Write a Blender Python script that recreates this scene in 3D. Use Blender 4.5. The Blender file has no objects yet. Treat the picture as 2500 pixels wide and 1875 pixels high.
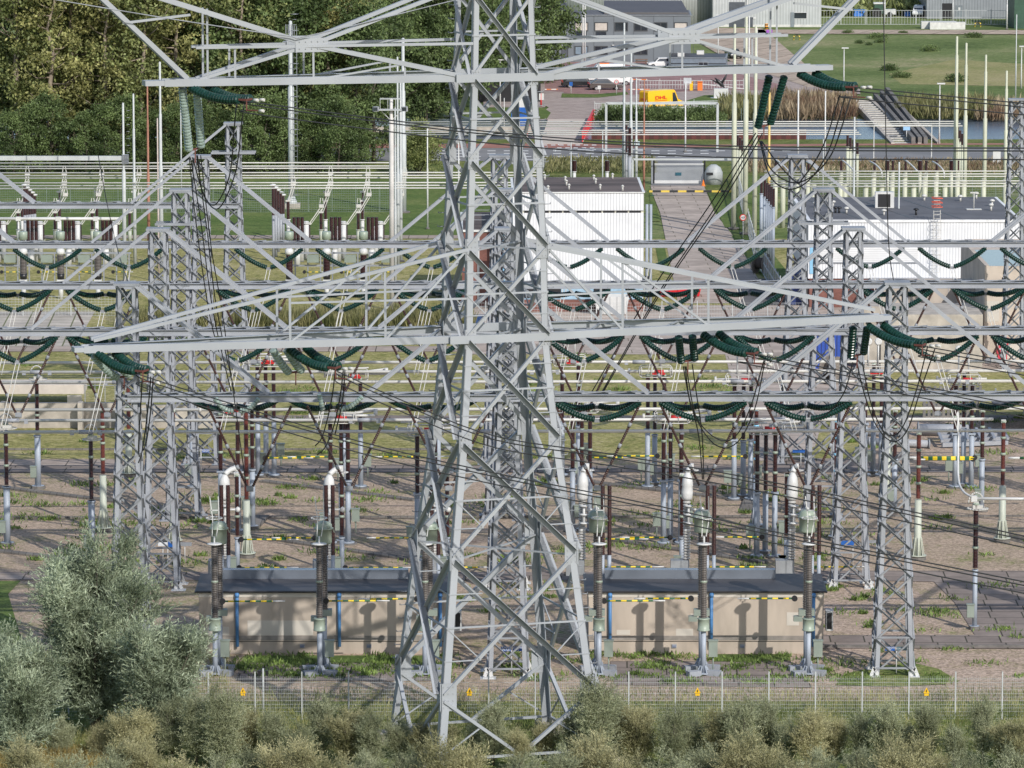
import bpy, math, random
import numpy as np
from mathutils import Vector, Matrix
random.seed(7); RNG = np.random.default_rng(7)
S = bpy.context.scene; COL = S.collection
R = math.radians
# ------------------------------------------------------------ camera, sky, sun
FL = 12000.0                 # focal length in photo pixels (2500 wide)
HZ = -715.0                  # photo row of the horizon
TH = math.atan((937.5 - HZ) / FL)
CT, ST = math.cos(TH), math.sin(TH)
KS = 0.0182                  # px per metre on the ground per row below the horizon
HC = CT / KS * 1.0
HC = 1.0 / KS * CT
cam = bpy.data.cameras.new('camera'); co = bpy.data.objects.new('camera', cam); COL.objects.link(co)
cam.sensor_width = 36.0; cam.lens = FL * 36.0 / 2500.0; cam.clip_start = 5; cam.clip_end = 6000
co.location = (0, 0, HC); co.rotation_euler = (math.pi / 2 - TH, 0, 0)
S.camera = co
SUN = Vector((3.1, -5.7, 4.4)).normalized()
w = bpy.data.worlds.new('World'); S.world = w; w.use_nodes = True
nt = w.node_tree; bg = nt.nodes['Background']
sky = nt.nodes.new('ShaderNodeTexSky'); sky.sky_type = 'NISHITA'; sky.sun_disc = False
sky.sun_elevation = math.asin(SUN.z); sky.sun_rotation = math.atan2(SUN.x, SUN.y)
nt.links.new(sky.outputs[0], bg.inputs[0]); bg.inputs[1].default_value = 0.15
sl = bpy.data.lights.new('sun', 'SUN'); sl.energy = 3.7; sl.angle = R(0.53); sl.color = (1.0, 0.955, 0.89)
so = bpy.data.objects.new('sun', sl); COL.objects.link(so); so.rotation_euler = SUN.to_track_quat('Z', 'Y').to_euler()
S.view_settings.view_transform = 'Standard'; S.view_settings.look = 'None'
S.view_settings.exposure = 0.0; S.view_settings.gamma = 1
S.cycles.max_bounces = 5; S.cycles.diffuse_bounces = 3; S.cycles.glossy_bounces = 2; S.cycles.transparent_max_bounces = 6

# ------------------------------------------------------------ pixel <-> world
def ray(px, py):
    a = (px - 1250.0) / FL; b = (937.5 - py) / FL
    return Vector((a, CT + b * ST, -ST + b * CT))
def G(px, py, z=0.0):
    d = ray(px, py); t = (z - HC) / d.z
    return Vector((d.x * t, d.y * t, z))
def P(px, py, Y):
    d = ray(px, py); t = Y / d.y
    return Vector((d.x * t, Y, HC + d.z * t))
def sc(Y, z=0.0):            # photo px per metre at a place
    return FL / (Y * CT + (HC - z) * ST)

# ------------------------------------------------------------ materials
MATS = {}
def mat(name, col, rough=0.6, metal=0.0, var=0.12, scale=1.5, col2=None, bump=0.0, island=0.0, spec=None, trans=0.0, stretch=None, thr=None, coord='world'):
    if name in MATS: return MATS[name]
    m = bpy.data.materials.new(name); m.use_nodes = True; n = m.node_tree.nodes; l = m.node_tree.links
    b = n['Principled BSDF']; b.inputs['Roughness'].default_value = rough; b.inputs['Metallic'].default_value = metal
    if spec is not None: b.inputs['Specular IOR Level'].default_value = spec
    g = n.new('ShaderNodeNewGeometry')
    tx = n.new('ShaderNodeTexNoise'); tx.inputs['Scale'].default_value = scale; tx.inputs['Detail'].default_value = 5
    src = g.outputs['Position']
    if stretch:
        mp = n.new('ShaderNodeMapping'); mp.inputs['Scale'].default_value = stretch; l.new(src, mp.inputs[0]); src = mp.outputs[0]
    l.new(src, tx.inputs['Vector'])
    rp = n.new('ShaderNodeValToRGB')
    c1 = [max(0, c * (1 - var)) for c in col]; c2 = [min(1, c * (1 + var)) for c in (col2 or col)]
    lo, hi = thr or (0.35, 0.65)
    rp.color_ramp.elements[0].position = lo; rp.color_ramp.elements[1].position = hi
    rp.color_ramp.elements[0].color = (*c1, 1); rp.color_ramp.elements[1].color = (*c2, 1)
    l.new(tx.outputs[0], rp.inputs[0]); out = rp.outputs[0]
    if island:
        hs = n.new('ShaderNodeHueSaturation'); mr = n.new('ShaderNodeMapRange')
        mr.inputs['To Min'].default_value = 1 - island; mr.inputs['To Max'].default_value = 1 + island
        l.new(g.outputs['Random Per Island'], mr.inputs[0]); l.new(mr.outputs[0], hs.inputs['Value']); l.new(out, hs.inputs['Color']); out = hs.outputs[0]
    l.new(out, b.inputs['Base Color'])
    if bump:
        bp = n.new('ShaderNodeBump'); bp.inputs['Strength'].default_value = bump; bp.inputs['Distance'].default_value = 0.05
        l.new(tx.outputs[0], bp.inputs['Height']); l.new(bp.outputs[0], b.inputs['Normal'])
    if trans:
        td = n.new('ShaderNodeBsdfTranslucent'); mx = n.new('ShaderNodeMixShader'); mx.inputs[0].default_value = trans
        l.new(out, td.inputs[0]); l.new(b.outputs[0], mx.inputs[1]); l.new(td.outputs[0], mx.inputs[2]); l.new(mx.outputs[0], n['Material Output'].inputs[0])
    MATS[name] = m; return m
def band(name, cols, axis, period, rough=0.5, off=0.0, island=0):
    """stripes along a world axis; cols = [(colour, share)...]"""
    if name in MATS: return MATS[name]
    m = bpy.data.materials.new(name); m.use_nodes = True; n = m.node_tree.nodes; l = m.node_tree.links
    b = n['Principled BSDF']; b.inputs['Roughness'].default_value = rough
    g = n.new('ShaderNodeNewGeometry'); s = n.new('ShaderNodeSeparateXYZ'); l.new(g.outputs['Position'], s.inputs[0])
    d = n.new('ShaderNodeMath'); d.operation = 'MULTIPLY_ADD'; d.inputs[1].default_value = 1.0 / period; d.inputs[2].default_value = off + 1000
    l.new(s.outputs['XYZ'.index(axis)], d.inputs[0])
    f = n.new('ShaderNodeMath'); f.operation = 'FRACT'; l.new(d.outputs[0], f.inputs[0])
    rp = n.new('ShaderNodeValToRGB'); rp.color_ramp.interpolation = 'CONSTANT'
    p = 0
    for i, (c, sh) in enumerate(cols):
        e = rp.color_ramp.elements[i] if i < 2 else rp.color_ramp.elements.new(p)
        e.position = p; e.color = (*c, 1); p += sh
    l.new(f.outputs[0], rp.inputs[0])
    tx = n.new('ShaderNodeTexNoise'); tx.inputs['Scale'].default_value = 0.8; l.new(g.outputs['Position'], tx.inputs['Vector'])
    mr = n.new('ShaderNodeMapRange'); mr.inputs['To Min'].default_value = 0.82; mr.inputs['To Max'].default_value = 1.12; l.new(tx.outputs[0], mr.inputs[0])
    hs = n.new('ShaderNodeHueSaturation'); l.new(rp.outputs[0], hs.inputs['Color']); l.new(mr.outputs[0], hs.inputs['Value'])
    l.new(hs.outputs[0], b.inputs['Base Color'])
    MATS[name] = m; return m

def groundmat(name, stops, s1=0.25, s2=3.0, mix2=0.5, speck=None, rough=0.95, stretch=(1, 1, 1)):
    """patchy ground: two noises added, run through a ramp of (pos, colour); speck=(scale, amount) gives stones"""
    if name in MATS: return MATS[name]
    m = bpy.data.materials.new(name); m.use_nodes = True; n = m.node_tree.nodes; l = m.node_tree.links
    b = n['Principled BSDF']; b.inputs['Roughness'].default_value = rough; b.inputs['Specular IOR Level'].default_value = 0.15
    g = n.new('ShaderNodeNewGeometry'); mp = n.new('ShaderNodeMapping'); mp.inputs['Scale'].default_value = stretch
    l.new(g.outputs['Position'], mp.inputs[0])
    a = n.new('ShaderNodeTexNoise'); a.inputs['Scale'].default_value = s1; a.inputs['Detail'].default_value = 6; a.inputs['Roughness'].default_value = 0.6
    c = n.new('ShaderNodeTexNoise'); c.inputs['Scale'].default_value = s2; c.inputs['Detail'].default_value = 4; c.inputs['Roughness'].default_value = 0.7
    l.new(mp.outputs[0], a.inputs['Vector']); l.new(mp.outputs[0], c.inputs['Vector'])
    mx = n.new('ShaderNodeMix'); mx.inputs[0].default_value = mix2; l.new(a.outputs[0], mx.inputs[2]); l.new(c.outputs[0], mx.inputs[3])
    rp = n.new('ShaderNodeValToRGB'); l.new(mx.outputs[0], rp.inputs[0])
    for i, (p, cc) in enumerate(stops):
        e = rp.color_ramp.elements[i] if i < 2 else rp.color_ramp.elements.new(p)
        e.position = p; e.color = (*cc, 1)
    out = rp.outputs[0]
    if speck:
        v = n.new('ShaderNodeTexVoronoi'); v.inputs['Scale'].default_value = speck[0]; l.new(mp.outputs[0], v.inputs['Vector'])
        sp = n.new('ShaderNodeSeparateColor'); l.new(v.outputs['Color'], sp.inputs[0])
        mr = n.new('ShaderNodeMapRange'); mr.inputs['To Min'].default_value = 1 - speck[1]; mr.inputs['To Max'].default_value = 1 + speck[1]
        l.new(sp.outputs[0], mr.inputs[0])
        hs = n.new('ShaderNodeHueSaturation'); l.new(out, hs.inputs['Color']); l.new(mr.outputs[0], hs.inputs['Value']); out = hs.outputs[0]
    l.new(out, b.inputs['Base Color'])
    bp = n.new('ShaderNodeBump'); bp.inputs['Strength'].default_value = 0.5; bp.inputs['Distance'].default_value = 0.12
    l.new(c.outputs[0], bp.inputs['Height']); l.new(bp.outputs[0], b.inputs['Normal'])
    MATS[name] = m; return m
def slabmat(name, col, joint, bw=2.0, bh=2.0, rot=0.6, js=0.05, off=0.5, var=0.12, loc=(0, 0, 0)):
    if name in MATS: return MATS[name]
    m = bpy.data.materials.new(name); m.use_nodes = True; n = m.node_tree.nodes; l = m.node_tree.links
    b = n['Principled BSDF']; b.inputs['Roughness'].default_value = 0.9; b.inputs['Specular IOR Level'].default_value = 0.2
    g = n.new('ShaderNodeNewGeometry'); mp = n.new('ShaderNodeMapping'); mp.inputs['Rotation'].default_value = (0, 0, R(rot)); mp.inputs['Location'].default_value = loc
    l.new(g.outputs['Position'], mp.inputs[0])
    br = n.new('ShaderNodeTexBrick'); br.offset = off; br.inputs['Scale'].default_value = 1.0
    br.inputs['Brick Width'].default_value = bw; br.inputs['Row Height'].default_value = bh; br.inputs['Mortar Size'].default_value = js; br.inputs['Mortar Smooth'].default_value = 0.2
    br.inputs['Color1'].default_value = (*[c * (1 - var) for c in col], 1); br.inputs['Color2'].default_value = (*[c * (1 + var) for c in col], 1)
    br.inputs['Mortar'].default_value = (*joint, 1); l.new(mp.outputs[0], br.inputs['Vector'])
    tx = n.new('ShaderNodeTexNoise'); tx.inputs['Scale'].default_value = 0.5; tx.inputs['Detail'].default_value = 8; tx.inputs['Roughness'].default_value = 0.7; l.new(g.outputs['Position'], tx.inputs['Vector'])
    mr = n.new('ShaderNodeMapRange'); mr.inputs['From Min'].default_value = 0.3; mr.inputs['From Max'].default_value = 0.7
    mr.inputs['To Min'].default_value = 0.72; mr.inputs['To Max'].default_value = 1.18; l.new(tx.outputs[0], mr.inputs[0])
    hs = n.new('ShaderNodeHueSaturation'); l.new(br.outputs[0], hs.inputs['Color']); l.new(mr.outputs[0], hs.inputs['Value'])
    l.new(hs.outputs[0], b.inputs['Base Color'])
    MATS[name] = m; return m

# ------------------------------------------------------------ mesh builder
class MB:
    def __init__(s): s.v = []; s.f = []; s.sm = []
    def add(s, vs, fs, smooth=False):
        k = len(s.v); s.v += [tuple(v) for v in vs]; s.f += [tuple(i + k for i in f) for f in fs]; s.sm += [smooth] * len(fs); return s
    def box(s, c, size, rz=0.0):
        x, y, z = size[0] / 2, size[1] / 2, size[2] / 2; ca, sa = math.cos(rz), math.sin(rz)
        vs = [(c[0] + a * x * ca - b * y * sa, c[1] + a * x * sa + b * y * ca, c[2] + d * z) for d in (-1, 1) for a, b in ((-1, -1), (1, -1), (1, 1), (-1, 1))]
        return s.add(vs, [(0, 3, 2, 1), (4, 5, 6, 7), (0, 1, 5, 4), (1, 2, 6, 5), (2, 3, 7, 6), (3, 0, 4, 7)])
    def frame(s, p0, p1, up):
        d = (Vector(p1) - Vector(p0)).normalized(); up = Vector(up)
        if abs(d.dot(up)) > 0.98: up = Vector((0, 1, 0)) if abs(d.y) < 0.9 else Vector((1, 0, 0))
        a = d.cross(up).normalized(); return d, a, a.cross(d).normalized()
    def bar(s, p0, p1, w, h=None, up=(0, 0, 1)):
        p0, p1 = Vector(p0), Vector(p1); h = h or w; d, a, b = s.frame(p0, p1, up)
        o = [a * (i * w / 2) + b * (j * h / 2) for i, j in ((-1, -1), (1, -1), (1, 1), (-1, 1))]
        return s.add([p0 + q for q in o] + [p1 + q for q in o], [(0, 1, 2, 3), (7, 6, 5, 4), (0, 4, 5, 1), (1, 5, 6, 2), (2, 6, 7, 3), (3, 7, 4, 0)])
    def angle(s, p0, p1, w, a, b, t=0.02):
        """L section: flanges of width w along unit vectors a and b"""
        p0, p1, a, b = Vector(p0), Vector(p1), Vector(a), Vector(b)
        for u, n in ((a, b), (b, a)):
            q = [Vector((0, 0, 0)), u * w, u * w + n * t, n * t]
            s.add([p0 + x for x in q] + [p1 + x for x in q], [(3, 2, 1, 0), (4, 5, 6, 7), (0, 1, 5, 4), (1, 2, 6, 5), (2, 3, 7, 6), (3, 0, 4, 7)])
        return s
    def tube(s, p0, p1, r0, r1=None, n=8, cap=True):
        r1 = r0 if r1 is None else r1
        return s.lathe(p0, p1, [(0, r0), (1, r1)], n, cap)
    def lathe(s, p0, p1, prof, n=10, cap=True, smooth=True):
        """profile = [(t along p0-p1, radius)...]"""
        p0, p1 = Vector(p0), Vector(p1); d, a, b = s.frame(p0, p1, (0, 0, 1)); k = len(prof)
        cs = [(math.cos(2 * math.pi * i / n), math.sin(2 * math.pi * i / n)) for i in range(n)]
        vs = []
        for t, r in prof:
            c = p0.lerp(p1, t); vs += [c + a * (r * x) + b * (r * y) for x, y in cs]
        fs = [(j * n + i, j * n + (i + 1) % n, (j + 1) * n + (i + 1) % n, (j + 1) * n + i) for j in range(k - 1) for i in range(n)]
        s.add(vs, fs, smooth)
        if cap:
            m = len(s.v) - len(vs); s.f.append(tuple(m + i for i in range(n - 1, -1, -1))); s.f.append(tuple(m + (k - 1) * n + i for i in range(n))); s.sm += [False, False]
        return s
    def ribs(s, p0, p1, r, rin, pitch, n=10):
        L = (Vector(p1) - Vector(p0)).length; k = max(2, int(L / pitch)); pr = []
        for i in range(k):
            pr += [(i / k, rin), ((i + 0.35) / k, r), ((i + 0.65) / k, r * 0.96)]
        pr.append((1, rin)); return s.lathe(p0, p1, pr, n, smooth=False)
    def path(s, pts, r, n=6):
        for p, q in zip(pts[:-1], pts[1:]): s.tube(p, q, r, r, n)
        return s
    def sweep(s, pts, rads, n=8, flat=False):
        pts = [Vector(p) for p in pts]; k = len(pts)
        if not hasattr(rads, '__len__'): rads = [rads] * k
        vs = []; up = Vector((0, 0, 1))
        for i, p in enumerate(pts):
            d = (pts[min(i + 1, k - 1)] - pts[max(i - 1, 0)]).normalized()
            u = Vector((0, 1, 0)) if abs(d.z) > 0.95 else up
            a = d.cross(u).normalized(); b = a.cross(d)
            vs += [p + a * (rads[i] * math.cos(2 * math.pi * j / n)) + b * (rads[i] * math.sin(2 * math.pi * j / n)) for j in range(n)]
        fs = [(j * n + i, j * n + (i + 1) % n, (j + 1) * n + (i + 1) % n, (j + 1) * n + i) for j in range(k - 1) for i in range(n)]
        m = len(s.v); s.add(vs, fs, not flat)
        s.f.append(tuple(m + i for i in range(n - 1, -1, -1))); s.f.append(tuple(m + (k - 1) * n + i for i in range(n))); s.sm += [False, False]
        return s
    def prism(s, poly, z0, z1):
        n = len(poly)
        return s.add([(x, y, z0) for x, y in poly] + [(x, y, z1) for x, y in poly],
                     [tuple(range(n - 1, -1, -1)), tuple(range(n, 2 * n))] + [(i, (i + 1) % n, n + (i + 1) % n, n + i) for i in range(n)])
    def quad(s, a, b, c, d): return s.add([a, b, c, d], [(0, 1, 2, 3)])
    def plate(s, c, u, v, n, t=0.03):
        """flat plate: half vectors u, v, normal n"""
        c, u, v, n = Vector(c), Vector(u), Vector(v), Vector(n).normalized() * t / 2
        vs = [c + i * u + j * v + k * n for k in (-1, 1) for i, j in ((-1, -1), (1, -1), (1, 1), (-1, 1))]
        return s.add(vs, [(0, 3, 2, 1), (4, 5, 6, 7), (0, 1, 5, 4), (1, 2, 6, 5), (2, 3, 7, 6), (3, 0, 4, 7)])
    def build(s, name, m, parent=None, loc=None):
        me = bpy.data.meshes.new(name)
        o0 = Vector(loc) if loc is not None else (wloc(parent) if parent else Vector((0, 0, 0)))
        me.from_pydata([(v[0] - o0.x, v[1] - o0.y, v[2] - o0.z) for v in s.v], [], s.f)
        me.polygons.foreach_set('use_smooth', s.sm)
        me.materials.append(m); ob = bpy.data.objects.new(name, me); COL.objects.link(ob)
        if parent: ob.parent = parent
        elif loc is not None: ob.location = loc
        return ob
def wloc(o):
    v = Vector((0, 0, 0))
    while o: v += Vector(o.location); o = o.parent
    return v
SHORT = ((' on a ribbed column, ', ', '), ('white bent tube dropping from the busbar to a horizontal tube on a dark post at the east', 'white bent tube dropping from the busbar onto a dark post at the east'), ('insulator with slanting white switch arm', 'insulator with slanting arm'), ('grey steel frame low between the current transformers', 'low grey steel frame between current transformers'), (' of the yard', ''), ('pair of dark green tension insulators', 'dark green tension insulator pair'), ('conductors leaving the', 'conductors from the'), (' from the left before the concrete wall', ' from the left by the wall'), (' from the left behind the green tanks', ' from the left'), (' from the left behind the concrete roofs', ' from the left'), (', behind the reed bed', ''), ('large V of brown ribbed rod insulators', 'large V of brown rod insulators'), ('dark brown double insulator column standing close behind green tank', 'dark double insulator column behind green tank'), (' listed from the front row', ' of its kind'))
def tag(o, label=None, cat=None, group=None, kind=None):
    if label:
        for a_, b_ in SHORT: label = label.replace(a_, b_)
        o['label'] = label
    if cat: o['category'] = cat
    if group: o['group'] = group
    if kind: o['kind'] = kind
    return o
def thing(name, label, cat, loc=(0, 0, 0), group=None):
    o = bpy.data.objects.new(name, None); COL.objects.link(o); o.location = loc; o.empty_display_size = 0.2
    return tag(o, label, cat, group)
def part(name, parent):
    o = bpy.data.objects.new(name, None); COL.objects.link(o); o.parent = parent; return o
def copytree(o, loc=None, label=None, parent=None, group=None, sz=None):
    c = o.copy(); COL.objects.link(c)
    if parent: c.parent = parent
    if loc is not None: c.location = loc
    if label: c['label'] = label
    if group: c['group'] = group
    if sz: c.scale = (sz, sz, sz)
    for ch in KIDS.get(o.name) or [x for x in o.children]:
        copytree(ch, parent=c)
    return c
KIDS = {}
ORD = 'first second third fourth fifth sixth seventh eighth ninth tenth eleventh twelfth thirteenth fourteenth fifteenth sixteenth seventeenth eighteenth nineteenth twentieth'.split()
TEN = {20: 'twenty', 30: 'thirty', 40: 'forty'}
def nth(i):
    if i < 20: return ORD[i]
    t = (i + 1) // 10 * 10; r = (i + 1) % 10
    return {20: 'twentieth', 30: 'thirtieth', 40: 'fortieth', 50: 'fiftieth'}[t] if r == 0 else {20: 'twenty', 30: 'thirty', 40: 'forty', 50: 'fifty'}[t] + '-' + ORD[r - 1]
def sheet(name, pts, m, z, kind='structure', label=None, cat=None, th=0):
    vs = [G(x, y, z) for x, y in pts]; mb = MB()
    if th: mb.prism([(v.x, v.y) for v in vs], z - th, z)
    else: mb.add(vs, [tuple(range(len(vs)))])
    o = mb.build(name, m)
    me = o.data
    if not th and me.polygons[0].normal.z < 0: me.flip_normals()
    return tag(o, label, cat, kind=kind)
def fontmesh(name, c, m):
    tmp = bpy.data.objects.new('tmp', c); COL.objects.link(tmp); me = bpy.data.meshes.new_from_object(tmp); bpy.data.objects.remove(tmp); me.materials.clear(); me.materials.append(m)
    o = bpy.data.objects.new(name, me); COL.objects.link(o); return o
def txt(s, size, m, parent, loc, rot=(math.pi / 2, 0, 0), name='lettering', ax='CENTER', sx=1.0):
    c = bpy.data.curves.new(name, 'FONT'); c.body = s; c.size = size; c.align_x = ax; c.align_y = 'CENTER'; c.extrude = 0.004; c.offset = size * 0.012
    o = fontmesh(name, c, m); o.parent = parent; o.location = Vector(loc) - wloc(parent); o.rotation_euler = rot; o.scale = (sx, 1, 1); return o
def crom(pts, k=6):
    """smooth curve through points"""
    pts = [Vector(p) for p in pts]; q = [pts[0] * 2 - pts[1]] + pts + [pts[-1] * 2 - pts[-2]]; out = []
    for i in range(1, len(q) - 2):
        for j in range(k):
            t = j / k; a, b, c, d = q[i - 1:i + 3]
            out.append(0.5 * ((2 * b) + (c - a) * t + (2 * a - 5 * b + 4 * c - d) * t * t + (3 * b - a - 3 * c + d) * t ** 3))
    return out + [pts[-1]]
# ------------------------------------------------------------ common materials
STEEL = mat('galvanised_steel', (0.32, 0.335, 0.365), 0.5, 0.0, 0.1, 0.6, spec=0.4)
STEELD = mat('weathered_steel', (0.26, 0.275, 0.30), 0.55, 0.0, 0.15, 0.9, spec=0.4)
PYL = mat('painted_pylon_grey', (0.335, 0.355, 0.38), 0.5, 0.0, 0.07, 0.35, spec=0.4)
ALU = mat('aluminium_tube', (0.56, 0.55, 0.52), 0.4, 0.0, 0.06, 0.8, spec=0.5)
GREENI = mat('green_glass_insulator', (0.008, 0.038, 0.03), 0.25, 0.0, 0.25, 4, spec=0.5)
PALEI = mat('pale_glass_insulator', (0.26, 0.33, 0.30), 0.15, 0.0, 0.2, 4, spec=0.8)
BROWN = mat('brown_porcelain', (0.045, 0.016, 0.013), 0.18, 0.0, 0.2, 1.5, spec=0.7)
REDBR = mat('red_brown_porcelain', (0.12, 0.032, 0.022), 0.2, 0.0, 0.2, 1.5, spec=0.7)
GREYR = mat('grey_brown_silicone', (0.13, 0.115, 0.105), 0.4, 0.0, 0.15, 1.5)
WHITER = mat('white_grey_porcelain', (0.46, 0.45, 0.43), 0.3, 0.0, 0.1, 1.5)
POSTB = mat('blue_grey_post', (0.33, 0.37, 0.43), 0.5, 0.0, 0.12, 0.7)
CREAM = mat('cream_post', (0.50, 0.51, 0.40), 0.55, 0.0, 0.08, 0.6)
PALEP = mat('pale_green_post', (0.45, 0.48, 0.41), 0.5, 0.0, 0.08, 0.6)
TANK = mat('pale_green_tank', (0.29, 0.345, 0.28), 0.4, 0.0, 0.06, 1.0)
BOXM = mat('grey_green_cabinet', (0.24, 0.28, 0.24), 0.5, 0.0, 0.08, 1.0)
WHITEP = mat('white_paint', (0.60, 0.60, 0.59), 0.45, 0.0, 0.06, 1.0)
BLACK = mat('black_cable', (0.018, 0.018, 0.02), 0.6, 0.0, 0.1, 1.0)
DARK = mat('dark_opening', (0.02, 0.02, 0.023), 0.4, 0.0, 0.1, 1.0)
CONC = mat('concrete', (0.42, 0.38, 0.33), 0.9, 0.0, 0.18, 1.2, bump=0.3)
FOOT = mat('dark_concrete', (0.16, 0.15, 0.14), 0.95, 0.0, 0.2, 2)
REDP = mat('red_paint', (0.55, 0.03, 0.03), 0.45, 0.0, 0.1, 1.0)
YELP = mat('yellow_paint', (0.85, 0.5, 0.02), 0.4, 0.0, 0.08, 1.0)
ORAP = mat('orange_paint', (0.80, 0.20, 0.03), 0.5, 0.0, 0.08, 1.0)
BLUEP = mat('blue_paint', (0.02, 0.11, 0.42), 0.45, 0.0, 0.1, 1.0)
GLASSD = mat('dark_window_glass', (0.025, 0.032, 0.042), 0.08, 0.0, 0.3, 0.5, spec=0.9)
ROD = band('striped_rod', [((0.85, 0.62, 0.03), .5), ((0.03, 0.13, 0.06), .5)], 'X', 0.62)
# ============================================================ GROUND
GRAV = groundmat('gravel', [(0.30, (0.115, 0.165, 0.045)), (0.40, (0.27, 0.25, 0.13)), (0.47, (0.37, 0.29, 0.215)), (0.58, (0.44, 0.34, 0.26)), (0.70, (0.26, 0.17, 0.13))], 0.22, 2.2, 0.45, (9, 0.35))
GRAVD = groundmat('gravel_dry', [(0.30, (0.20, 0.2, 0.07)), (0.42, (0.33, 0.27, 0.18)), (0.5, (0.42, 0.32, 0.25)), (0.7, (0.5, 0.4, 0.32))], 0.3, 2.6, 0.5, (9, 0.4))
YGR = groundmat('yellow_grass_ground', [(0.32, (0.10, 0.15, 0.035)), (0.43, (0.23, 0.22, 0.075)), (0.54, (0.34, 0.31, 0.13)), (0.66, (0.44, 0.36, 0.24))], 0.2, 1.6, 0.5, (6, 0.3))
LAWN = groundmat('lawn_grass', [(0.32, (0.065, 0.105, 0.028)), (0.5, (0.105, 0.155, 0.042)), (0.66, (0.19, 0.21, 0.075))], 0.15, 1.6, 0.45, (5, 0.18))
MEAD = groundmat('meadow_grass', [(0.36, (0.06, 0.085, 0.025)), (0.46, (0.12, 0.165, 0.05)), (0.55, (0.185, 0.215, 0.085)), (0.64, (0.34, 0.30, 0.17))], 0.035, 0.9, 0.35, (4, 0.2))
VERG = groundmat('verge_grass', [(0.34, (0.05, 0.085, 0.02)), (0.5, (0.13, 0.16, 0.045)), (0.66, (0.26, 0.24, 0.10))], 0.25, 2.0, 0.5, (6, 0.3))
FGR = groundmat('rough_grass', [(0.33, (0.06, 0.10, 0.02)), (0.5, (0.16, 0.20, 0.055)), (0.66, (0.33, 0.29, 0.14))], 0.4, 3.0, 0.5, (7, 0.35))
ASPH = mat('asphalt', (0.22, 0.22, 0.225), 0.95, 0, 0.14, 0.15, spec=0.15)
REDA = mat('red_asphalt', (0.34, 0.17, 0.14), 0.95, 0, 0.12, 0.4, spec=0.15)
REDBK = slabmat('red_brick_paving', (0.33, 0.20, 0.19), (0.2, 0.13, 0.12), 0.6, 0.3, 3, 0.01)
BRKGR = slabmat('grey_brick_paving', (0.40, 0.33, 0.30), (0.26, 0.22, 0.2), 0.8, 0.4, 12, 0.012)
SLAB = slabmat('concrete_slabs', (0.40, 0.33, 0.28), (0.13, 0.11, 0.09), 2, 2, 0.6, 0.05, 0.0)
SLABY = slabmat('worn_yard_slabs', (0.44, 0.37, 0.32), (0.2, 0.17, 0.13), 4, 2, -0.8, 0.05, 0.5)
SLABD = slabmat('dark_concrete_slabs', (0.27, 0.225, 0.20), (0.07, 0.065, 0.05), 2, 2, 1.0, 0.05, 0.12)
SLABP = slabmat('pale_concrete_slabs', (0.50, 0.45, 0.39), (0.15, 0.16, 0.08), 2, 2, -2, 0.07, 0.0)
SLABF = slabmat('far_concrete_slabs', (0.46, 0.37, 0.29), (0.2, 0.15, 0.12), 4, 4, 20, 0.12, 0.0)

mb = MB(); mb.quad((-1500, 60, 0), (1500, 60, 0), (1500, 4500, 0), (-1500, 4500, 0)); tag(mb.build('ground', MEAD), kind='structure')
z = 0.012
sheet('rough_ground', [(-300, 2100), (2800, 2100), (2800, 1670), (-300, 1670)], FGR, z)
sheet('gravel_strip', [(-300, 1712), (2800, 1712), (2800, 1600), (-300, 1600)], GRAVD, z + .01)
sheet('gravel_yard', [(-300, 1676), (2800, 1676), (2800, 1120), (-300, 1120)], GRAV, z + .02)
sheet('gravel_patch', [(1800, 1665), (2800, 1665), (2800, 1585), (2290, 1585), (2300, 1540), (2240, 1440), (2050, 1430), (1810, 1480)], GRAVD, z + .03)
sheet('yard_grass', [(-300, 1120), (2800, 1120), (2800, 583), (-300, 583)], YGR, z + .02)
sheet('lawn', [(-300, 583), (1260, 583), (1260, 432), (-300, 432)], LAWN, z + .02)
sheet('pale_gravel', [(2120, 1125), (2800, 1125), (2800, 1018), (2060, 1018)], GRAVD, z + .03)
sheet('road_verge', [(-300, 432), (2800, 432), (2800, 388), (-300, 388)], VERG, z + .02)
sheet('road_verge', [(1590, 470), (2800, 470), (2800, 430), (1590, 430)], VERG, z + .021)
sheet('road', [(-300, 393), (2800, 393), (2800, 358), (1500, 361), (-300, 364)], ASPH, z + .03)
sheet('far_verge', [(-300, 364), (1500, 361), (2800, 358), (2800, 340), (-300, 340)], VERG, z + .022)
sheet('cycle_path', [(-300, 361), (1160, 361), (1445, 361), (1600, 360), (2200, 354), (2800, 352), (2800, 349), (2200, 350), (1600, 354), (1400, 350), (-300, 354)], REDA, z + .04)
WATER = bpy.data.materials.new('canal_water'); WATER.use_nodes = True
_n = WATER.node_tree.nodes; _b = _n['Principled BSDF']; _b.inputs['Base Color'].default_value = (0.10, 0.13, 0.17, 1); _b.inputs['Roughness'].default_value = 0.22
_t = _n.new('ShaderNodeTexNoise'); _t.inputs['Scale'].default_value = 1.2; _t.inputs['Detail'].default_value = 4
_g = _n.new('ShaderNodeNewGeometry'); WATER.node_tree.links.new(_g.outputs['Position'], _t.inputs['Vector'])
_p = _n.new('ShaderNodeBump'); _p.inputs['Strength'].default_value = 0.6; _p.inputs['Distance'].default_value = 0.25
WATER.node_tree.links.new(_t.outputs[0], _p.inputs['Height']); WATER.node_tree.links.new(_p.outputs[0], _b.inputs['Normal'])
sheet('canal_water', [(-300, 341), (2800, 341), (2800, 290), (-300, 290)], WATER, z + .02)
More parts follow.
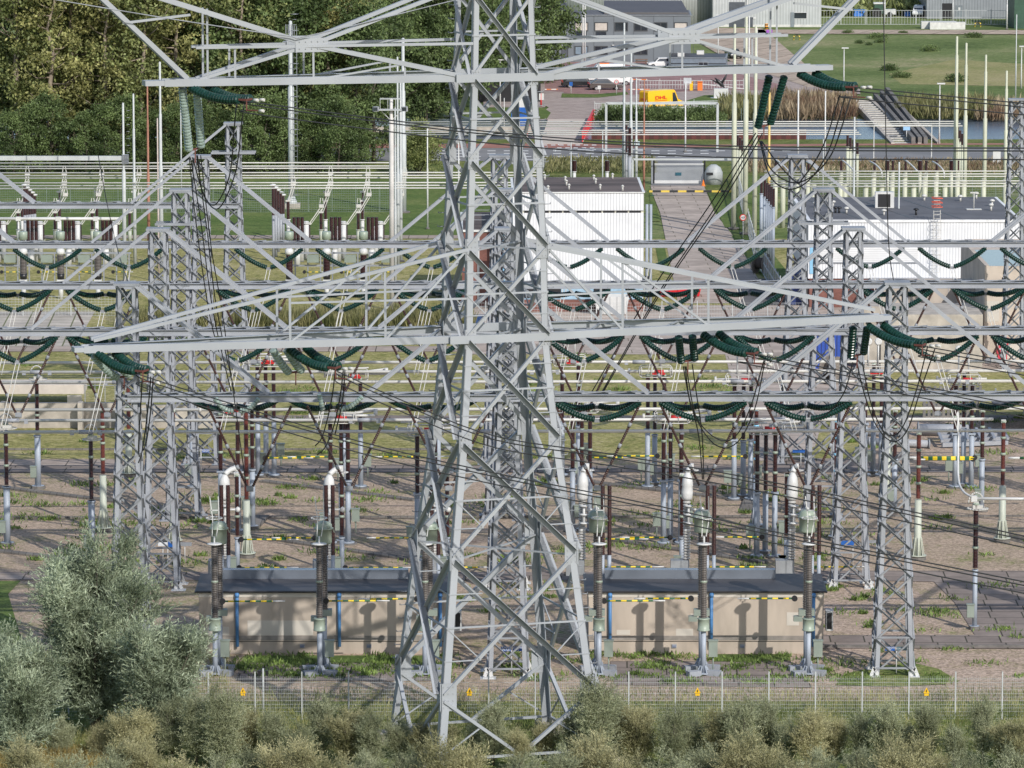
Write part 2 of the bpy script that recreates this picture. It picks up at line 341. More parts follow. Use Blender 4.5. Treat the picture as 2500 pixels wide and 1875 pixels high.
# dashes on the road
DASH = mat('road_marking_white', (0.72, 0.72, 0.70), 0.8, 0, 0.06, 1)
mb = MB()
for row, x0, x1, st, ln in ((368, 950, 2500, 40, 20), (374.5, 950, 1750, 40, 20), (382, 950, 1750, 41, 19), (389, 950, 1560, 48, 30), (365, 1350, 1560, 60, 45)):
    x = x0
    while x < x1:
        vs = [G(x, row + .9, z + .045), G(x + ln, row + .9, z + .045), G(x + ln, row - .6, z + .045), G(x, row - .6, z + .045)]; mb.quad(*vs); x += st
tag(mb.build('road_markings', DASH), kind='structure')
mb = MB()
for row, x0, x1 in ((354, 1325, 1450), (361, 1360, 1450)):
    x = x0
    while x < x1:
        mb.quad(*[G(a, b, z + .055) for a, b in ((x, row + 1), (x + 11, row + 1), (x + 11, row - 1), (x, row - 1))]); x += 20
for x, y in ((1362, 350), (1354, 366)):
    mb.quad(*[G(a, b, z + .055) for a, b in ((x, y + 4), (x + 2.5, y + 4), (x + 5, y - 4), (x + 2.5, y - 4))])
tag(mb.build('cycle_crossing_markings', DASH), kind='structure')
# forecourt beyond the bridge
sheet('forecourt', [(1300, 292), (1452, 292), (1470, 252), (1760, 262), (1990, 232), (1990, 210), (1800, 150), (1290, 150), (1290, 238), (1340, 262)], BRKGR, z + .05)
sheet('red_parking', [(1330, 222), (1540, 232), (1750, 218), (1900, 222), (1900, 205), (1745, 165), (1560, 150), (1330, 150)], REDBK, z + .06)
sheet('red_planting_bed', [(1372, 236), (1450, 236), (1530, 228), (1530, 214), (1380, 216)], REDBK, z + .07)
sheet('planting_grass', [(1370, 238), (1460, 238), (1535, 230), (1530, 224), (1450, 230), (1372, 228)], LAWN, z + .08)
sheet('forecourt_grass', [(1662, 250), (1760, 268), (2020, 268), (2020, 232), (1720, 232)], LAWN, z + .08)
sheet('forecourt_grass', [(1160, 292), (1335, 290), (1345, 275), (1325, 262), (1160, 258)], LAWN, z + .08)
sheet('gate_forecourt', [(1180, 262), (1330, 262), (1345, 240), (1180, 232)], BRKGR, z + .085)
sheet('slab_road', [(1785, 150), (1990, 218), (2030, 218), (2000, 185), (1860, 68), (1600, 68), (1600, 100), (1700, 100)], SLABF, z + .09)
sheet('slab_path', [(1850, 82), (2800, 84), (2800, 74), (1850, 72)], SLABF, z + .09)
sheet('forecourt_road', [(1990, 231), (2100, 229), (2100, 217), (1920, 210), (1920, 222)], BRKGR, z + .095)
sheet('pale_dry_grass', [(2200, 205), (2560, 212), (2560, 160), (2330, 145), (2170, 180)], groundmat('dry_meadow', [(0.35, (0.17, 0.20, 0.06)), (0.55, (0.31, 0.28, 0.13)), (0.7, (0.4, 0.33, 0.2))], 0.05, 0.9, 0.4, (4, 0.2)), z + .01)
# access road from the gate
sheet('access_road', [(1592, 470), (1612, 520), (1628, 600), (1655, 740), (1920, 740), (1850, 680), (1810, 600), (1745, 520), (1718, 452), (1588, 452)], SLABY, z + .05)
sheet('gate_apron', [(1590, 453), (1722, 453), (1715, 392), (1590, 392)], ASPH, z + .06)
sheet('slab_yard', [(1120, 745), (2700, 745), (2700, 905), (2140, 905), (1780, 905), (1770, 865), (1120, 865)], SLABY, z + .04)
sheet('slab_yard', [(1778, 900), (2140, 900), (2010, 1020), (1990, 1090), (1870, 1125), (1855, 1125)], SLABY, z + .045)
sheet('dark_asphalt', [(1850, 680), (2050, 680), (2100, 745), (1800, 745)], mat('dark_asphalt_patch', (0.11, 0.105, 0.105), 0.95, 0, 0.2, 0.4), z + .055)
sheet('grass_beside_road', [(1585, 470), (1592, 540), (1612, 540), (1592, 470)], LAWN, z + .055)
sheet('grass_beside_road', [(1600, 600), (1612, 665), (1638, 672), (1622, 600)], LAWN, z + .055)
sheet('grass_beside_road', [(1725, 465), (1750, 515), (1770, 556), (1808, 556), (1795, 465)], LAWN, z + .055)
sheet('grass_beside_road', [(1785, 575), (1830, 640), (1860, 675), (1935, 678), (1850, 575)], LAWN, z + .054)
sheet('grass_beside_masts', [(1800, 560), (1885, 560), (1870, 430), (1785, 430)], LAWN, z + .056)
# paths through the yard
sheet('slab_pad', [(-300, 816), (200, 816), (232, 760), (-300, 760)], SLABP, z + .05)
sheet('slab_pad', [(-300, 858), (185, 858), (205, 812), (-300, 812)], SLABP, z + .052)
sheet('grass_strip', [(205, 835), (1150, 835), (1150, 803), (225, 803)], LAWN, z + .05)
sheet('slab_path', [(-300, 858), (1200, 858), (1200, 845), (-300, 845)], SLAB, z + .055)
sheet('slab_path', [(-300, 1138), (330, 1138), (300, 1122), (-300, 1122)], SLAB, z + .05)
sheet('dark_slab_path', [(-300, 1153), (2800, 1153), (2800, 1137), (-300, 1137)], SLABD, z + .05)
sheet('dark_slab_path', [(1850, 1150), (2200, 1150), (2150, 1120), (1870, 1118)], SLABD, z + .054)
sheet('dark_path', [(-300, 1027), (2800, 1027), (2800, 1014), (-300, 1014)], SLABD, z + .05)
sheet('dark_path', [(-300, 582), (1270, 582), (1270, 574), (-300, 574)], SLAB, z + .05)
sheet('slab_path', [(-300, 1416), (2300, 1416), (2300, 1396), (-300, 1396)], SLABD, z + .05)
sheet('slab_yard_front', [(2010, 1415), (2280, 1420), (2330, 1470), (2380, 1550), (2800, 1550), (2800, 1393), (2010, 1393)], SLABD, z + .055)
sheet('slab_path_pale', [(-300, 1414), (80, 1414), (60, 1400), (-300, 1400)], SLAB, z + .06)
sheet('left_lawn', [(-300, 1570), (55, 1570), (20, 1450), (50, 1418), (-300, 1418)], LAWN, z + .045)
sheet('front_pads', [(575, 1662), (1060, 1662), (1050, 1616), (590, 1616)], SLABD, z + .05)
sheet('front_pads', [(1500, 1672), (1985, 1678), (1930, 1614), (1490, 1614)], SLABD, z + .05)
sheet('ballast_strip', [(2130, 1583), (2800, 1583), (2800, 1550), (2010, 1550), (1990, 1583)], SLABD, z + .058)
sheet('lawn_patch', [(600, 1618), (1060, 1618), (1060, 1600), (600, 1600)], LAWN, z + .06)
sheet('lawn_patch', [(1740, 1615), (1930, 1612), (1930, 1597), (1740, 1597)], LAWN, z + .06)
sheet('lawn_patch', [(2040, 1672), (2180, 1676), (2310, 1670), (2320, 1650), (2290, 1632), (2230, 1618), (2150, 1625), (2060, 1645)], FGR, z + .06)
# a low retaining step along the ballast strip
mb = MB(); a = G(1985, 1583); b = G(2800, 1583); mb.bar(a + Vector((0, .05, -.05)), b + Vector((0, .05, -.05)), .2, .5); tag(mb.build('retaining_kerb', FOOT), kind='structure')
# cable trench covers
mb = MB()
TRM = slabmat('trench_covers', (0.19, 0.175, 0.16), (0.08, 0.075, 0.07), 0.5, 3, 0.6, 0.02)
for i, (p, q) in enumerate((((-80, 1182), (290, 1228)), ((640, 1177), (1015, 1224)), ((1410, 1176), (1800, 1222)), ((-60, 1342), (330, 1385)), ((560, 1303), (1000, 1368)), ((1500, 1322), (1870, 1376)), ((-200, 1267), (2700, 1263)), ((-200, 1100), (1400, 1100)))):
    a, b = G(*p), G(*q); mb = MB(); mb.bar(a + Vector((0, 0, .1)), b + Vector((0, 0, .1)), .7 if i < 6 else .25, .12); tag(mb.build('cable_trench', TRM), kind='structure')
for x, y in ((625, 1278), (1830, 1240)):
    mb = MB(); a = G(x, y); mb.box(a + Vector((0, 0, .12)), (1.1, 4.5, .2), R(-6)); tag(mb.build('cable_trench', TRM), kind='structure')

# ============================================================ TREES
def leafcloud(name, c, d, L, W, m, parent, jit=0.5):
    """c (N,3) leaf bases, d (N,3) leaf axes"""
    N = len(c); d = d / (np.linalg.norm(d, axis=1, keepdims=True) + 1e-9)
    r = RNG.normal(size=(N, 3)); s_ = np.cross(d, r); s_ /= (np.linalg.norm(s_, axis=1, keepdims=True) + 1e-9)
    L = L * RNG.uniform(1 - jit, 1 + jit, (N, 1)); W_ = W * RNG.uniform(0.7, 1.3, (N, 1))
    v = np.stack([c, c + d * L * .45 + s_ * W_ / 2, c + d * L, c + d * L * .45 - s_ * W_ / 2], axis=1).reshape(-1, 3).astype(np.float32)
    me = bpy.data.meshes.new(name); me.vertices.add(4 * N); me.vertices.foreach_set('co', v.ravel())
    me.loops.add(4 * N); me.loops.foreach_set('vertex_index', np.arange(4 * N, dtype=np.int32))
    me.polygons.add(N); me.polygons.foreach_set('loop_start', np.arange(0, 4 * N, 4, dtype=np.int32))
    me.update(calc_edges=True); me.validate(); me.materials.append(m)
    o = bpy.data.objects.new(name, me); COL.objects.link(o)
    if parent: o.parent = parent
    return o
LEAF1 = mat('poplar_leaves', (0.13, 0.16, 0.055), 0.5, 0, 0.15, 0.35, col2=(0.30, 0.33, 0.13), island=0.4, trans=0.3, spec=0.3)
LEAF2 = mat('dark_leaves', (0.065, 0.10, 0.035), 0.5, 0, 0.15, 0.3, col2=(0.16, 0.215, 0.08), island=0.4, trans=0.25, spec=0.3)
LEAF3 = mat('yellowish_leaves', (0.17, 0.18, 0.06), 0.5, 0, 0.15, 0.35, col2=(0.38, 0.37, 0.15), island=0.4, trans=0.3, spec=0.3)
BARK = mat('pale_bark', (0.27, 0.22, 0.17), 0.9, 0, 0.3, 1.5, bump=.4)
BARKD = mat('dark_bark', (0.10, 0.085, 0.065), 0.9, 0, 0.3, 1.5, bump=.4)
def make_tree(h, rad, leafm, barkm, nl, narrow=0.35, base=0.12, ls=0.42, ncl=60):
    root = thing('tree', 'tree', 'tree')
    tb = MB(); pts = [Vector((0, 0, 0))]
    for i in range(1, 8): pts.append(Vector((random.uniform(-.25, .25) * i * .5, random.uniform(-.25, .25) * i * .5, h * .92 * i / 7)))
    tb.sweep(pts, [0.36 * h / 20 * (1 - i / 8.5) for i in range(8)], 8)
    cl = []
    for k in range(ncl):
        t = base + (1 - base) * (k + random.random()) / ncl
        i = min(6, int(t * 7 / .92)) if t < .92 else 6
        p = pts[i].lerp(pts[i + 1], min(1, t * 7 / .92 - i)); a = random.uniform(0, 2 * math.pi)
        env = math.sin(math.pi * min(1, (t - base) / (1 - base) * .86 + .14)) ** 0.6
        rr = rad * env * random.uniform(.35, 1.05)
        q = p + Vector((math.cos(a) * rr, math.sin(a) * rr, rr * random.uniform(.1, .9)))
        cl.append((q, rad * random.uniform(.2, .42)))
        if k % 2 == 0:
            mid = p.lerp(q, .5) + Vector((0, 0, -.15 * rr)); tb.sweep([p, mid, q], [.10 * h / 20, .06, .02], 5)
    tb.build('trunk', barkm, root)
    per = nl // ncl; cs = []; ds = []
    for q, r in cl:
        u = RNG.normal(size=(per, 3)); u /= np.linalg.norm(u, axis=1, keepdims=True)
        rr = r * RNG.uniform(.3, 1, (per, 1)) ** .5
        cc = np.array(q) + u * rr * np.array([1.15, 1.15, .8]); cs.append(cc); ds.append(u * .6 + RNG.normal(size=(per, 3)) * .7 + np.array([0, 0, -.2]))
    leafcloud('crown', np.concatenate(cs), np.concatenate(ds), ls, ls * .62, leafm, root)
    return root
PROT = [make_tree(24, 4.6, LEAF1, BARK, 9000), make_tree(27, 4.2, LEAF1, BARK, 9000, base=.2), make_tree(21, 4.8, LEAF2, BARKD, 9000, base=.04),
        make_tree(25, 4.4, LEAF3, BARK, 8000, base=.12), make_tree(15, 4.2, LEAF2, BARKD, 8000, base=.02)]
def lab_tree(px, py, k, i):
    kinds = ['tall olive green poplar', 'slender pale trunked poplar', 'dense dark green tree', 'yellowish green poplar', 'low dark bushy tree']
    return kinds[k]
# (px, base row, prototype, scale)
TR = [(-60, 398, 0, 1.1), (-5, 372, 3, 1.2), (48, 402, 1, 1.1), (95, 380, 2, 1.2), (130, 405, 3, 1.0), (176, 395, 0, 1.15), (225, 375, 2, 1.25), (262, 402, 3, .95), (300, 388, 1, 1.15), (345, 405, 0, 1.0), (392, 385, 2, 1.2), (430, 402, 3, 1.0),
      (470, 385, 0, 1.15), (512, 400, 2, 1.0), (560, 382, 1, 1.2), (598, 402, 0, 1.05), (640, 385, 3, 1.15), (672, 402, 2, 1.05), (722, 380, 0, 1.2), (757, 402, 2, 1.0), (800, 395, 3, 1.0), (838, 388, 0, 1.05), (868, 402, 2, .92), (912, 398, 2, .78),
      (60, 350, 2, 1.35), (200, 345, 1, 1.35), (330, 345, 2, 1.35), (450, 345, 3, 1.35), (580, 345, 2, 1.35), (700, 345, 1, 1.35), (800, 340, 2, 1.35), (900, 330, 2, 1.3),
      (960, 290, 2, 1.35), (1010, 288, 2, 1.3), (1060, 285, 2, 1.35), (1110, 270, 2, 1.3), (1160, 262, 2, 1.2), (1215, 232, 4, 1.3), (1268, 215, 2, 1.15), (1300, 205, 4, 1.25), (1325, 200, 4, 1.1), (1180, 230, 2, 1.2), (985, 300, 4, .9), (1040, 296, 4, .95), (1100, 290, 4, .8),
      (1230, 195, 2, 1.5), (1140, 200, 2, 1.5)] + [(-10 + 44 * i, 418 + (i * 7) % 9, 4, .42 + (i * 5 % 4) * .06) for i in range(21)]

cnt = {}
order = sorted(range(len(TR)), key=lambda i: TR[i][0])
rank = {}
for i in order:
    k = TR[i][2]; cnt[k] = cnt.get(k, 0) + 1; rank[i] = cnt[k]
used = set()
for p in PROT: KIDS[p.name] = list(p.children)
for i, (px, py, k, s_) in enumerate(TR):
    base = G(px, py); o = PROT[k] if k not in used else copytree(PROT[k])
    used.add(k); o.location = base; o.scale = (s_, s_, s_); o.rotation_euler[2] = random.uniform(0, 6.28)
    o['label'] = f"{lab_tree(px, py, k, i)}, {nth(rank[i] - 1)} of its kind from the left"
    o['group'] = 'trees of the wood'
# round bush by the road
def make_bush(h, rad, leafm, nl, ls, name='bush', ncl=40):
    root = thing(name, name, 'bush'); cs = []; ds = []; per = nl // ncl; st = MB()
    for k in range(ncl):
        a = random.uniform(0, 2 * math.pi); rr = rad * math.sqrt(random.random()) * .8; zz = h * (0.15 + .75 * random.random() * (1 - (rr / rad) ** 2 * .6))
        c = np.array([math.cos(a) * rr, math.sin(a) * rr, zz]); u = RNG.normal(size=(per, 3)); u /= np.linalg.norm(u, axis=1, keepdims=True)
        cs.append(c + u * RNG.uniform(.2, 1, (per, 1)) ** .5 * rad * .35); ds.append(u + np.array([0, 0, .5]))
        if k % 4 == 0: st.sweep([(0, 0, 0), (c[0] * .5, c[1] * .5, c[2] * .6), tuple(c)], [.06, .04, .015], 5)
    st.build('stem', BARKD, root); cc = np.concatenate(cs); cc[:, 2] = np.abs(cc[:, 2])
    leafcloud('foliage', cc, np.concatenate(ds), ls, ls * .6, leafm, root); return root
b = make_bush(6.5, 2.6, LEAF1, 7000, .3); b.location = G(1022, 428); b['label'] = 'round olive bush beside the road between the masts and the pylon'
b0 = make_bush(1.6, 1.6, LEAF2, 2200, .22); KIDS[b0.name] = list(b0.children)
hedge = [(1478, 302), (1500, 300), (1523, 303), (1545, 300), (1566, 303), (1590, 300), (1612, 303), (1635, 300), (1657, 303), (1680, 301), (1703, 304), (1722, 302), (1745, 304)]
for i, (x, y) in enumerate(hedge):
    o = b0 if i == 0 else copytree(b0); o.location = G(x, y); o.scale = (1.15, 1.2, 1.25); o.rotation_euler[2] = i * 1.3
    o['label'] = f'{nth(i)} dark bramble bush from the bridge along the railing'; o['group'] = 'bramble bushes along the canal railing'
# meadow shrubs
b1 = make_bush(1.0, 1.5, LEAF2, 900, .25); KIDS[b1.name] = list(b1.children)
for i, (x, y, s_, d) in enumerate(((2142, 94, .75, 'twin dark shrub nearer the slab path in the meadow'), (2150, 104, .65, 'twin dark shrub lower down in the meadow'), (2098, 106, .45, 'small flat dark tuft shrub in the meadow'), (2378, 92, .7, 'dark shrub alone near the slab path'), (2172, 172, .8, 'dark shrub at the edge of the dry grass'), (2120, 110, .4, 'small dark shrub left of the twin shrubs'), (2200, 190, .7, 'dark shrub in front of the dry grass patch'), (2270, 125, .8, 'flat shrub in the middle of the meadow'), (2335, 200, 1.0, 'rusty shrub patch beside the thin mast'), (2205, 82, .4, 'small shrub touching the slab path'), (2070, 82, .5, 'low shrub by the slab path near the arm'))):
    o = b1 if i == 0 else copytree(b1); o.location = G(x, y); o.scale = (s_ * 1.5, s_, s_); o.rotation_euler[2] = i; o['label'] = d; o['group'] = 'meadow shrubs'
# far shrubbery at the very top right and reeds
def blades(name, pts, n, h, hw, m, spread, label, cat=None, lean=.25, clump=0):
    """upright grass blades scattered over a ground polygon strip between two pixel rows"""
    xs = []; 
    (x0, y0, x1, y1) = pts
    c = np.zeros((n, 3)); 
    px = RNG.uniform(x0, x1, n); py = RNG.uniform(min(y0, y1), max(y0, y1), n)
    if clump: px = px + np.sin(px * .11 + py * .3) * clump
    for i in range(n):
        g = G(px[i], py[i]); c[i] = (g.x, g.y, 0)
    hh = h * (0.65 + 0.35 * np.sin(px * .05) * np.sin(px * .017 + 1)) if clump else h
    d = RNG.normal(size=(n, 3)) * lean; d[:, 2] = 1
    if not hasattr(hh, '__len__'): hh = np.full(n, hh)
    c[:, 2] = RNG.uniform(0, .4, n) * hh
    N = n; dn = d / np.linalg.norm(d, axis=1, keepdims=True)
    o = leafcloud(name, c, dn, h * .75, hw, m, None, .35)
    return tag(o, label, cat, kind='stuff')
REED = mat('reed_green', (0.10, 0.12, 0.035), 0.6, 0, 0.2, 0.5, col2=(0.24, 0.22, 0.10), island=.4, trans=.2)
REEDR = mat('reed_russet', (0.20, 0.12, 0.075), 0.6, 0, 0.2, 0.15, col2=(0.33, 0.27, 0.17), island=.4, trans=.2)
blades('reeds', (1866, 258, 2090, 300), 5000, 2.4, .16, REEDR, 0, 'russet reed belt on the canal bank beside the steps')
blades('reeds', (2195, 268, 2420, 296), 4200, 2.3, .16, REED, 0, 'green reed belt along the canal beyond the steps')
blades('reeds', (2380, 270, 2560, 300), 3200, 2.0, .16, REEDR, 0, 'brownish reed belt at the far canal bank')
blades('reeds', (1760, 262, 1880, 300), 2600, 2.2, .15, REED, 0, 'grey green reed belt beside the bramble bushes')
blades('reed_bed', (330, 802, 1150, 826), 15000, 2.2, .09, REED, 0, 'tall dark reed bed between the left gantries and the pylon', clump=6)
blades('far_shrubbery', (1860, 40, 2280, 8), 6000, 2.5, .6, LEAF1, 0, 'rough scrub behind the wire fence at the top', lean=.8)
blades('weeds', (1330, 392, 1600, 425), 3500, .8, .12, REED, 0, 'long verge grass beside the road before the gate', lean=.5)
blades('weeds', (1800, 395, 2560, 425), 6000, .7, .12, REEDR, 0, 'long dry verge grass beside the road behind the cream posts', lean=.5)
# weeds in the gravel
WEED = mat('weed_green', (0.085, 0.14, 0.03), 0.6, 0, 0.2, 0.8, col2=(0.20, 0.28, 0.07), island=.35, trans=.25)
def weeds(seed, n, region, label, size=1.0):
    rs = np.random.default_rng(seed); cs = []; ds = []
    for k in range(n):
        x = rs.uniform(region[0], region[2]); y = rs.uniform(region[1], region[3]); g = G(x, y); m_ = int(rs.uniform(25, 110)); r = rs.uniform(.12, .7) * size
        p = rs.normal(size=(m_, 3)) * r * np.array([1.3, 1, 0]); p += np.array([g.x, g.y, 0.02]); cs.append(p)
        d = rs.normal(size=(m_, 3)) * .6; d[:, 2] = np.abs(d[:, 2]) + .5; ds.append(d)
    o = leafcloud('weeds', np.concatenate(cs), np.concatenate(ds), .32 * size, .09 * size, WEED, None); return tag(o, label, None, kind='stuff')
weeds(1, 150, (-50, 1170, 2550, 1390), 'green weed tufts scattered over the gravel yard')
weeds(2, 70, (-50, 870, 2550, 1130), 'green weed tufts in the dry grass between the busbars')
weeds(3, 45, (1800, 1430, 2550, 1680), 'green weed tufts in the pale gravel by the low building', .9)
weeds(4, 60, (590, 1600, 1100, 1660), 'green grass tufts along the foot of the concrete wall', .9)
weeds(5, 60, (1240, 1600, 2060, 1670), 'green grass tufts around the bases before the concrete wall', .9)
weeds(6, 40, (500, 1420, 1350, 1500), 'green weeds behind the low building', .8)
# ============================================================ GANTRIES
YAW = 0.0105
YG = {'A': G(1240, 1647).y, 'B': G(1235, 1432).y, 'C': G(1226, 1264).y, 'D': G(1219, 1128).y, 'E': G(1215, 1008).y}
ROWB = {'A': 968, 'B': 808, 'C': 695, 'D': 596, 'E': 500}
ROWP = {'A': 694, 'B': 560, 'C': 465, 'D': 382, 'E': 302}
COLX = {'A': [313, 1240, 2187, 3130], 'B': [-457, 389, 1235, 2081, 2935], 'C': [-340, 443, 1226, 2009, 2800], 'D': [-235, 492, 1219, 1945, 2690], 'E': [-165, 571]}
NAMEG = {'A': 'nearest', 'B': 'second nearest', 'C': 'middle', 'D': 'second farthest', 'E': 'farthest'}
def PG(px, py, Y0):
    p = P(px, py, Y0); Y = Y0 + YAW * p.x; return P(px, py, Y)
def lbar(mb, a, b, w, nf, t=.02):
    """angle iron: web in the face, outstanding flange on its upper edge pointing outwards"""
    a, b = Vector(a), Vector(b); d = (b - a).normalized(); n2 = d.cross(nf).normalized()
    if n2.z < 0: n2 = -n2
    o = n2 * (w / 2); mb.angle(a + o, b + o, w, -n2, nf, t)
    if (n2.x * SUN.x + n2.z * SUN.z) > .45: mb.add([a + o, b + o, b + o + nf * w * 1.5, a + o + nf * w * 1.5, a + o - n2 * t, b + o - n2 * t, b + o + nf * w * 1.5 - n2 * t, a + o + nf * w * 1.5 - n2 * t], [(0, 1, 2, 3), (7, 6, 5, 4), (3, 2, 6, 7)])  # extra-wide flange on sun-facing bars, added to throw shade over the web
def zig(mb, a0, a1, b0, b1, n, w, both=True, cross=True):
    """lacing between chords a0-a1 and b0-b1"""
    for i in range(n):
        t0, t1 = i / n, (i + 1) / n
        p, q, r, s_ = a0.lerp(a1, t0), a0.lerp(a1, t1), b0.lerp(b1, t0), b0.lerp(b1, t1)
        mb.bar(p, s_, w, w * .5)
        if cross: mb.bar(r, q, w, w * .5)
def gantry(key):
    Y0 = YG[key]; xs = COLX[key]; zb = P(1250, ROWB[key], Y0).z; zp = P(1250, ROWP[key], Y0).z
    t = thing('lattice_gantry', f'{NAMEG[key]} of the five grey steel lattice gantries, a long beam on peaked lattice columns', 'gantry', (0, Y0, 0), 'substation gantries')
    cols = []
    for px in xs:
        p = PG(px, ROWB[key], Y0); X = p.x; Yc = Y0 + YAW * X
        if X < -80 or X > 75: continue
        cols.append(X)
        wb, wt, dz = 1.12, .56, .0     # half widths at foot and at beam
        lc = MB()
        hw = lambda z: wb + (wt - wb) * min(1, z / zb) if z < zb else wt + (.5 - wt) * (z - zb) / (zp - zb)
        lev = [0.25]
        while lev[-1] < zp - 1.2: lev.append(lev[-1] + hw(lev[-1]) * 1.75)
        lev[-1] = zp
        for z0, z1 in zip(lev[:-1], lev[1:]):
            h0, h1 = hw(z0), hw(z1)
            c0 = [Vector((X + i * h0, Yc + j * h0, z0)) for i, j in ((-1, -1), (1, -1), (1, 1), (-1, 1))]
            c1 = [Vector((X + i * h1, Yc + j * h1, z1)) for i, j in ((-1, -1), (1, -1), (1, 1), (-1, 1))]
            for k in range(4):
                n = (k + 1) % 4
                fn = Vector(((0, -1, 0), (1, 0, 0), (0, 1, 0), (-1, 0, 0))[k]); lbar(lc, c0[k], c1[n], .11, fn); lbar(lc, c0[n], c1[k], .11, fn)
        for z0 in (0.55, 2.3, zb, zp - .05):
            h0 = hw(z0) + .02
            for i, j, k, l_ in ((-1, -1, 1, -1), (1, -1, 1, 1), (1, 1, -1, 1), (-1, 1, -1, -1)):
                lc.bar((X + i * h0, Yc + j * h0, z0), (X + k * h0, Yc + l_ * h0, z0), .1, .1)
        col = lc.build('lattice_column', STEELD, t)
        for i, j in ((-1, -1), (1, -1), (1, 1), (-1, 1)):
            lg = MB()
            for z0, z1 in ((0, zb), (zb, zp)):
                a = Vector((X + i * hw(z0), Yc + j * hw(z0), z0)); b = Vector((X + i * hw(z1), Yc + j * hw(z1), z1))
                lg.angle(a, b, .26 if z0 == 0 else .2, (-i, 0, 0), (0, -j, 0), .03)
            lg.build('leg', STEEL, col)
            ft = MB(); fx, fy = X + i * wb, Yc + j * wb
            ft.box((fx, fy, .06), (.62, .62, .06)); ft.box((fx, fy, -.1), (.9, .9, .28)); ft.bar((fx - .2, fy, .1), (fx, fy, .6), .03, .2); ft.bar((fx + .2, fy, .1), (fx, fy, .6), .03, .2)
            ft.build('base_plate', WHITEP if key in 'AB' else STEEL, col)
        cp = MB(); cp.box((X, Yc, zp + .06), (1.45, 1.2, .14)); cp.build('peak_cap', STEELD, col)
        if key in 'CDE' and px in (443, 571, 2009, 389) or (key == 'B' and px == 2081):
            ca = MB(); ca.box((X, Yc - .6, zp - 6.2 if key == 'B' else zp - 2.2), (3.4 if key != 'B' else 7, .25, .16)); ca.box((X, Yc + .6, zp - 6.2 if key == 'B' else zp - 2.2), (3.4 if key != 'B' else 7, .25, .16)); ca.build('cross_arm', STEELD, col)
    X0 = cols[0] if key in 'AE' else -75; X1 = {'A': 75, 'E': cols[-1] + .4}.get(key, 80)
    if key == 'E': X0 = -75
    hw_ = .58
    for j in (-1, 1):
        bm = MB(); a = Vector((X0, Y0 + YAW * X0 + j * hw_, zb)); b = Vector((X1, Y0 + YAW * X1 + j * hw_, zb))
        bm.bar(a, b, .1, .36); bm.bar(a + Vector((0, -.08, .18)), b + Vector((0, -.08, .18)), .26, .03); bm.bar(a + Vector((0, -.08, -.18)), b + Vector((0, -.08, -.18)), .26, .03)
        bm.build('beam_chord', STEEL, t)
    lc = MB(); n = int((X1 - X0) / 1.5)
    zig(lc, Vector((X0, Y0 + YAW * X0 - hw_, zb + .24)), Vector((X1, Y0 + YAW * X1 - hw_, zb + .24)), Vector((X0, Y0 + YAW * X0 + hw_, zb + .24)), Vector((X1, Y0 + YAW * X1 + hw_, zb + .24)), n, .09, cross=False)
    for i in range(n + 1):
        X = X0 + (X1 - X0) * i / n; lc.box((X, Y0 + YAW * X - hw_, zb + .27), (.28, .2, .1))
    lc.build('beam_lattice', STEELD, t)
    # long stays from the peaks down to the beam
    for X in cols + ([cols[-1] + 22] if key != 'E' and False else []):
        for sgn in (-1, 1):
            if key == 'A' and X == cols[0] and sgn == -1: continue
            if key == 'E' and X == cols[-1] and sgn == 1: continue
            for j in (-1, 1):
                br = MB(); Yc = Y0 + YAW * X
                br.bar((X + sgn * .5, Yc + j * .5, zp), (X + sgn * 7.9, Y0 + YAW * (X + sgn * 7.9) + j * .55, zb + .2), .17, .17); br.build('peak_stay', STEEL, t)
    return t, cols, zb, zp
GINFO = {}
for key in 'ABCDE': GINFO[key] = gantry(key)

# ------------------------------------------------------------ V insulator strings
def sagline(p, q, sag, n=8):
    return [p.lerp(q, i / n) + Vector((0, 0, -sag * 4 * (i / n) * (1 - i / n))) for i in range(n + 1)]
def rib_path(mb, pts, r, rin, pitch, n=10):
    tot = sum((b - a).length for a, b in zip(pts[:-1], pts[1:])); k = max(3, int(tot / pitch))
    P_ = []; R_ = []; acc = [0]
    for a, b in zip(pts[:-1], pts[1:]): acc.append(acc[-1] + (b - a).length)
    def at(s_):
        for i in range(len(pts) - 1):
            if s_ <= acc[i + 1] + 1e-6: return pts[i].lerp(pts[i + 1], (s_ - acc[i]) / (acc[i + 1] - acc[i]))
        return pts[-1]
    for i in range(k):
        for f, rr in ((0, rin), (.25, r), (.75, r * .97)): P_.append(at(tot * (i + f) / k)); R_.append(rr)
    P_.append(pts[-1]); R_.append(rin); return mb.sweep(P_, R_, n, flat=True)
def vstring(key, pc, drop, yo, half, label, m, rowidx, sagf=.13):
    Y0 = YG[key]; zb = GINFO[key][2]; c = PG(pc, ROWB[key], Y0)
    Yc = c.y + yo; top = zb - .25
    t = thing('insulator_string', label, 'insulator', (c.x, Yc, top), f'green V strings of the {NAMEG[key]} gantry')
    tip = Vector((c.x, Yc + (1.3 if yo > 0 else -.15), top - drop))
    for s_ in (-1, 1):
        a = Vector((c.x + s_ * half, Yc, top)); b = tip + Vector((s_ * .14, 0, 0))
        mb = MB(); rib_path(mb, sagline(a, b, sagf * (1 if drop > .9 else 1.4) ), .185, .13, .15, 10); mb.build('insulator_arm', m, t)
        mb = MB(); mb.tube(a + Vector((0, 0, .3)), a, .035); mb.box(a + Vector((0, 0, .05)), (.16, .1, .16)); mb.build('shackle', STEELD, t)
    mb = MB(); mb.box(tip + Vector((0, 0, -.08)), (.34, .06, .2)); mb.build('yoke_plate', STEELD, t)
    return tip
TIPS = {}
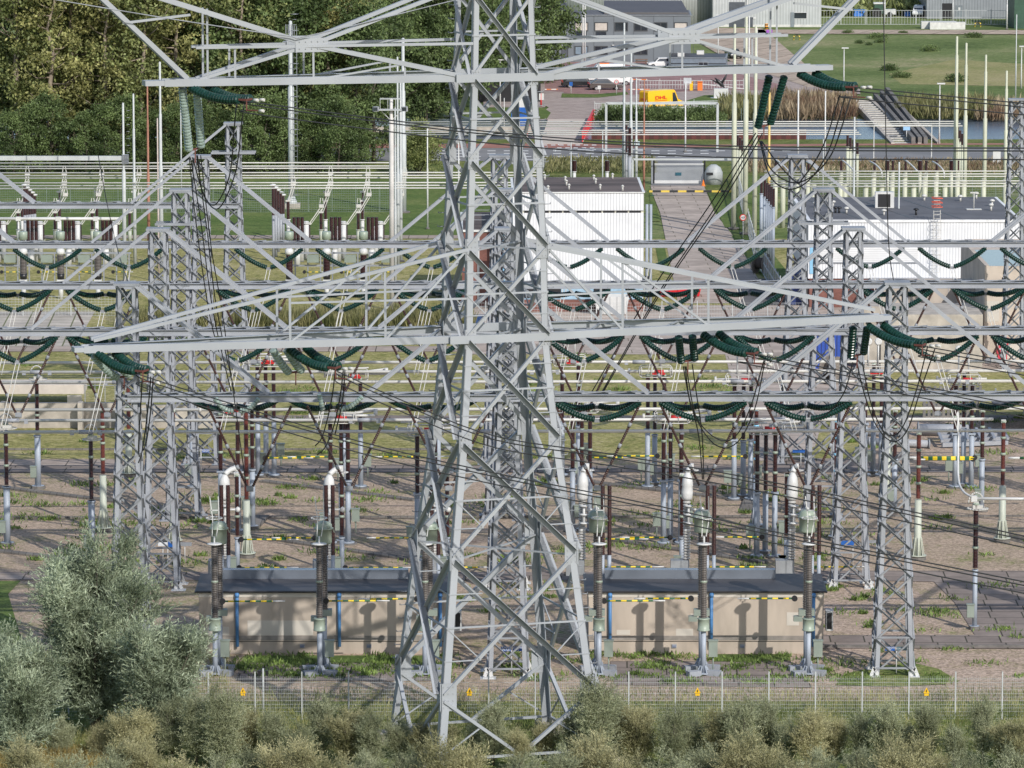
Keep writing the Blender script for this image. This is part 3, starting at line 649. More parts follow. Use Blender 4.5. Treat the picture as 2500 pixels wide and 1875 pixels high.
VC = {'A': [(610, 0, 'f'), (853, 0, 'f'), (1096, 0, 'f'), (1458, 1, ''), (1715, 1, ''), (1972, 1, ''), (2393, 0, 'b'), (2650, 0, '')],
      'B': [(60 - 15, 1, ''), (262, 1, ''), (-170, 1, ''), (580, 1, ''), (812, 1, ''), (1044, 1, ''), (1426, 1, ''), (1658, 1, ''), (1890, 1, ''), (2290, 1, ''), (2515, 1, '')],
      'C': [(-178, 1, ''), (37, 1, ''), (252, 1, ''), (619, 1, ''), (834, 1, ''), (1049, 1, ''), (1400, 1, ''), (1617, 1, ''), (1832, 1, ''), (2190, 1, ''), (2413, 1, '')],
      'D': [(-80, 1, ''), (117, 1, ''), (316, 1, ''), (657, 1, ''), (855, 1, ''), (1054, 1, ''), (1388, 1, ''), (1587, 1, ''), (1788, 1, ''), (2123, 1, ''), (2323, 1, ''), (2523, 1, '')]}
def droppers(name, label, pts_list, r, m, cat='conductor'):
    t = thing(name, label, cat, pts_list[0][0], None)
    for pts in pts_list:
        mb = MB(); mb.sweep(crom(pts, 5), r, 5); mb.build('wire', m, t)
    return t
for key in 'ABCD':
    row = 0
    vis = [v for v in VC[key] if -150 < v[0] < 2620]
    for i, (pc, front, mode) in enumerate(vis):
        s_ = sc(YG[key]); half = 2.42
        lab = f'sagging green disc insulator V, {nth(i)} from the left under the {NAMEG[key]} gantry beam'
        if front: TIPS[key, i] = vstring(key, pc, {'A': .95, 'B': 1.5, 'C': 1.35, 'D': 1.35}[key], -.55, half, lab, GREENI, i, .18)
        if key in 'ABC' :
            lab2 = f'shallow green disc insulator V, {nth(i)} from the left behind the {NAMEG[key]} gantry beam'
            vstring(key, pc - (40 if key == 'A' and i < 3 else 0), .55, .55, half, lab2, GREENI, i, .2)
        if key != 'D' and mode != 'b' and not (key == 'A' and i > 6):
            # big V of brown rod insulators
            Y0 = YG[key]; zb = GINFO[key][2]; c = PG(pc, ROWB[key], Y0); top = Vector((c.x, c.y - .55, zb - .35)); tip = top + Vector((0, -.1, -4.75))
            t = thing('rod_insulator', f'large V of brown ribbed rod insulators, {nth(i)} from the left hanging from the {NAMEG[key]} gantry', 'insulator', top, f'brown rod V insulators of the {NAMEG[key]} gantry')
            for s2 in (-1, 1):
                a = top + Vector((s2 * 2.4, 0, 0)); b = tip + Vector((s2 * .12, 0, 0)); mb = MB()
                for q in range(4): mb.ribs(a.lerp(b, q / 4 + .02), a.lerp(b, (q + 1) / 4 - .02), .085, .06, .11, 7)
                mb.build('rod', BROWN, t); mb = MB()
                for q in range(1, 4): mb.tube(a.lerp(b, q / 4 - .025), a.lerp(b, q / 4 + .025), .1, n=8)
                mb.build('joint', STEELD, t)
            mb = MB(); mb.box(tip, (.4, .16, .25)); mb.tube(tip + Vector((-.2, 0, -.15)), tip + Vector((.2, 0, -.15)), .05); mb.build('clamp', STEELD, t)
    # droppers from the V tips down to the equipment
    for i, (pc, front, mode) in enumerate(vis):
        if not front: continue
        tip = TIPS[key, i]; dx = (tip.x) * .0
        if key in 'BCD':
            side = 1 if pc > 1700 else -1
            end = tip + Vector((side * (1.2 if pc > 1700 else .9), -1.5, -4.2))
            droppers('dropper_wires', f'pair of pale dropper wires, {nth(i)} from the left below the {NAMEG[key]} gantry beam', [[tip + Vector((o, 0, -.1)), tip.lerp(end, .5) + Vector((o, 0, -.1)), end + Vector((o, 0, 0))] for o in (-.12, .12)], .028, ALU)
# pale jumpers at gantry A left
def AP(px, py, yo=0): return PG(px, py, YG['A'] + yo)
t = thing('insulator_string', 'pale grey green disc insulator V under the nearest gantry beam, left of the pylon', 'insulator', AP(580, 1000))
for a, b in (((525, 972), (570, 1002)), ((632, 972), (585, 1002))):
    mb = MB(); rib_path(mb, sagline(AP(*a, -1.2), AP(*b, -1.2), .25), .16, .11, .15, 9); mb.build('insulator_arm', PALEI, t)
t = thing('insulator_string', 'short pale disc insulator pair crossing the nearest gantry beam close to the pylon', 'insulator', AP(790, 970))
for a, b in (((780, 962), (790, 1002)), ((885, 968), (830, 1000))):
    mb = MB(); rib_path(mb, sagline(AP(*a, -1.2), AP(*b, -1.2), .15), .15, .1, .15, 9); mb.build('insulator_arm', PALEI, t)
# corner mast top right
t = thing('lattice_mast', 'tall narrow lattice mast rising beside the concrete building at the right edge', 'mast', G(2472, 900))
g = G(2472, 900); zt = P(2472, 244, g.y).z; mb = MB(); hw = lambda z: .85 - .35 * z / zt
lev = [0]
while lev[-1] < zt - 1: lev.append(lev[-1] + 1.5 * hw(lev[-1]) * 1.3)
lev[-1] = zt
for z0, z1 in zip(lev[:-1], lev[1:]):
    c0 = [Vector((g.x + i * hw(z0), g.y + j * hw(z0), z0)) for i, j in ((-1, -1), (1, -1), (1, 1), (-1, 1))]; c1 = [Vector((g.x + i * hw(z1), g.y + j * hw(z1), z1)) for i, j in ((-1, -1), (1, -1), (1, 1), (-1, 1))]
    for k in range(4): fn = Vector(((0, -1, 0), (1, 0, 0), (0, 1, 0), (-1, 0, 0))[k]); lbar(mb, c0[k], c1[(k + 1) % 4], .11, fn); lbar(mb, c0[(k + 1) % 4], c1[k], .11, fn)
col = mb.build('lattice', STEELD, t)
for i, j in ((-1, -1), (1, -1), (1, 1), (-1, 1)):
    mb = MB(); mb.angle((g.x + i * hw(0), g.y + j * hw(0), 0), (g.x + i * hw(zt), g.y + j * hw(zt), zt), .2, (-i, 0, 0), (0, -j, 0), .03); mb.build('leg', STEEL, t)
mb = MB(); mb.box((g.x, g.y, zt + .05), (1.3, 1.3, .12)); mb.build('cap', STEELD, t)

# ============================================================ THE BIG PYLON
YP = G(1208, 1842).y; PC = Vector((P(1208, 1842, YP).x, YP, 0)); PHI = R(17.5)
U = Vector((math.cos(PHI), math.sin(PHI), 0)); V = Vector((-math.sin(PHI), math.cos(PHI), 0)); W3 = Vector((0, 0, 1))
def L(u, v, z): return PC + U * u + V * v + W3 * z
def zrow(py): return P(1208, py, YP).z
ZL = [zrow(y) for y in (-320, -130, -22, 183, 381, 596, 812, 1058, 1332, 1655, 1828)]
WL = [1.25, 1.45, 1.60, 1.71, 1.95, 2.15, 2.22, 2.66, 3.37, 4.11, 4.50]
def wz(z):
    return float(np.interp(z, ZL[::-1], WL[::-1]))
t = PY = thing('lattice_pylon', 'huge grey lattice pylon with two pairs of crossarms, standing among the willows', 'pylon', PC)
CS = ((-1, -1), (1, -1), (1, 1), (-1, 1))
for i, j in CS:
    mb = MB()
    for a in range(len(ZL) - 1):
        z0, z1 = ZL[a + 1], ZL[a]; p = L(i * wz(z0), j * wz(z0), z0); q = L(i * wz(z1), j * wz(z1), z1)
        mb.angle(p, q, .27 + .15 * (a / 9), U * -i, V * -j, .045)
    leg = mb.build('leg', PYL, t)
    for z0, s_ in ((ZL[3], .42), (ZL[4], .46), (ZL[5], .55), (ZL[6], .5), (ZL[7], .55), (ZL[8], .6), (ZL[9], .72)):
        w0 = wz(z0)
        mb = MB()
        mb.plate(L(i * (w0 - s_ * .45), j * (w0 + .03), z0), U * s_ * .62, W3 * s_, V, .03)
        for bi in range(12):
            bu = ((bi % 3) - 1) * s_ * .36; bz = (bi // 3 - 1.5) * s_ * .5
            c = L(i * (w0 - s_ * .45) + bu, j * (w0 + .045), z0 + bz); mb.tube(c, c + V * (j * .035), .035, n=6)
        mb.build('gusset_plate', PYL, leg)
        mb = MB(); mb.plate(L(i * (w0 + .03), j * (w0 - s_ * .45), z0), V * s_ * .62, W3 * s_, U, .03); mb.build('gusset_plate', PYL, leg)
    fb = MB(); c = L(i * wz(ZL[-1]), j * wz(ZL[-1]), 0); fb.box((c.x, c.y, .1), (1.3, 1.3, 1.0), PHI); fb.build('footing', CONC, t)
# step bolts on two legs
for (i, j) in ((-1, 1), (1, -1)):
    mb = MB(); z0 = 2.5; k = 0
    while z0 < ZL[1]:
        w0 = wz(z0); p = L(i * w0, j * w0, z0); d = (U if k % 2 else V) * (i if k % 2 else j); mb.tube(p, p + (U * i * .32), .022, n=5); mb.tube(p + U * i * .32, p + U * i * .32 + W3 * .08, .022, n=5); z0 += .72; k += 1
    mb.build('step_bolt_rungs', STEELD, t)
def face(f, a, z):          # point on face f (0 front,1 right,2 back,3 left) at lateral fraction a in -1..1
    w0 = wz(z)
    return [L(a * w0, -w0, z), L(w0, a * w0, z), L(-a * w0, w0, z), L(-w0, -a * w0, z)][f]
NF = [-V, U, V, -U]
for f in range(4):
    for k in range(1, 9):
        zt_, zb_ = ZL[k] - .1, ZL[k + 1] + .1
        if k == 1: zt_ = ZL[1]
        wd = .17 + .012 * k
        for sgn in (-1, 1):
            mb = MB(); a, b = face(f, sgn * .97, zb_), face(f, -sgn * .97, zt_); off = NF[f] * (.05 if sgn > 0 else -.06)
            d = (b - a).normalized(); n2 = d.cross(NF[f]).normalized()
            if n2.z < 0: n2 = -n2
            lbar(mb, a + off, b + off, wd, NF[f], .03); mb.build('diagonal_brace', PYL, t)
        zm = (zt_ + zb_) / 2
        mb = MB(); mb.bar(face(f, -1, zm), face(f, 1, zm), .08, .09); mb.build('horizontal_strut', PYL, t)
        if k >= 5:   # secondary bracing in the wide panels
            for sgn in (-1, 1):
                for a, b in (((sgn, zm + (zt_ - zm) * .0), (sgn * .5, zb_ + (zm - zb_) * .5)), ((sgn, zb_ + (zm - zb_) * .5), (sgn * .5, zb_ + (zm - zb_) * .5)), ((sgn, zt_ - (zt_ - zm) * .5), (sgn * .5, zt_ - (zt_ - zm) * .5))):
                    mb = MB(); mb.bar(face(f, *a), face(f, *b), .055, .055); mb.build('secondary_brace', PYL, t)
    # bottom K bracing
    zt_, zb_ = ZL[9] - .2, max(.6, ZL[10])
    for sgn in (-1, 1):
        mb = MB(); a, b = face(f, sgn * .97, zt_), face(f, 0, .9); mb.bar(a, b, .2, .16); mb.build('diagonal_brace', PYL, t)
        mb = MB(); mb.bar(face(f, sgn, .9), face(f, sgn * .5, (zt_ + .9) / 2), .07); mb.build('secondary_brace', PYL, t)
    mb = MB(); mb.bar(face(f, -1, .9), face(f, 1, .9), .14, .12); mb.build('horizontal_strut', PYL, t)
for k in (3, 5, 6, 8):      # plan bracing seen from above
    for a, b in (((-1, -1), (1, 1)), ((-1, 1), (1, -1))):
        w0 = wz(ZL[k]); mb = MB(); mb.bar(L(a[0] * w0, a[1] * w0, ZL[k] - .12), L(b[0] * w0, b[1] * w0, ZL[k] - .12), .1, .08); mb.build('plan_brace', PYL, t)
# crossarms
def arm(sg, z0, z1, Lt, zt_tip, hang, name='crossarm', wt=.32, tipl=.9):
    """bottom chords at z0 out to |u|=Lt, top chords from z1 at the body to the tip"""
    w0, w1 = wz(z0), wz(z1); bw = lambda u: w0 + (wt - w0) * (u - w0) / (Lt - w0)
    tw = lambda u: w1 + (wt - w1) * (u - w1) / (Lt - w1); tz = lambda u: z1 + (zt_tip - z1) * (u - w1) / (Lt - w1)
    root = MB(); root.bar(L(sg * (Lt - .2), 0, z0 - .02), L(sg * (Lt + tipl), 0, z0), .75, .24); ar = root.build(name, PYL, t)
    for j in (-1, 1):
        mb = MB(); mb.bar(L(sg * w0, j * w0, z0), L(sg * (Lt + tipl * .5), j * wt, z0), .13, .36); mb.bar(L(sg * w0, j * (w0 - .1), z0 + .18), L(sg * Lt, j * (wt - .08), z0 + .18), .3, .03); mb.build('bottom_chord', PYL, ar)
        if z1 != z0:
            mb = MB(); mb.bar(L(sg * w1, j * w1, z1), L(sg * Lt, j * wt, zt_tip), .2, .17); mb.build('top_chord', PYL, ar)
        us = hang
        for k, u in enumerate(us):
            if z1 != z0:
                mb = MB(); mb.bar(L(sg * u, j * bw(u), z0), L(sg * u, j * tw(u), tz(u)), .12, .12); mb.build('vertical_strut', PYL, ar)
                up = w1 if k == 0 else us[k - 1]
                mb = MB(); mb.bar(L(sg * u, j * bw(u), z0 + .1), L(sg * up, j * tw(up), tz(up)), .11, .11); mb.build('arm_brace', PYL, ar)
        if z1 != z0:
            mb = MB(); zc = (z0 + z1) / 2 - .2; mb.bar(L(sg * wz(zc), j * wz(zc), zc), L(sg * us[-1], j * tw(us[-1]), zc), .1, .1); mb.build('arm_strut', PYL, ar)
    n = 9
    for k in range(n):
        u0, u1 = w0 + (Lt - w0) * k / n, w0 + (Lt - w0) * (k + 1) / n
        mb = MB(); mb.bar(L(sg * u0, (-1) ** k * bw(u0), z0 + .05), L(sg * u1, -(-1) ** k * bw(u1), z0 + .05), .1, .07); mb.build('plan_brace', PYL, ar)
    return bw
zlo, zwa, zup = ZL[6], ZL[5], ZL[3]
for sg, Lt in ((-1, 21.3), (1, 21.0)):
    bwl = arm(sg, zlo, zwa, Lt, zlo + .45, (6.4, 11.3), tipl=1.0)
# straight front and back girders across the body
for z0 in (zlo, zup):
    for j in (-1, 1):
        mb = MB(); w0 = wz(z0) + .1; mb.bar(L(-w0 - .8, j * (w0 + .03), z0), L(w0 + .8, j * (w0 + .03), z0), .1, .42); mb.build('body_girder', PYL, t)
# upper arms: a tall X truss
zg = zrow(97)
for sg in (-1, 1):
    LtU = 16.9; w0 = wz(zup); bw = lambda u: w0 + (.35 - w0) * (u - w0) / (LtU - w0)
    mb = MB(); mb.bar(L(sg * (LtU - .2), 0, zup), L(sg * (LtU + 1.6), 0, zup), .8, .26); ar = mb.build('crossarm', PYL, t)
    ut = 16.9 + (zrow(-320) - zup) * .93
    for j in (-1, 1):
        mb = MB(); mb.bar(L(sg * w0, j * w0, zup), L(sg * (LtU + .6), j * .35, zup), .13, .36); mb.bar(L(sg * w0, j * (w0 - .1), zup + .18), L(sg * LtU, j * .27, zup + .18), .3, .03); mb.build('bottom_chord', PYL, ar)
        bg = bw(10.0) * .9; zT = zrow(-320)
        for a, b, wd in (((w0, w0, zup), (10.0, bg, zg), .26), ((10.0, bg, zg), (10.0 + (zT - zg) * 3.1, .5, zT), .3), ((LtU - 1.2, .4, zup + .15), (10.0, bg, zg), .2), ((10.0, bg, zg), (wz(zT), wz(zT), zg + (10 - wz(zT)) * .36), .24)):
            mb = MB(); mb.bar(L(sg * a[0], j * a[1], a[2]), L(sg * b[0], j * b[1], b[2]), wd, wd * .8); mb.build('diagonal_brace', PYL, ar)
        mb = MB(); mb.bar(L(sg * wz(zg), j * wz(zg), zg - .05), L(sg * 15.9, j * .5, zg - .05), .13, .14); mb.build('arm_strut', PYL, ar)
        mb = MB(); mb.plate(L(sg * 10.0, j * bg - .12 * (1 if j > 0 else 1), zg), U * .85, W3 * .36, V, .04)
        for bi in range(10):
            c = L(sg * 10.0 + (bi % 5 - 2) * .32, j * bg - .15, zg + (.18 if bi < 5 else -.18)); mb.tube(c, c - V * .04, .035, n=6)
        mb.build('gusset_plate', PYL, ar)
        for u, zz in ((9.9, zg), (5.2, zup + (zg - zup) * .42), (15.3, zg + .0), (13.9, zg - 0.1)):
            mb = MB(); mb.bar(L(sg * u, j * bw(u), zup), L(sg * u, j * bw(u) * .95, zz if u < 14 else zz + (1.9 if u > 15 else 0)), .1, .1); mb.build('vertical_strut', PYL, ar)
        mb = MB(); mb.bar(L(sg * 5.2, j * bw(5.2), zup + (zg - zup) * .42), L(sg * 9.5, j * bw(9.5), zup + .1), .09, .09); mb.build('arm_brace', PYL, ar)
    # outer leaning post, two flanges joined by rungs
    q0, q1 = (LtU - .6, zup + .2), (LtU + .2 + (zT - zup) * .96, zT)
    for j in (-1, 1):
        mb = MB(); mb.bar(L(sg * q0[0], j * .26, q0[1]), L(sg * q1[0], j * .26, q1[1]), .22, .24); mb.build('outer_post', PYL, ar)
    rg = MB()
    for k in range(26):
        a = L(sg * (q0[0] + (q1[0] - q0[0]) * k / 26), -.3, q0[1] + (q1[1] - q0[1]) * k / 26); rg.tube(a, a + V * .6, .03, n=5)
    rg.build('rungs', STEELD, ar)
    mb = MB(); mb.bar(L(sg * 19.6, -.25, zrow(38 if sg < 0 else 40)), L(sg * 16.2, -.6, zrow(20)), .12, .12); mb.build('arm_brace', PYL, ar)
    n = 7
    for k in range(n):
        u0, u1 = w0 + (LtU - w0) * k / n, w0 + (LtU - w0) * (k + 1) / n
        mb = MB(); mb.bar(L(sg * u0, (-1) ** k * bw(u0), zup + .05), L(sg * u1, -(-1) ** k * bw(u1), zup + .05), .1, .07); mb.build('plan_brace', PYL, ar)
# inclined handrail wires over the upper arm
# ------------------------------------------------------------ strings and conductors on the pylon
PSI = R(35); WD = Vector((math.cos(PSI), -math.sin(PSI), 0))
def onwire(px, py, T0):      # pixel ray meets the vertical plane through T0 along the line direction
    d = ray(px, py); n = Vector((-WD.y, WD.x, 0)); o = Vector((0, 0, HC)); k = (T0 - o).dot(n) / d.dot(n); return o + d * k
def atY(px, py, Y): return P(px, py, Y)
TENS = [((465, 212), (583, 243), 'upper left', GREENI, .62), ((2085 - 135, 178), (2064, 212), 'upper right', GREENI, .62), ((238, 862), (330, 905), 'outer lower left', GREENI, .62),
        ((705, 850), (800, 897), 'inner lower left', GREENI, .62), ((1715, 815), (1822, 862), 'inner lower right', GREENI, .62), ((2118, 795), (2232, 842), 'outer lower right', GREENI, .62)]
TIPW = {}
for (a, b, nm, m_, g_) in TENS:
    ya = YP + (a[0] - 1208) / 46.5 * math.tan(PHI) / 1
    T0 = P(a[0], a[1], ya); p1 = onwire(b[0], b[1], T0); ydir = Vector((WD.y, -WD.x, 0)) * -1
    t = thing('tension_insulator', f'pair of dark green tension insulators at the {nm.replace("left", "western").replace("right", "eastern")} end of the pylon crossarm' if 'upper' in nm else f'pair of dark green tension insulators at the {nm.replace("left", "western").replace("right", "eastern")} hanger of the low crossarm', 'insulator', T0, 'double tension insulators of the pylon')
    o_ = V * .0 + U * .95
    for s_ in (0, 1):
        off = U * (0.95 * s_) + V * (.25 * s_)
        mb = MB(); rib_path(mb, sagline(T0 + off, p1 + off * (.72 if s_ else 1), .22), .24, .17, .17, 12); mb.build('insulator_disc_string', m_, t)
        mb = MB(); mb.tube(T0 + off + W3 * .35, T0 + off, .06, n=6); mb.box(T0 + off + W3 * .2, (.2, .2, .25)); mb.build('shackle', STEELD, t)
    yk = MB(); e = p1 + WD * .5; yk.bar(p1 + U * .72 + V * .18, e, .07, .1); yk.bar(p1, e, .07, .1); yk.bar(e, e + W3 * -.55, .06); yk.bar(e + W3 * -.5, e + WD * .7 + W3 * -.5, .06); yk.build('yoke', mat('rusty_yoke', (.14, .045, .035), .7), t)
    cl = MB()
    for c in (e + WD * .45 + W3 * .02, e + WD * .9 + W3 * .04 + V * .2, e + WD * .8 + W3 * -.5): cl.tube(c, c + WD * .28, .08, n=8)
    cl.build('clamp', ALU, t); TIPW[nm] = e
def wire(name, label, lines, r, m, cat='cable', group=None):
    t = thing(name, label, cat, lines[0][0], group)
    for pts in lines: mb = MB(); mb.sweep(crom(pts, 6), r, 5); mb.build('strand', m, t)
    return t
WIRE = mat('conductor_wire', (0.05, 0.05, 0.052), .5, 0, .1, 1)
CW = {'upper left': [(640, 253), (1250, 327), (1800, 357), (2600, 362)], 'outer lower left': [(372, 912), (850, 955), (1210, 1004), (1900, 1160), (2600, 1290)], 'inner lower left': [(835, 900), (1210, 1020 + 140), (1900, 1303), (2600, 1430)],
      'upper right': [(2085, 213), (2600, 262)], 'inner lower right': [(1860, 868), (2600, 1010)], 'outer lower right': [(2270, 848), (2600, 905)]}
CW['inner lower left'] = [(835, 912), (1000, 985), (1210, 1065), (1500, 1110), (1900, 1180), (2600, 1330)]
CW['outer lower left'] = [(372, 925), (850, 1070), (1210, 1155), (1560, 1225), (1900, 1300), (2600, 1440)]
for nm, px in CW.items():
    T0 = TIPW[nm]; ls = []
    for dy, du in ((0, 0), (7 if 'upper left' in nm else 9, .35), (28, 0.0)):
        ls.append([T0 + W3 * (-.5 if dy == 28 else 0) + V * du * .3] + [onwire(x, y + dy, T0 + V * du) for x, y in px])
    wire('conductor_bundle', f'bundle of three dark conductors leaving the {nm.replace("left", "western").replace("right", "eastern")} tension insulators towards the right edge', ls, .033, WIRE, 'power line', 'overhead conductor bundles')
# hanging pairs
HANG = [((445, 215), (462, 368), (481, 224), (491, 360), PALEI, -1, 'pair of long pale glass insulators hanging from the western tip of the upper crossarm'),
        ((1878, 185), (1850, 312), (1915, 186), (1880, 303), GREENI, 1, 'pair of long dark green insulators hanging from the eastern tip of the upper crossarm'),
        ((1657, 822), (1663, 884), (1690, 820), (1696, 878), GREENI, .55, 'pair of dark green insulators hanging upright from the low crossarm'),
        ((2083, 800), (2077, 872), (2117, 800), (2108, 863), GREENI, 1.1, 'pair of dark green insulators hanging at the eastern tip of the low crossarm'),
        ((666, 853), (706, 910), (700, 853), (738, 906), PALEI, -.6, 'pair of pale glass insulators curving below the low crossarm, western inner hanger'),
        ((228, 868), (288, 922), (262, 868), (318, 915), PALEI, -1.15, 'pale glass insulators behind the outermost green pair of the low crossarm')]
HB = []
for (a, b, c, d, m_, k, lab) in HANG:
    ya = YP + (a[0] - 1208) / 46.5 * math.tan(PHI)
    t = thing('hanging_insulator', lab, 'insulator', P(a[0], a[1], ya))
    for p, q in ((a, b), (c, d)):
        mb = MB(); rib_path(mb, sagline(P(*p, ya + .4), P(*q, ya + 1.4), .1 if 'curving' in lab or 'behind' in lab else .04), .215, .15, .17, 12); mb.build('insulator_disc_string', m_, t)
    mb = MB(); mb.bar(P(*b, ya + 1.4), P(*d, ya + 1.4), .07, .1); e = (P(*b, ya + 1.4) + P(*d, ya + 1.4)) / 2; mb.bar(e, e - W3 * .7, .06); mb.build('yoke', mat('rusty_yoke', (.14, .045, .035), .7), t); HB.append((e, ya))
def pxw(lst): return [P(x, y, Y) for x, y, Y in lst]
YT = YP + 12; ya = YG['A']; yb = YG['B']; yc = YG['C']; yd = YG['D']
wire('slack_wires', 'thick black slack wires falling from the eastern upper hanging insulators to the nearest gantry beam', [pxw([(1845, 325, YT), (1740, 490, YT + 4), (1590, 710, YT + 9), (1437, 970, ya + 1)]), pxw([(1850, 330, YT), (1750, 500, YT + 4), (1605, 720, YT + 9), (1462, 970, ya + 1)]), pxw([(1862, 325, YT), (1765, 490, YT + 4), (1613, 715, YT + 9), (1468, 965, ya + 1)])], .035, BLACK, group=None)
wire('jumper_loop', 'thick black jumper loop hanging between the two eastern insulator pairs of the upper crossarm', [pxw([(2064, 232, YP + 5), (2045, 300, YP + 5), (2020, 375, YP + 6), (1975, 440, YP + 7), (1925, 462, YP + 8), (1880, 430, YP + 9), (1855, 345, YT)]), pxw([(2076, 240, YP + 5), (2055, 310, YP + 5), (2028, 380, YP + 6), (1980, 432, YP + 7), (1930, 445, YP + 8), (1880, 410, YP + 9), (1858, 345, YT)]), pxw([(2050, 232, YP + 5), (2020, 330, YP + 5), (1995, 385, YP + 6), (1960, 435, YP + 7), (1945, 445, YP + 8), (1900, 400, YP + 9), (1860, 345, YT)])], .04, BLACK)
yl = YP - 5
wire('jumper_loop', 'black jumper loop hanging below the upper western crossarm tip', [pxw([(597, 250, yl), (590, 300, yl), (575, 420, yl + 8), (535, 508, yl + 12), (500, 480, yl + 14), (470, 385, yl + 8)]), pxw([(578, 250, yl), (572, 310, yl), (560, 430, yl + 8), (525, 500, yl + 12), (495, 470, yl + 14), (482, 380, yl + 8)])], .035, BLACK)
wire('slack_wires', 'fan of thin black wires falling from the western upper hanging insulators behind the low crossarm', [pxw([(465, 385, yl + 8), (490, 540, yl + 14), (520, 760, yl + 20), (565, 960, ya + 2)]), pxw([(480, 380, yl + 8), (505, 560, yl + 14), (530, 760, yl + 20), (580, 990, ya)]), pxw([(490, 380, yl + 8), (515, 600, yl + 14), (545, 780, yl + 20), (600, 1180, ya - 2)]), pxw([(462, 385, yl + 8), (478, 540, yl + 14), (510, 760, yl + 20), (540, 880, ya + 1)])], .03, BLACK)
wire('slack_wires', 'pair of black wires drooping from the outermost low tension insulators into a loop', [pxw([(347, 925, yl - 4), (343, 1000, yl - 2), (338, 1090, yl), (340, 1115, yl)]), pxw([(368, 920, yl - 4), (362, 990, yl - 2), (352, 1070, yl), (345, 1110, yl), (338, 1130, yl)]), pxw([(374, 920, yl - 4), (368, 1000, yl - 2), (358, 1075, yl), (350, 1100, yl)])], .035, BLACK)
wire('slack_wires', 'black wires drooping from the inner western low insulators to the yard equipment', [pxw([(818, 905, yl), (812, 960, yl + 3), (800, 1020, yl + 6), (785, 1070, yl + 9), (770, 1088, yl + 10)]), pxw([(838, 905, yl), (830, 970, yl + 3), (815, 1040, yl + 6), (795, 1090, yl + 8), (775, 1110, yl + 10)]), pxw([(842, 905, yl), (836, 980, yl + 3), (818, 1060, yl + 6)])], .035, BLACK)
wire('slack_wires', 'black wires running down from the upright green insulator pair', [pxw([(1668, 895, YP + 6), (1680, 960, YP + 10), (1705, 1060, YP + 14), (1715, 1170, ya - 1)]), pxw([(1690, 890, YP + 6), (1700, 960, YP + 10), (1714, 1060, YP + 14), (1718, 1170, ya - 1)]), pxw([(1672, 895, YP + 6), (1690, 1000, YP + 10), (1740, 1065, YP + 14), (1790, 1070, YP + 14), (1830, 1000, YP + 10), (1865, 880, YP)]), pxw([(1675, 895, YP + 6), (1700, 1020, YP + 10), (1750, 1088, YP + 14), (1800, 1080, YP + 14), (1842, 1000, YP + 10), (1868, 880, YP)])], .033, BLACK)
wire('slack_wires', 'thick black wires looping from the eastern tip of the low crossarm', [pxw([(2092, 885, YP + 10), (2110, 960, YP + 12), (2140, 1040, YP + 14), (2180, 1078, YP + 14), (2215, 1050, YP + 12), (2245, 960, YP + 6), (2283, 850, YP + 2)]), pxw([(2105, 885, YP + 10), (2125, 980, YP + 12), (2155, 1050, YP + 14), (2185, 1062, YP + 14), (2210, 1030, YP + 12), (2238, 950, YP + 6), (2265, 845, YP + 2)]), pxw([(2082, 885, YP + 10), (2060, 960, YP + 12), (2020, 1010, YP + 14), (1990, 1022, YP + 15)])], .035, BLACK)
wire('thin_wire', 'single thin dark wire hanging straight down across the meadow', [pxw([(2156, -30, YP + 30), (2164, 400, YP + 30), (2170, 600, YP + 35), (2182, 690, YP + 40)])], .03, BLACK)
wire('thin_wire', 'single thin dark wire crossing the switchgear at the left', [pxw([(240, 380, yc), (262, 500, yc - 5), (290, 620, yc - 8), (315, 695, YG['A'])])], .03, BLACK)
wire('handrail_wire', 'two thin earth wires descending past the western upper crossarm truss', [[L(-24, -1.2, zrow(-30)), L(-17, -1.2, zrow(30)), L(-11.5, -1.2, zrow(72)), L(-10, -1.2, zrow(72)), L(-2.5, -1.2, zrow(-5))]], .03, STEELD)
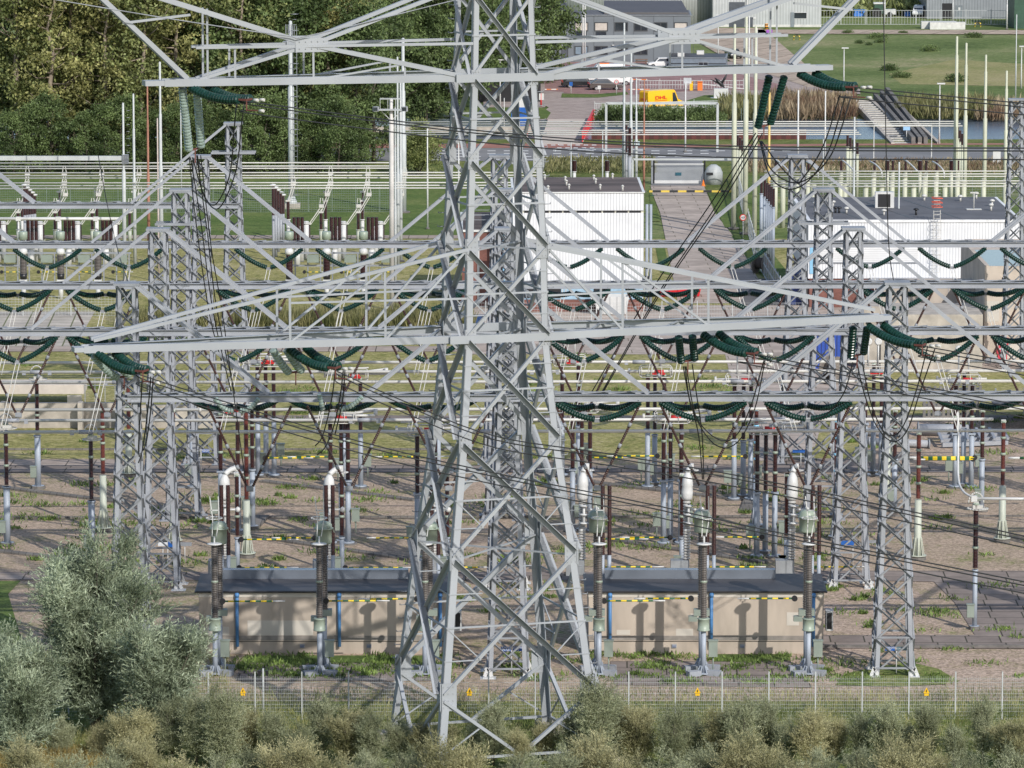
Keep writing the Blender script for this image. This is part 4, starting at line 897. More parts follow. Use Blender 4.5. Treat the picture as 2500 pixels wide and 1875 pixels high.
# ============================================================ SWITCHYARD EQUIPMENT
def ipost(px, foot, top, split, label, tm=POSTB, im=BROWN, rt=.21, ri=.155, units=3, ring=False, flare=False, box=False, group='insulator posts of the yard', name='insulator_post', pxtop=None, blue=False, cat='insulator post'):
    g = G(px, foot); Y = g.y; zt = P(px, top, Y).z; zs = P(px, split, Y).z
    t = thing(name, label, cat, g, group); b = Vector(g)
    X = Vector((0, 0, 1))
    mb = MB()
    if flare: mb.lathe(b + X * .35, b + X * zs, [(0, rt * 1.5), (min(.3, .9 / zs), rt * 1.1), (1, rt)], 14); mb.lathe(b + X * .3, b + X * .36, [(0, rt * 2.6), (1, rt * 2.6)], 14)
    else: mb.lathe(b + X * .25, b + X * zs, [(0, rt * 1.05), (1, rt)], 12); mb.lathe(b + X * .2, b + X * .26, [(0, rt * 2.1), (1, rt * 2.1)], 12); mb.lathe(b + X * (zs - .12), b + X * zs, [(0, rt * 1.3), (1, rt * 1.3)], 12)
    if flare:
        for k in range(8):
            a = k * math.pi / 4; mb.bar(b + Vector((math.cos(a) * rt * 1.9, math.sin(a) * rt * 1.9, .36)), b + Vector((math.cos(a) * rt * 1.1, math.sin(a) * rt * 1.1, 1.5)), .05, .12)
    mb.build('post_tube', tm, t)
    mb = MB(); mb.lathe(b - X * .1, b + X * .25, [(0, rt * 2.5), (1, rt * 2.5)], 8, smooth=False); mb.build('footing', FOOT, t)
    for k in range(units):
        a, c = zs + (zt - zs) * k / units, zs + (zt - zs) * (k + 1) / units; gap = .09
        mb = MB(); mb.ribs(b + X * (a + gap), b + X * (c - gap), ri, ri * .74, .085, 10); mb.build('insulator_unit', im, t)
        mb = MB(); mb.lathe(b + X * (c - gap), b + X * (c + gap * .9), [(0, ri * .95), (.5, ri * 1.25), (1, ri * .95)], 10); mb.build('collar', TANK if not blue else mat('light_blue_band', (.25, .55, .75), .5), t)
    if box:
        mb = MB(); c = b + Vector((-.28, -.28, zs * .33)); mb.box(c, (.42, .32, .75)); mb.box(c + X * .4, (.5, .4, .05)); mb.build('control_box', BOXM, t)
    if ring:
        zc = zt - .28; mb = MB(); pts = [b + Vector((math.cos(a) * .62 + .1, math.sin(a) * .62, zc)) for a in np.linspace(0, 2 * math.pi, 20)]; mb.path(pts, .035, 6); mb.box(b + X * (zc + .1) + Vector((.1, 0, 0)), (.6, .3, .22)); mb.bar(b + Vector((-.5, 0, zc)), b + Vector((.7, 0, zc)), .05); mb.build('corona_ring', ALU, t)
        mb = MB(); pts = [b + Vector((math.cos(a) * .45, 0, zt + .05 + math.sin(a) * .62)) for a in np.linspace(0, math.pi, 12)]; mb.path(pts, .045, 6); mb.build('jumper_arc', ALU, t)
    mb = MB(); mb.box(b + X * (zt + .02), (.3, .24, .2)); mb.build('bus_clamp', ALU, t)
    return t, b, zt, zs
BUS = [(1053, 1370), (1025, 1333), (999, 1299), (932, 1226), (907, 1194), (884, 1163)]
def pipe(row, foot, x0, x1, r, label, cp=(), name='busbar_tube', m=ALU, group='tubular busbars'):
    Y0 = G(1250, foot).y; a = PG(x0, row, Y0); b = PG(x1, row, Y0); z_ = P(1250, row, Y0).z; a.z = b.z = z_
    t = thing(name, label, 'busbar', a, group); mb = MB(); mb.tube(a, b, r, r, 12); mb.build('tube', m, t)
    if cp:
        for c in cp:
            mb = MB(); p = PG(c, row, Y0); p.z = z_; mb.tube(p + Vector((-.45, 0, 0)), p + Vector((.45, 0, 0)), r * 1.3, n=10); mb.box(p + Vector((.9, 0, -.05)), (.25, .2, .3)); mb.box(p + Vector((-.9, 0, -.05)), (.25, .2, .3)); mb.build('coupling', STEEL, t)
    return t
RN = ['front', 'second', 'third', 'fourth', 'fifth', 'sixth']
for i, (row, foot) in enumerate(BUS):
    x1 = 2425 if row == 1025 else 2600
    pipe(row, foot, -60, x1, .105, f'{RN[i]} of the six long pale busbar tubes crossing the gravel yard', ((210, 1180, 1700), (30, 890, 1330, 1900), (560, 1790), (290, 1800, 2330), (90, 1330, 2140), (640, 1560, 2200))[i])
# posts: (x, foot, pipe row, split row, style)
PO = [(225, 1370, 1062, 1222, 'r'), (18, 1333, 1035, 1187, 'r'), (93, 1194, 916, 1062, 'r'), (253, 1299, 1003, 1160, 'f'), (2240, 1368, 1058, 1220, 'f'), (2446, 1325, 1029, 1187, 'f'),
      (2396, 1250, 1003, 1120, 'b'), (2351, 1188, 912, 1045, 'b'), (2131, 1157, 888, 1020, 'b'), (2183, 1251, 1003, 1120, 'b'), (603, 1362, 1000, 1222, 'f'), (425, 1330, 1003, 1190, 'f'),
      (617, 1292, 985, 1145, 'b'), (650, 1162, 890, 1030, 'b'), (834, 1327, 1026, 1180, 'b'), (1598, 1185, 912, 1060, 'b'), (1636, 1324, 1026, 1170, 'b'), (1814, 1216, 935, 1075, 'b'),
      (1868, 1353, 1058, 1200, 'b'), (1845, 1292, 1000, 1160, 'l'), (2040, 1320, 1028, 1190, 'l'), (1420, 1299, 1003, 1140, 'b'), (1412, 1190, 890, 1040, 'b'), (470, 1194, 912, 1050, 'b'), (315, 1165, 935, 1050, 'f'), (2165, 1215, 935, 1070, 'f'), (1055, 1299, 1030, 1170, 'b'), (1070, 1194, 912, 1050, 'b')]
STY = {'r': ('with corona ring on blue grey tube', dict(ring=True, box=True)), 'f': ('red brown on flared tube', dict(tm=PALEP, im=REDBR, flare=True, rt=.22, ri=.16, units=4)),
       'b': ('on plain blue grey tube', dict(box=True, rt=.18)), 'l': ('with light blue bands', dict(tm=POSTB, im=REDBR, blue=True, flare=True, rt=.19, units=4))}
PLACE = lambda px: 'at the far west of the yard' if px < 120 else 'west of the first lattice column' if px < 300 else 'between the western lattice columns' if px < 500 else 'near the first green tank' if px < 700 else 'near the second green tank' if px < 900 else 'behind the pylon' if px < 1350 else 'near the fourth green tank' if px < 1560 else 'near the fifth green tank' if px < 1760 else 'near the sixth green tank' if px < 1980 else 'beside the eastern lattice columns' if px < 2220 else 'east of the eastern lattice column'
def rowname(foot): return 'front busbar row' if foot > 1345 else 'second busbar row' if foot > 1310 else 'third busbar row' if foot > 1240 else 'fourth busbar row' if foot > 1205 else 'fifth busbar row' if foot > 1180 else 'sixth busbar row'
seen = {}
for i, (px, ft_, tp, spl, st) in enumerate(PO):
    d, kw = STY[st]; lab = f'insulator post {d}, {rowname(ft_)}, {PLACE(px)}'
    ipost(px, ft_, tp, spl, lab, **kw)
# pantograph / centre break disconnectors with a cage and red drive
def disconnector(px, row, foot, label, arms=0, discs=False):
    g = G(px, foot); Y = g.y; zt = P(px, row, Y).z; t = thing('disconnector', label, 'disconnector', g, 'pantograph disconnectors')
    for dx in (-.55, .6):
        b = g + Vector((dx, 0, 0)); zs = zt * .5; mb = MB(); mb.tube(b + Vector((0, 0, .2)), b + Vector((0, 0, zs)), .19, .17, 12); mb.box(b + Vector((0, 0, zs)), (.5, .5, .12)); mb.lathe(b + Vector((0, 0, .12)), b + Vector((0, 0, .22)), [(0, .42), (1, .42)], 10); mb.build('post_tube', POSTB, t)
        mb = MB(); mb.lathe(b - Vector((0, 0, .1)), b + Vector((0, 0, .12)), [(0, .6), (1, .6)], 8, smooth=False); mb.build('footing', FOOT, t)
        for q in range(3):
            a_, c_ = zs + (zt - .3 - zs) * q / 3, zs + (zt - .3 - zs) * (q + 1) / 3; mb = MB(); mb.ribs(b + Vector((0, 0, a_ + .08)), b + Vector((0, 0, c_ - .08)), .16, .12, .085, 10); mb.build('insulator_unit', BROWN, t)
            mb = MB(); mb.lathe(b + Vector((0, 0, c_ - .09)), b + Vector((0, 0, c_ + .09)), [(0, .15), (.5, .19), (1, .15)], 10); mb.build('collar', TANK, t)
    mb = MB(); b = g + Vector((0, 0, zt))
    for dy in (-.5, .5):
        pts = [b + Vector((x, dy, z_)) for x, z_ in ((-1.15, -.25), (-1.15, .2), (-1.0, .35), (1.0, .35), (1.15, .2), (1.15, -.25), (1.0, -.38), (-1.0, -.38), (-1.15, -.25))]; mb.path(pts, .035, 6)
    for x in (-1.0, -.3, .4, 1.0): mb.tube(b + Vector((x, -.5, -.38)), b + Vector((x, .5, -.38)), .03, n=5); mb.tube(b + Vector((x, -.5, .35)), b + Vector((x, -.5, -.38)), .025, n=5)
    mb.build('corona_cage', ALU, t)
    mb = MB(); mb.tube(b + Vector((-.1, -.25, -.02)), b + Vector((.55, -.25, -.02)), .15, n=10); mb.box(b + Vector((.2, -.2, -.15)), (.9, .3, .12)); mb.build('drive', REDP, t)
    mb = MB(); mb.tube(b + Vector((-1.9, 0, 0)), b + Vector((-.2, 0, 0)), .09, n=8); mb.tube(b + Vector((-1.95, 0, 0)), b + Vector((-1.8, 0, 0)), .2, n=12)
    if arms: mb.tube(b + Vector((.2, .1, .1)), b + Vector((2.4, .4, .35)), .09, n=8); mb.tube(b + Vector((.2, -.3, .1)), b + Vector((2.4, -.2, .1)), .09, n=8); mb.tube(b + Vector((2.3, .1, .25)), b + Vector((2.55, .1, .25)), .24, n=12); mb.tube(b + Vector((-1.6, -.2, .45)), b + Vector((1.2, 0, .5)), .05, n=6)
    else: mb.tube(b + Vector((.6, 0, 0)), b + Vector((1.6, 0, 0)), .09, n=8)
    mb.build('contact_arm', ALU, t)
    if discs:
        for dx in (-.35, .35):
            mb = MB(); mb.tube(b + Vector((dx, .3, .3)), b + Vector((dx, .3, 2.0)), .06, n=6); mb.lathe(b + Vector((dx, .18, 2.05)), b + Vector((dx, .4, 2.05)), [(0, .2), (.3, .27), (.7, .27), (1, .2)], 14); mb.build('signal_disc', WHITEP, t)
    for q, xx in enumerate((-1.0, 1.1)):
        mb = MB(); c = g + Vector((xx, -.2, 1.7 + .3 * q)); mb.box(c, (.5, .36, .8)); mb.box(c + Vector((0, 0, .43)), (.58, .44, .05)); mb.tube(c, c - Vector((0, 0, 1.2)), .05, n=6); mb.build('control_box', BOXM, t)
    return t
for i, (px, row, foot, ar, ds) in enumerate([(828, 1017, 1330, 1, 0), (1418, 992, 1299, 1, 0), (1640, 1017, 1330, 1, 0), (1868, 1044, 1362, 1, 0), (1391, 880, 1164, 0, 1), (1600, 906, 1192, 0, 1), (1811, 926, 1222, 0, 1), (649, 880, 1164, 1, 1), (2130, 905, 1164, 0, 1), (2350, 925, 1192, 0, 1), (1040, 1047, 1364, 1, 0), (860, 915, 1192, 1, 0), (560, 1000, 1300, 1, 0)]):
    disconnector(px, row, foot, f'disconnector with cage and red drive, {nth(i)} listed from the front row, {PLACE(px)}', ar, ds)

# ------------------------------------------------------------ row before the low concrete buildings
XJ = [528, 783, 1040, 1457, 1712, 1968]
def tube_foot(t, g, h, r=.15, shoes=True):
    mb = MB(); mb.tube(g + Vector((0, 0, .2)), g + Vector((0, 0, h)), r, r, 12); mb.lathe(g + Vector((0, 0, .12)), g + Vector((0, 0, .2)), [(0, r * 2.6), (1, r * 2.6)], 12)
    for k in range(6):
        a = k * math.pi / 3; mb.bar(g + Vector((math.cos(a) * r * 2.2, math.sin(a) * r * 2.2, .2)), g + Vector((math.cos(a) * r, math.sin(a) * r, .6)), .04, .1)
    mb.build('support_tube', POSTB, t)
    if shoes:
        mb = MB()
        for dx, dy, rz in ((-.55, -.3, .4), (.6, -.15, -.35), (-.65, 1.2, .2), (.6, 1.4, -.3)):
            c = g + Vector((dx, dy, .2)); mb.box(c, (.75, .5, .3), rz)
        mb.build('footing', mat('grey_footing', (.30, .32, .35), .8), t)
def termination(px, top, lab, dark=False):
    g = G(px, 1650); Y = g.y; zt = P(px, top, Y).z; z1 = P(px, 1508, Y).z; z0 = P(px, 1540, Y).z; up = Vector((0, 0, 1))
    t = thing('cable_termination', lab, 'cable termination', g, 'cable terminations'); tube_foot(t, g, z0)
    mb = MB(); mb.lathe(g + up * z0, g + up * z1, [(0, .2), (.03, .36), (.1, .36), (.12, .33), (.88, .33), (.92, .37), (1, .30)], 16); mb.build('oil_can', TANK, t)
    m_ = GREYR
    zm = (zt + z1) / 2
    for a, b in ((z1, zm - .04), (zm + .04, zt)): mb = MB(); mb.ribs(g + up * a, g + up * b, .2, .135, .1, 12); mb.build('insulator', m_, t)
    mb = MB(); mb.lathe(g + up * (zm - .06), g + up * (zm + .06), [(0, .2), (1, .2)], 12); mb.build('collar', TANK, t)
    mb = MB(); mb.lathe(g + up * zt, g + up * (zt + .12), [(0, .22), (.4, .42), (.7, .44), (1, .3)], 18); mb.tube(g + up * zt, g + up * (zt + .5), .05, n=6); mb.build('corona_disc', WHITEP, t)
    mb = MB(); q = g + up * (zt + .5)
    for dx in (-.12, .12): mb.bar(q + Vector((dx, 0, 0)), q + Vector((dx * 1.5 + .1, 0, 1.0)), .05); mb.bar(q + Vector((dx * 1.5 + .1, 0, 1.0)), q + Vector((dx * 2 - .0, 0, 2.3)), .05)
    pts = [q + Vector((math.cos(a) * .45, math.sin(a) * .45, 1.05)) for a in np.linspace(0, 2 * math.pi, 16)]; mb.path(pts, .035, 6); mb.bar(q + Vector((-.2, 0, 1.5)), q + Vector((.25, 0, 1.5)), .05); mb.build('link_frame', WHITEP, t)
    mb = MB(); c = g + Vector((.55, .1, 1.55)); mb.box(c, (.5, .35, .9)); mb.box(c + up * .48, (.58, .43, .06)); mb.tube(c - up * .4, c - up * 1.4, .04, n=6); mb.build('control_box', BOXM, t)
    return t
def tankct(px, top, bot, ribbot, lab):
    g = G(px, 1632); Y = g.y; up = Vector((0, 0, 1)); zt, zb, zr = P(px, top, Y).z, P(px, bot, Y).z, P(px, ribbot, Y).z
    t = thing('instrument_transformer', lab, 'transformer', g, 'green tank instrument transformers'); tube_foot(t, g, zr - .3, .16, False)
    mb = MB(); mb.box(g + up * (zr - .15), (.9, .6, .35)); mb.box(g + up * (zr - .5) + Vector((-.5, -.1, 0)), (.5, .4, .3)); mb.build('base_box', BOXM, t)
    mb = MB(); mb.ribs(g + up * zr, g + up * (zb - .02), .235, .16, .1, 12); mb.build('insulator', GREYR, t)
    mb = MB(); h = zt - zb; mb.lathe(g + up * zb, g + up * zt, [(0, .30), (.02, .44), (.10, .46), (.66, .46), (.665, .55), (.70, .56), (.71, .48), (.86, .46), (.95, .36), (1, .12)], 24); mb.box(g + up * (zb + h * .78) + Vector((.3, -.38, 0)), (.2, .1, .08)); mb.bar(g + up * (zb + h * .68) + Vector((.5, 0, 0)), g + up * (zb + h * .5) + Vector((.62, 0, 0)), .05); mb.build('tank', TANK, t)
    mb = MB()
    for k in range(6):
        a = k * math.pi / 3 + .3; mb.tube(g + Vector((math.cos(a) * .45, math.sin(a) * .45, zb + h * .68)), g + Vector((math.cos(a) * .4, math.sin(a) * .4, zb + h * .8)), .02, n=5)
    mb.build('lid_rim', ALU, t)
def breaker(px, headrow, ribtop, ribbot, foot, lab, white=True):
    g = G(px, foot); Y = g.y; up = Vector((0, 0, 1)); zh, z1, z0 = P(px, headrow, Y).z, P(px, ribtop, Y).z, P(px, ribbot, Y).z
    t = thing('circuit_breaker', lab, 'circuit breaker', g, 'white headed circuit breakers')
    zm = (z0 + z1) / 2
    for a, b in ((z0, zm - .08), (zm + .08, z1)): mb = MB(); mb.ribs(g + up * a, g + up * b, .25 if white else .17, .14 if white else .12, .17 if white else .09, 12); mb.build('insulator', WHITER if white else BROWN, t)
    mb = MB(); mb.lathe(g + up * (zm - .1), g + up * (zm + .1), [(0, .22), (1, .22)], 12); mb.build('collar', WHITEP, t)
    tip = g + Vector((.05, .3, zh + .9)); mb = MB(); mb.lathe(g + up * z1, tip, [(0, .2), (.08, .34), (.3, .37), (.5, .33), (.54, .37), (.82, .30), (.95, .18), (1, .12)], 16); mb.build('interrupter_head', WHITEP, t)
    mb = MB(); e = tip + Vector((.7 if px < 1300 else .25, .6, .3)); mb.sweep(crom([tip, tip.lerp(e, .5) + up * .1, e], 4), [.17] * 9, 10); mb.box(e, (.3, .3, .35)); pts = [e + Vector((math.cos(a) * .45, math.sin(a) * .35, -.25)) for a in np.linspace(0, 2 * math.pi, 16)]; mb.path(pts, .035, 6); mb.build('terminal', WHITEP, t)
    mb = MB(); q = g + Vector((.1, -.45, z1 - .2))
    for k in range(3): mb.lathe(q - up * (.55 * k), q - up * (.55 * k + .12), [(0, .15), (.5, .33), (1, .15)], 12)
    mb.tube(q, q - up * 1.3, .09, n=8); mb.tube(q + Vector((.1, 0, -.3)), q + Vector((.75, 0, -.3)), .07, n=8); mb.lathe(q + Vector((.65, 0, -.3)), q + Vector((.95, 0, -.3)), [(0, .1), (.5, .2), (1, .1)], 12); mb.build('spark_gap', WHITEP, t)
    mb = MB(); mb.box(g + Vector((-.1, 0, z0 - .45)), (.5, .8, .9)); mb.box(g + Vector((-.5, .1, z0 - .5)), (1.0, .9, .95)); mb.build('drive_cabinet', mat('mid_grey_cabinet', (.27, .285, .30), .5), t)
    mb = MB()
    for dx in (-.7, .2):
        for dy in (-.3, .3): mb.bar(g + Vector((dx, dy, 0)), g + Vector((dx, dy, z0 - .9)), .12)
    mb.build('support_frame', STEEL, t)
for j, xj in enumerate(XJ):
    w_ = nth(j); r_ = j >= 3
    termination(xj - 2 if not r_ else xj + 5, 1331, f'grey ribbed cable termination with pale can, {w_} from the left before the concrete wall')
    tankct(xj + 9 if not r_ else xj, 1272 if not r_ else 1244, 1328 if not r_ else 1300, 1488, f'round pale green tank on a ribbed grey column, {w_} from the left')
    breaker(xj + 20 if not r_ else xj - 36, 1195 if not r_ else 1190, 1222, 1366, 1425, f'white headed circuit breaker on a ribbed column, {w_} from the left behind the green tanks', True)
    # brown post with rods
    px = xj + 52 if not r_ else xj - 48
    ipost(px if not r_ else xj - 48 + 255 if j < 5 else xj - 48, 1405 if not r_ else 1400, 1160, 1311, f'slim brown insulator post with rod holder, {w_} from the left behind the concrete roofs', rt=.15, ri=.15, units=3, box=True, group='rod holder posts') if True else None
    mb_t = thing('insulator_column', f'dark brown double insulator column standing close behind green tank {w_} from the left', 'insulator', G(xj + 14, 1440), 'dark columns behind the green tanks')
    for dx in (0, .42):
        g = G(xj + 14, 1440) + Vector((dx, 0, 0)); mb = MB(); mb.ribs(g + Vector((0, 0, 2.2)), g + Vector((0, 0, 6.6)), .15, .11, .085, 9); mb.build('insulator', BROWN, mb_t); mb = MB(); mb.tube(g, g + Vector((0, 0, 2.2)), .12, n=8); mb.build('support_tube', POSTB, mb_t)
# striped rods
def rod(x0, x1, row, foot, lab, r=.05):
    Y0 = G(x0, foot).y; a, b = PG(x0, row, Y0), PG(x1, row, Y0); b.z = a.z; t = thing('earthing_rod', lab, 'earthing rod', a, 'striped earthing rods'); k = a.lerp(b, .80) if x0 < x1 else a.lerp(b, .8)
    mb = MB(); mb.tube(a, k, r, n=8); mb.build('striped_tube', ROD, t); mb = MB(); mb.tube(k, b, r * .9, n=8); mb.build('white_end', WHITEP, t)
    mb = MB(); mb.lathe(a + Vector((0, -.08, 0)), a + Vector((0, .08, 0)), [(0, .17), (1, .17)], 12); mb.build('hub', DARK, t)
RODS = [(589, 729, 1317, 1405), (768, 663, 1313, 1405), (584, 729, 1386, 1425), (843, 1018, 1386, 1425), (1010, 895, 1313, 1405), (1080, 1190, 1385, 1425), (543, 696, 1468, 1640), (796, 951, 1467, 1640), (1018, 875, 1462, 1630), (1469, 1583, 1316, 1405), (1636, 1513, 1312, 1405),
        (1472, 1621, 1384, 1425), (1724, 1870, 1384, 1425), (1975, 2118, 1384, 1425), (1860, 1745, 1311, 1405), (1475, 1624, 1467, 1640), (1687, 1548, 1461, 1630), (1940, 1801, 1461, 1630), (647, 765, 1118, 1262), (807, 701, 1115, 1262), (1015, 913, 1115, 1262), (1437, 1542, 1117, 1262), (1605, 1481, 1113, 1262), (1820, 1687, 1114, 1262)]
for i, (a, b, r_, f) in enumerate(sorted(RODS, key=lambda q: (q[2] // 60, min(q[0], q[1])))):
    tier = 'over the dark slab path' if r_ < 1200 else 'above the gravel behind the breakers' if r_ < 1350 else 'just above the dark roofs' if r_ < 1420 else 'in front of the concrete wall'
    k = sum(1 for q in RODS if q[2] // 60 == r_ // 60 and min(q[0], q[1]) < min(a, b))
    rod(a, b, r_, f, f'{nth(k)} striped yellow and green rod from the left {tier}')
for k, (a, b, r_) in enumerate(((2380, 2214, 1117), (2375, 2230, 1121), (2600, 2462, 1118))): rod(a, b, r_, 1262, ['thick yellow and green striped rod by the eastern path', 'lower twin of the thick striped rod by the eastern path', 'thick striped rod leaving the eastern edge'][k], .09)
# white down pipe and horizontal tube at right
t = thing('busbar_branch', 'white bent tube dropping from the busbar to a horizontal tube on a dark post at the east', 'busbar', G(2380, 1530))
Yb = G(2379, 1538).y; mb = MB(); mb.sweep(crom([P(2339, 990, Yb + 6), P(2339, 1100, Yb + 5), P(2340, 1170, Yb + 3), P(2352, 1200, Yb + 1), P(2378, 1216, Yb)], 6), .07, 8); mb.build('bent_tube', WHITEP, t)
mb = MB(); mb.tube(P(2378, 1217, Yb), P(2600, 1219, Yb), .09, n=10); mb.box(P(2378, 1217, Yb), (.35, .3, .35)); mb.build('tube', WHITEP, t)
ipost(2379, 1538, 1230, 1390, 'dark brown insulator post carrying the white bent tube on the eastern slabs', rt=.14, ri=.17, units=3, ring=True, box=True)
# ------------------------------------------------------------ far left switchgear behind the gantries
for gi, (rows, f0) in enumerate((((397, 405, 410.5), 575), ((421, 428, 434), 612), ((445.6, 452.5, 459), 655))):
    for k, r_ in enumerate(rows):
        pipe(r_, f0 + k * 8, -60, 955 if gi == 0 else 1330, .065, f'thin white busbar tube, {nth(gi * 3 + k)} from the top in the western far yard', group='thin far busbars')
for gi, (rows, f0) in enumerate((((419, 426, 432), 585), ((443, 449, 456), 622))):
    for k, r_ in enumerate(rows): pipe(r_, f0 + k * 8, 1866 + gi * 12, 2600, .065, f'thin white busbar tube, {nth(gi * 3 + k)} from the top behind the long white building', group='thin far busbars')
for gi, (rows, f0, x1) in enumerate((((297.5, 303, 308.5), 440, 2340), ((319, 324, 329), 462, 2092))):
    for k, r_ in enumerate(rows): pipe(r_, f0 + k * 7, 985, x1 + k * 5, .065, f'thin white busbar tube, {nth(gi * 3 + k)} from the top crossing before the bridge', group='thin far busbars')
def twin(px, foot, top, label, n=3):
    """row of brown stacks on tubes under a thin busbar, white arm above"""
proto_d = None
def farpost(px, foot, top, split, lab, tm=PALEP, im=BROWN, rt=.2, ri=.17, arm=0, group='small switchgear posts', name='switchgear_post', dbl=False):
    g = G(px, foot); Y = g.y; zt = P(px, top, Y).z; zs = P(px, split, Y).z; up = Vector((0, 0, 1))
    t = thing(name, lab, 'insulator post', g, group); mb = MB(); mb.tube(g, g + up * zs, rt, rt, 10); mb.lathe(g + up * (zs - .1), g + up * zs, [(0, rt * 1.3), (1, rt * 1.3)], 10); mb.build('post_tube', tm, t)
    for dx in ((-.3, .1, .5) if dbl else (0,)):
        mb = MB(); mb.ribs(g + up * zs + Vector((dx, 0, 0)), g + up * zt + Vector((dx, 0, 0)), ri, ri * .75, .1, 8); mb.build('insulator', im, t)
    if arm:
        mb = MB(); a = g + up * zt; mb.box(a + up * .08, (.5, .3, .16)); mb.bar(a, a + Vector((arm * 1.1, 0, 1.9)), .1); mb.bar(a + Vector((.2, 0, 0)), a + Vector((arm * 1.1 + .25, 0, 1.9)), .07)
        e = a + Vector((arm * 1.1, 0, 1.9)); mb.box(e, (.5, .35, .35)); mb.bar(e + Vector((-.2, 0, 0)), e + Vector((-.1, 0, .8)), .07); mb.bar(e + Vector((.25, 0, 0)), e + Vector((.1, 0, .8)), .07); mb.build('switch_arm', ALU, t)
    return t
def smallct(px, cap, lab, ribm, k):
    g = G(px, 730); Y = g.y; up = Vector((0, 0, 1)); z_ = lambda r: P(px, r, Y).z
    t = thing('current_transformer', lab, 'transformer', g, 'green capped current transformers')
    mb = MB(); mb.tube(g, g + up * z_(690), .22, n=12); mb.box(g + up * z_(686), (.7, .6, .3)); mb.build('support_tube', WHITEP, t)
    mb = MB(); mb.lathe(g + up * z_(682), g + up * z_(668), [(0, .3), (1, .36)], 14); mb.build('base_can', DARK, t)
    mb = MB(); mb.ribs(g + up * z_(668), g + up * z_(622), .36, .27, .13, 14); mb.build('insulator', ribm, t)
    mb = MB(); mb.lathe(g + up * z_(622), g + up * z_(606), [(0, .3), (.3, .42), (.8, .38), (1, .2)], 14); mb.tube(g + up * z_(606), g + up * z_(585), .2, n=8); mb.build('neck', WHITEP, t)
    mb = MB(); mb.lathe(g + up * z_(cap + 12), g + up * z_(cap - 8), [(0, .3), (.05, .42), (.95, .42), (1, .36)], 18); mb.build('cap', TANK, t)
bays = [-32, 58, 149, 240, 707, 798, 888]
for i, b in enumerate(bays):
    w_ = nth(i)
    smallct(b, 573, f'current transformer with pale green cap on a ribbed column, {w_} from the left in the far yard', GREYR if b < 400 else BROWN, i)
    farpost(b + 19, 650, 530, 604, f'wide triple brown insulator stack, {w_} from the left in the far yard', group='triple stacks', dbl=True, ri=.2, rt=.3, tm=WHITEP)
    farpost(b + 29, 640, 552, 556, f'white post with round cap, {w_} from the left, beside a green capped transformer', tm=WHITEP, rt=.27, ri=.3, group='white round capped posts', im=WHITEP)
    farpost(b + 41, 632, 540, 544, f'taller white post with round cap, {w_} from the left in the far yard', tm=WHITEP, rt=.27, ri=.3, group='white round capped posts', im=WHITEP)
    farpost(b + 77, 592, 520, 560, f'brown insulator with slanting white switch arm, front row, {w_} from the left', arm=1 if i % 2 else .6, ri=.18)
    farpost(b + 47, 600, 548, 585, f'short brown insulator with slanting arm, middle row, {w_} from the left', arm=1.2, ri=.18)
    farpost(b - 3, 590, 492, 535, f'brown insulator with white folding arm, rear row, {w_} from the left', arm=.5, ri=.18, tm=WHITEP)
    farpost(b + 88, 586, 470, 500, f'slim white post with folding arm under the thin busbars, {w_} from the left', arm=.5, ri=.1, rt=.13, tm=WHITEP)
    # platform frame with green rods
    t = thing('equipment_frame', f'grey steel frame low between the current transformers, {w_} from the left', 'frame', G(b + 45, 700)); g = G(b + 45, 705); mb = MB()
    for zz in (2.2, 3.4): mb.bar(g + Vector((-1.4, 0, zz)), g + Vector((1.4, 0, zz)), .16)
    for xx in (-1.2, 0, 1.2): mb.bar(g + Vector((xx, 0, 0)), g + Vector((xx, 0, 3.4)), .12)
    mb.build('steel_frame', STEELD, t); mb = MB(); mb.box(g + Vector((.5, -.3, 2.9)), (1.1, .5, .7)); mb.build('cabinet', BOXM, t)
    rod(b + 36, b + 85, 664, 705, f'small striped rod low between the current transformers, {w_} from the left', .04)
# large pipe of the left portal
t = thing('busbar_pipe', 'thick white horizontal pipe on posts across the western far yard', 'busbar', G(100, 655)); Y_ = G(100, 655).y
mb = MB(); mb.tube(P(-60, 534, Y_), P(300, 534, Y_), .16, n=12); mb.build('tube', WHITEP, t)
for i, xx in enumerate((45, 142, 234)): mb = MB(); p = P(xx, 534, Y_); mb.tube(p, Vector((p.x, p.y, 0)), .1, n=8); mb.box(p, (.5, .35, .4)); mb.build('post', WHITEP, t)
# insulated stack bank (dark brown with white caps)
for nm, x0, lab in (('a', 62, 'bank of four dark brown insulators on grey tubes with white caps at the western edge of the far yard'), ('b', 668, 'bank of dark brown insulators on grey tubes with white caps behind the fourth V string')):
    t = thing('insulator_bank', lab, 'insulator bank', G(x0, 620))
    for k in range(5):
        g = G(x0 + k * 6, 640 - k * 12); up = Vector((0, 0, 1)); zt = P(x0, 455 + k * 6, g.y).z; mb = MB(); mb.tube(g, g + up * zt * .62, .14, n=8); mb.build('post_tube', STEEL, t); mb = MB(); mb.ribs(g + up * zt * .62, g + up * zt, .17, .13, .1, 8); mb.build('insulator', BROWN, t); mb = MB(); mb.lathe(g + up * zt, g + up * (zt + .25), [(0, .15), (.4, .3), (.8, .3), (1, .1)], 8); mb.build('cap', WHITEP, t)
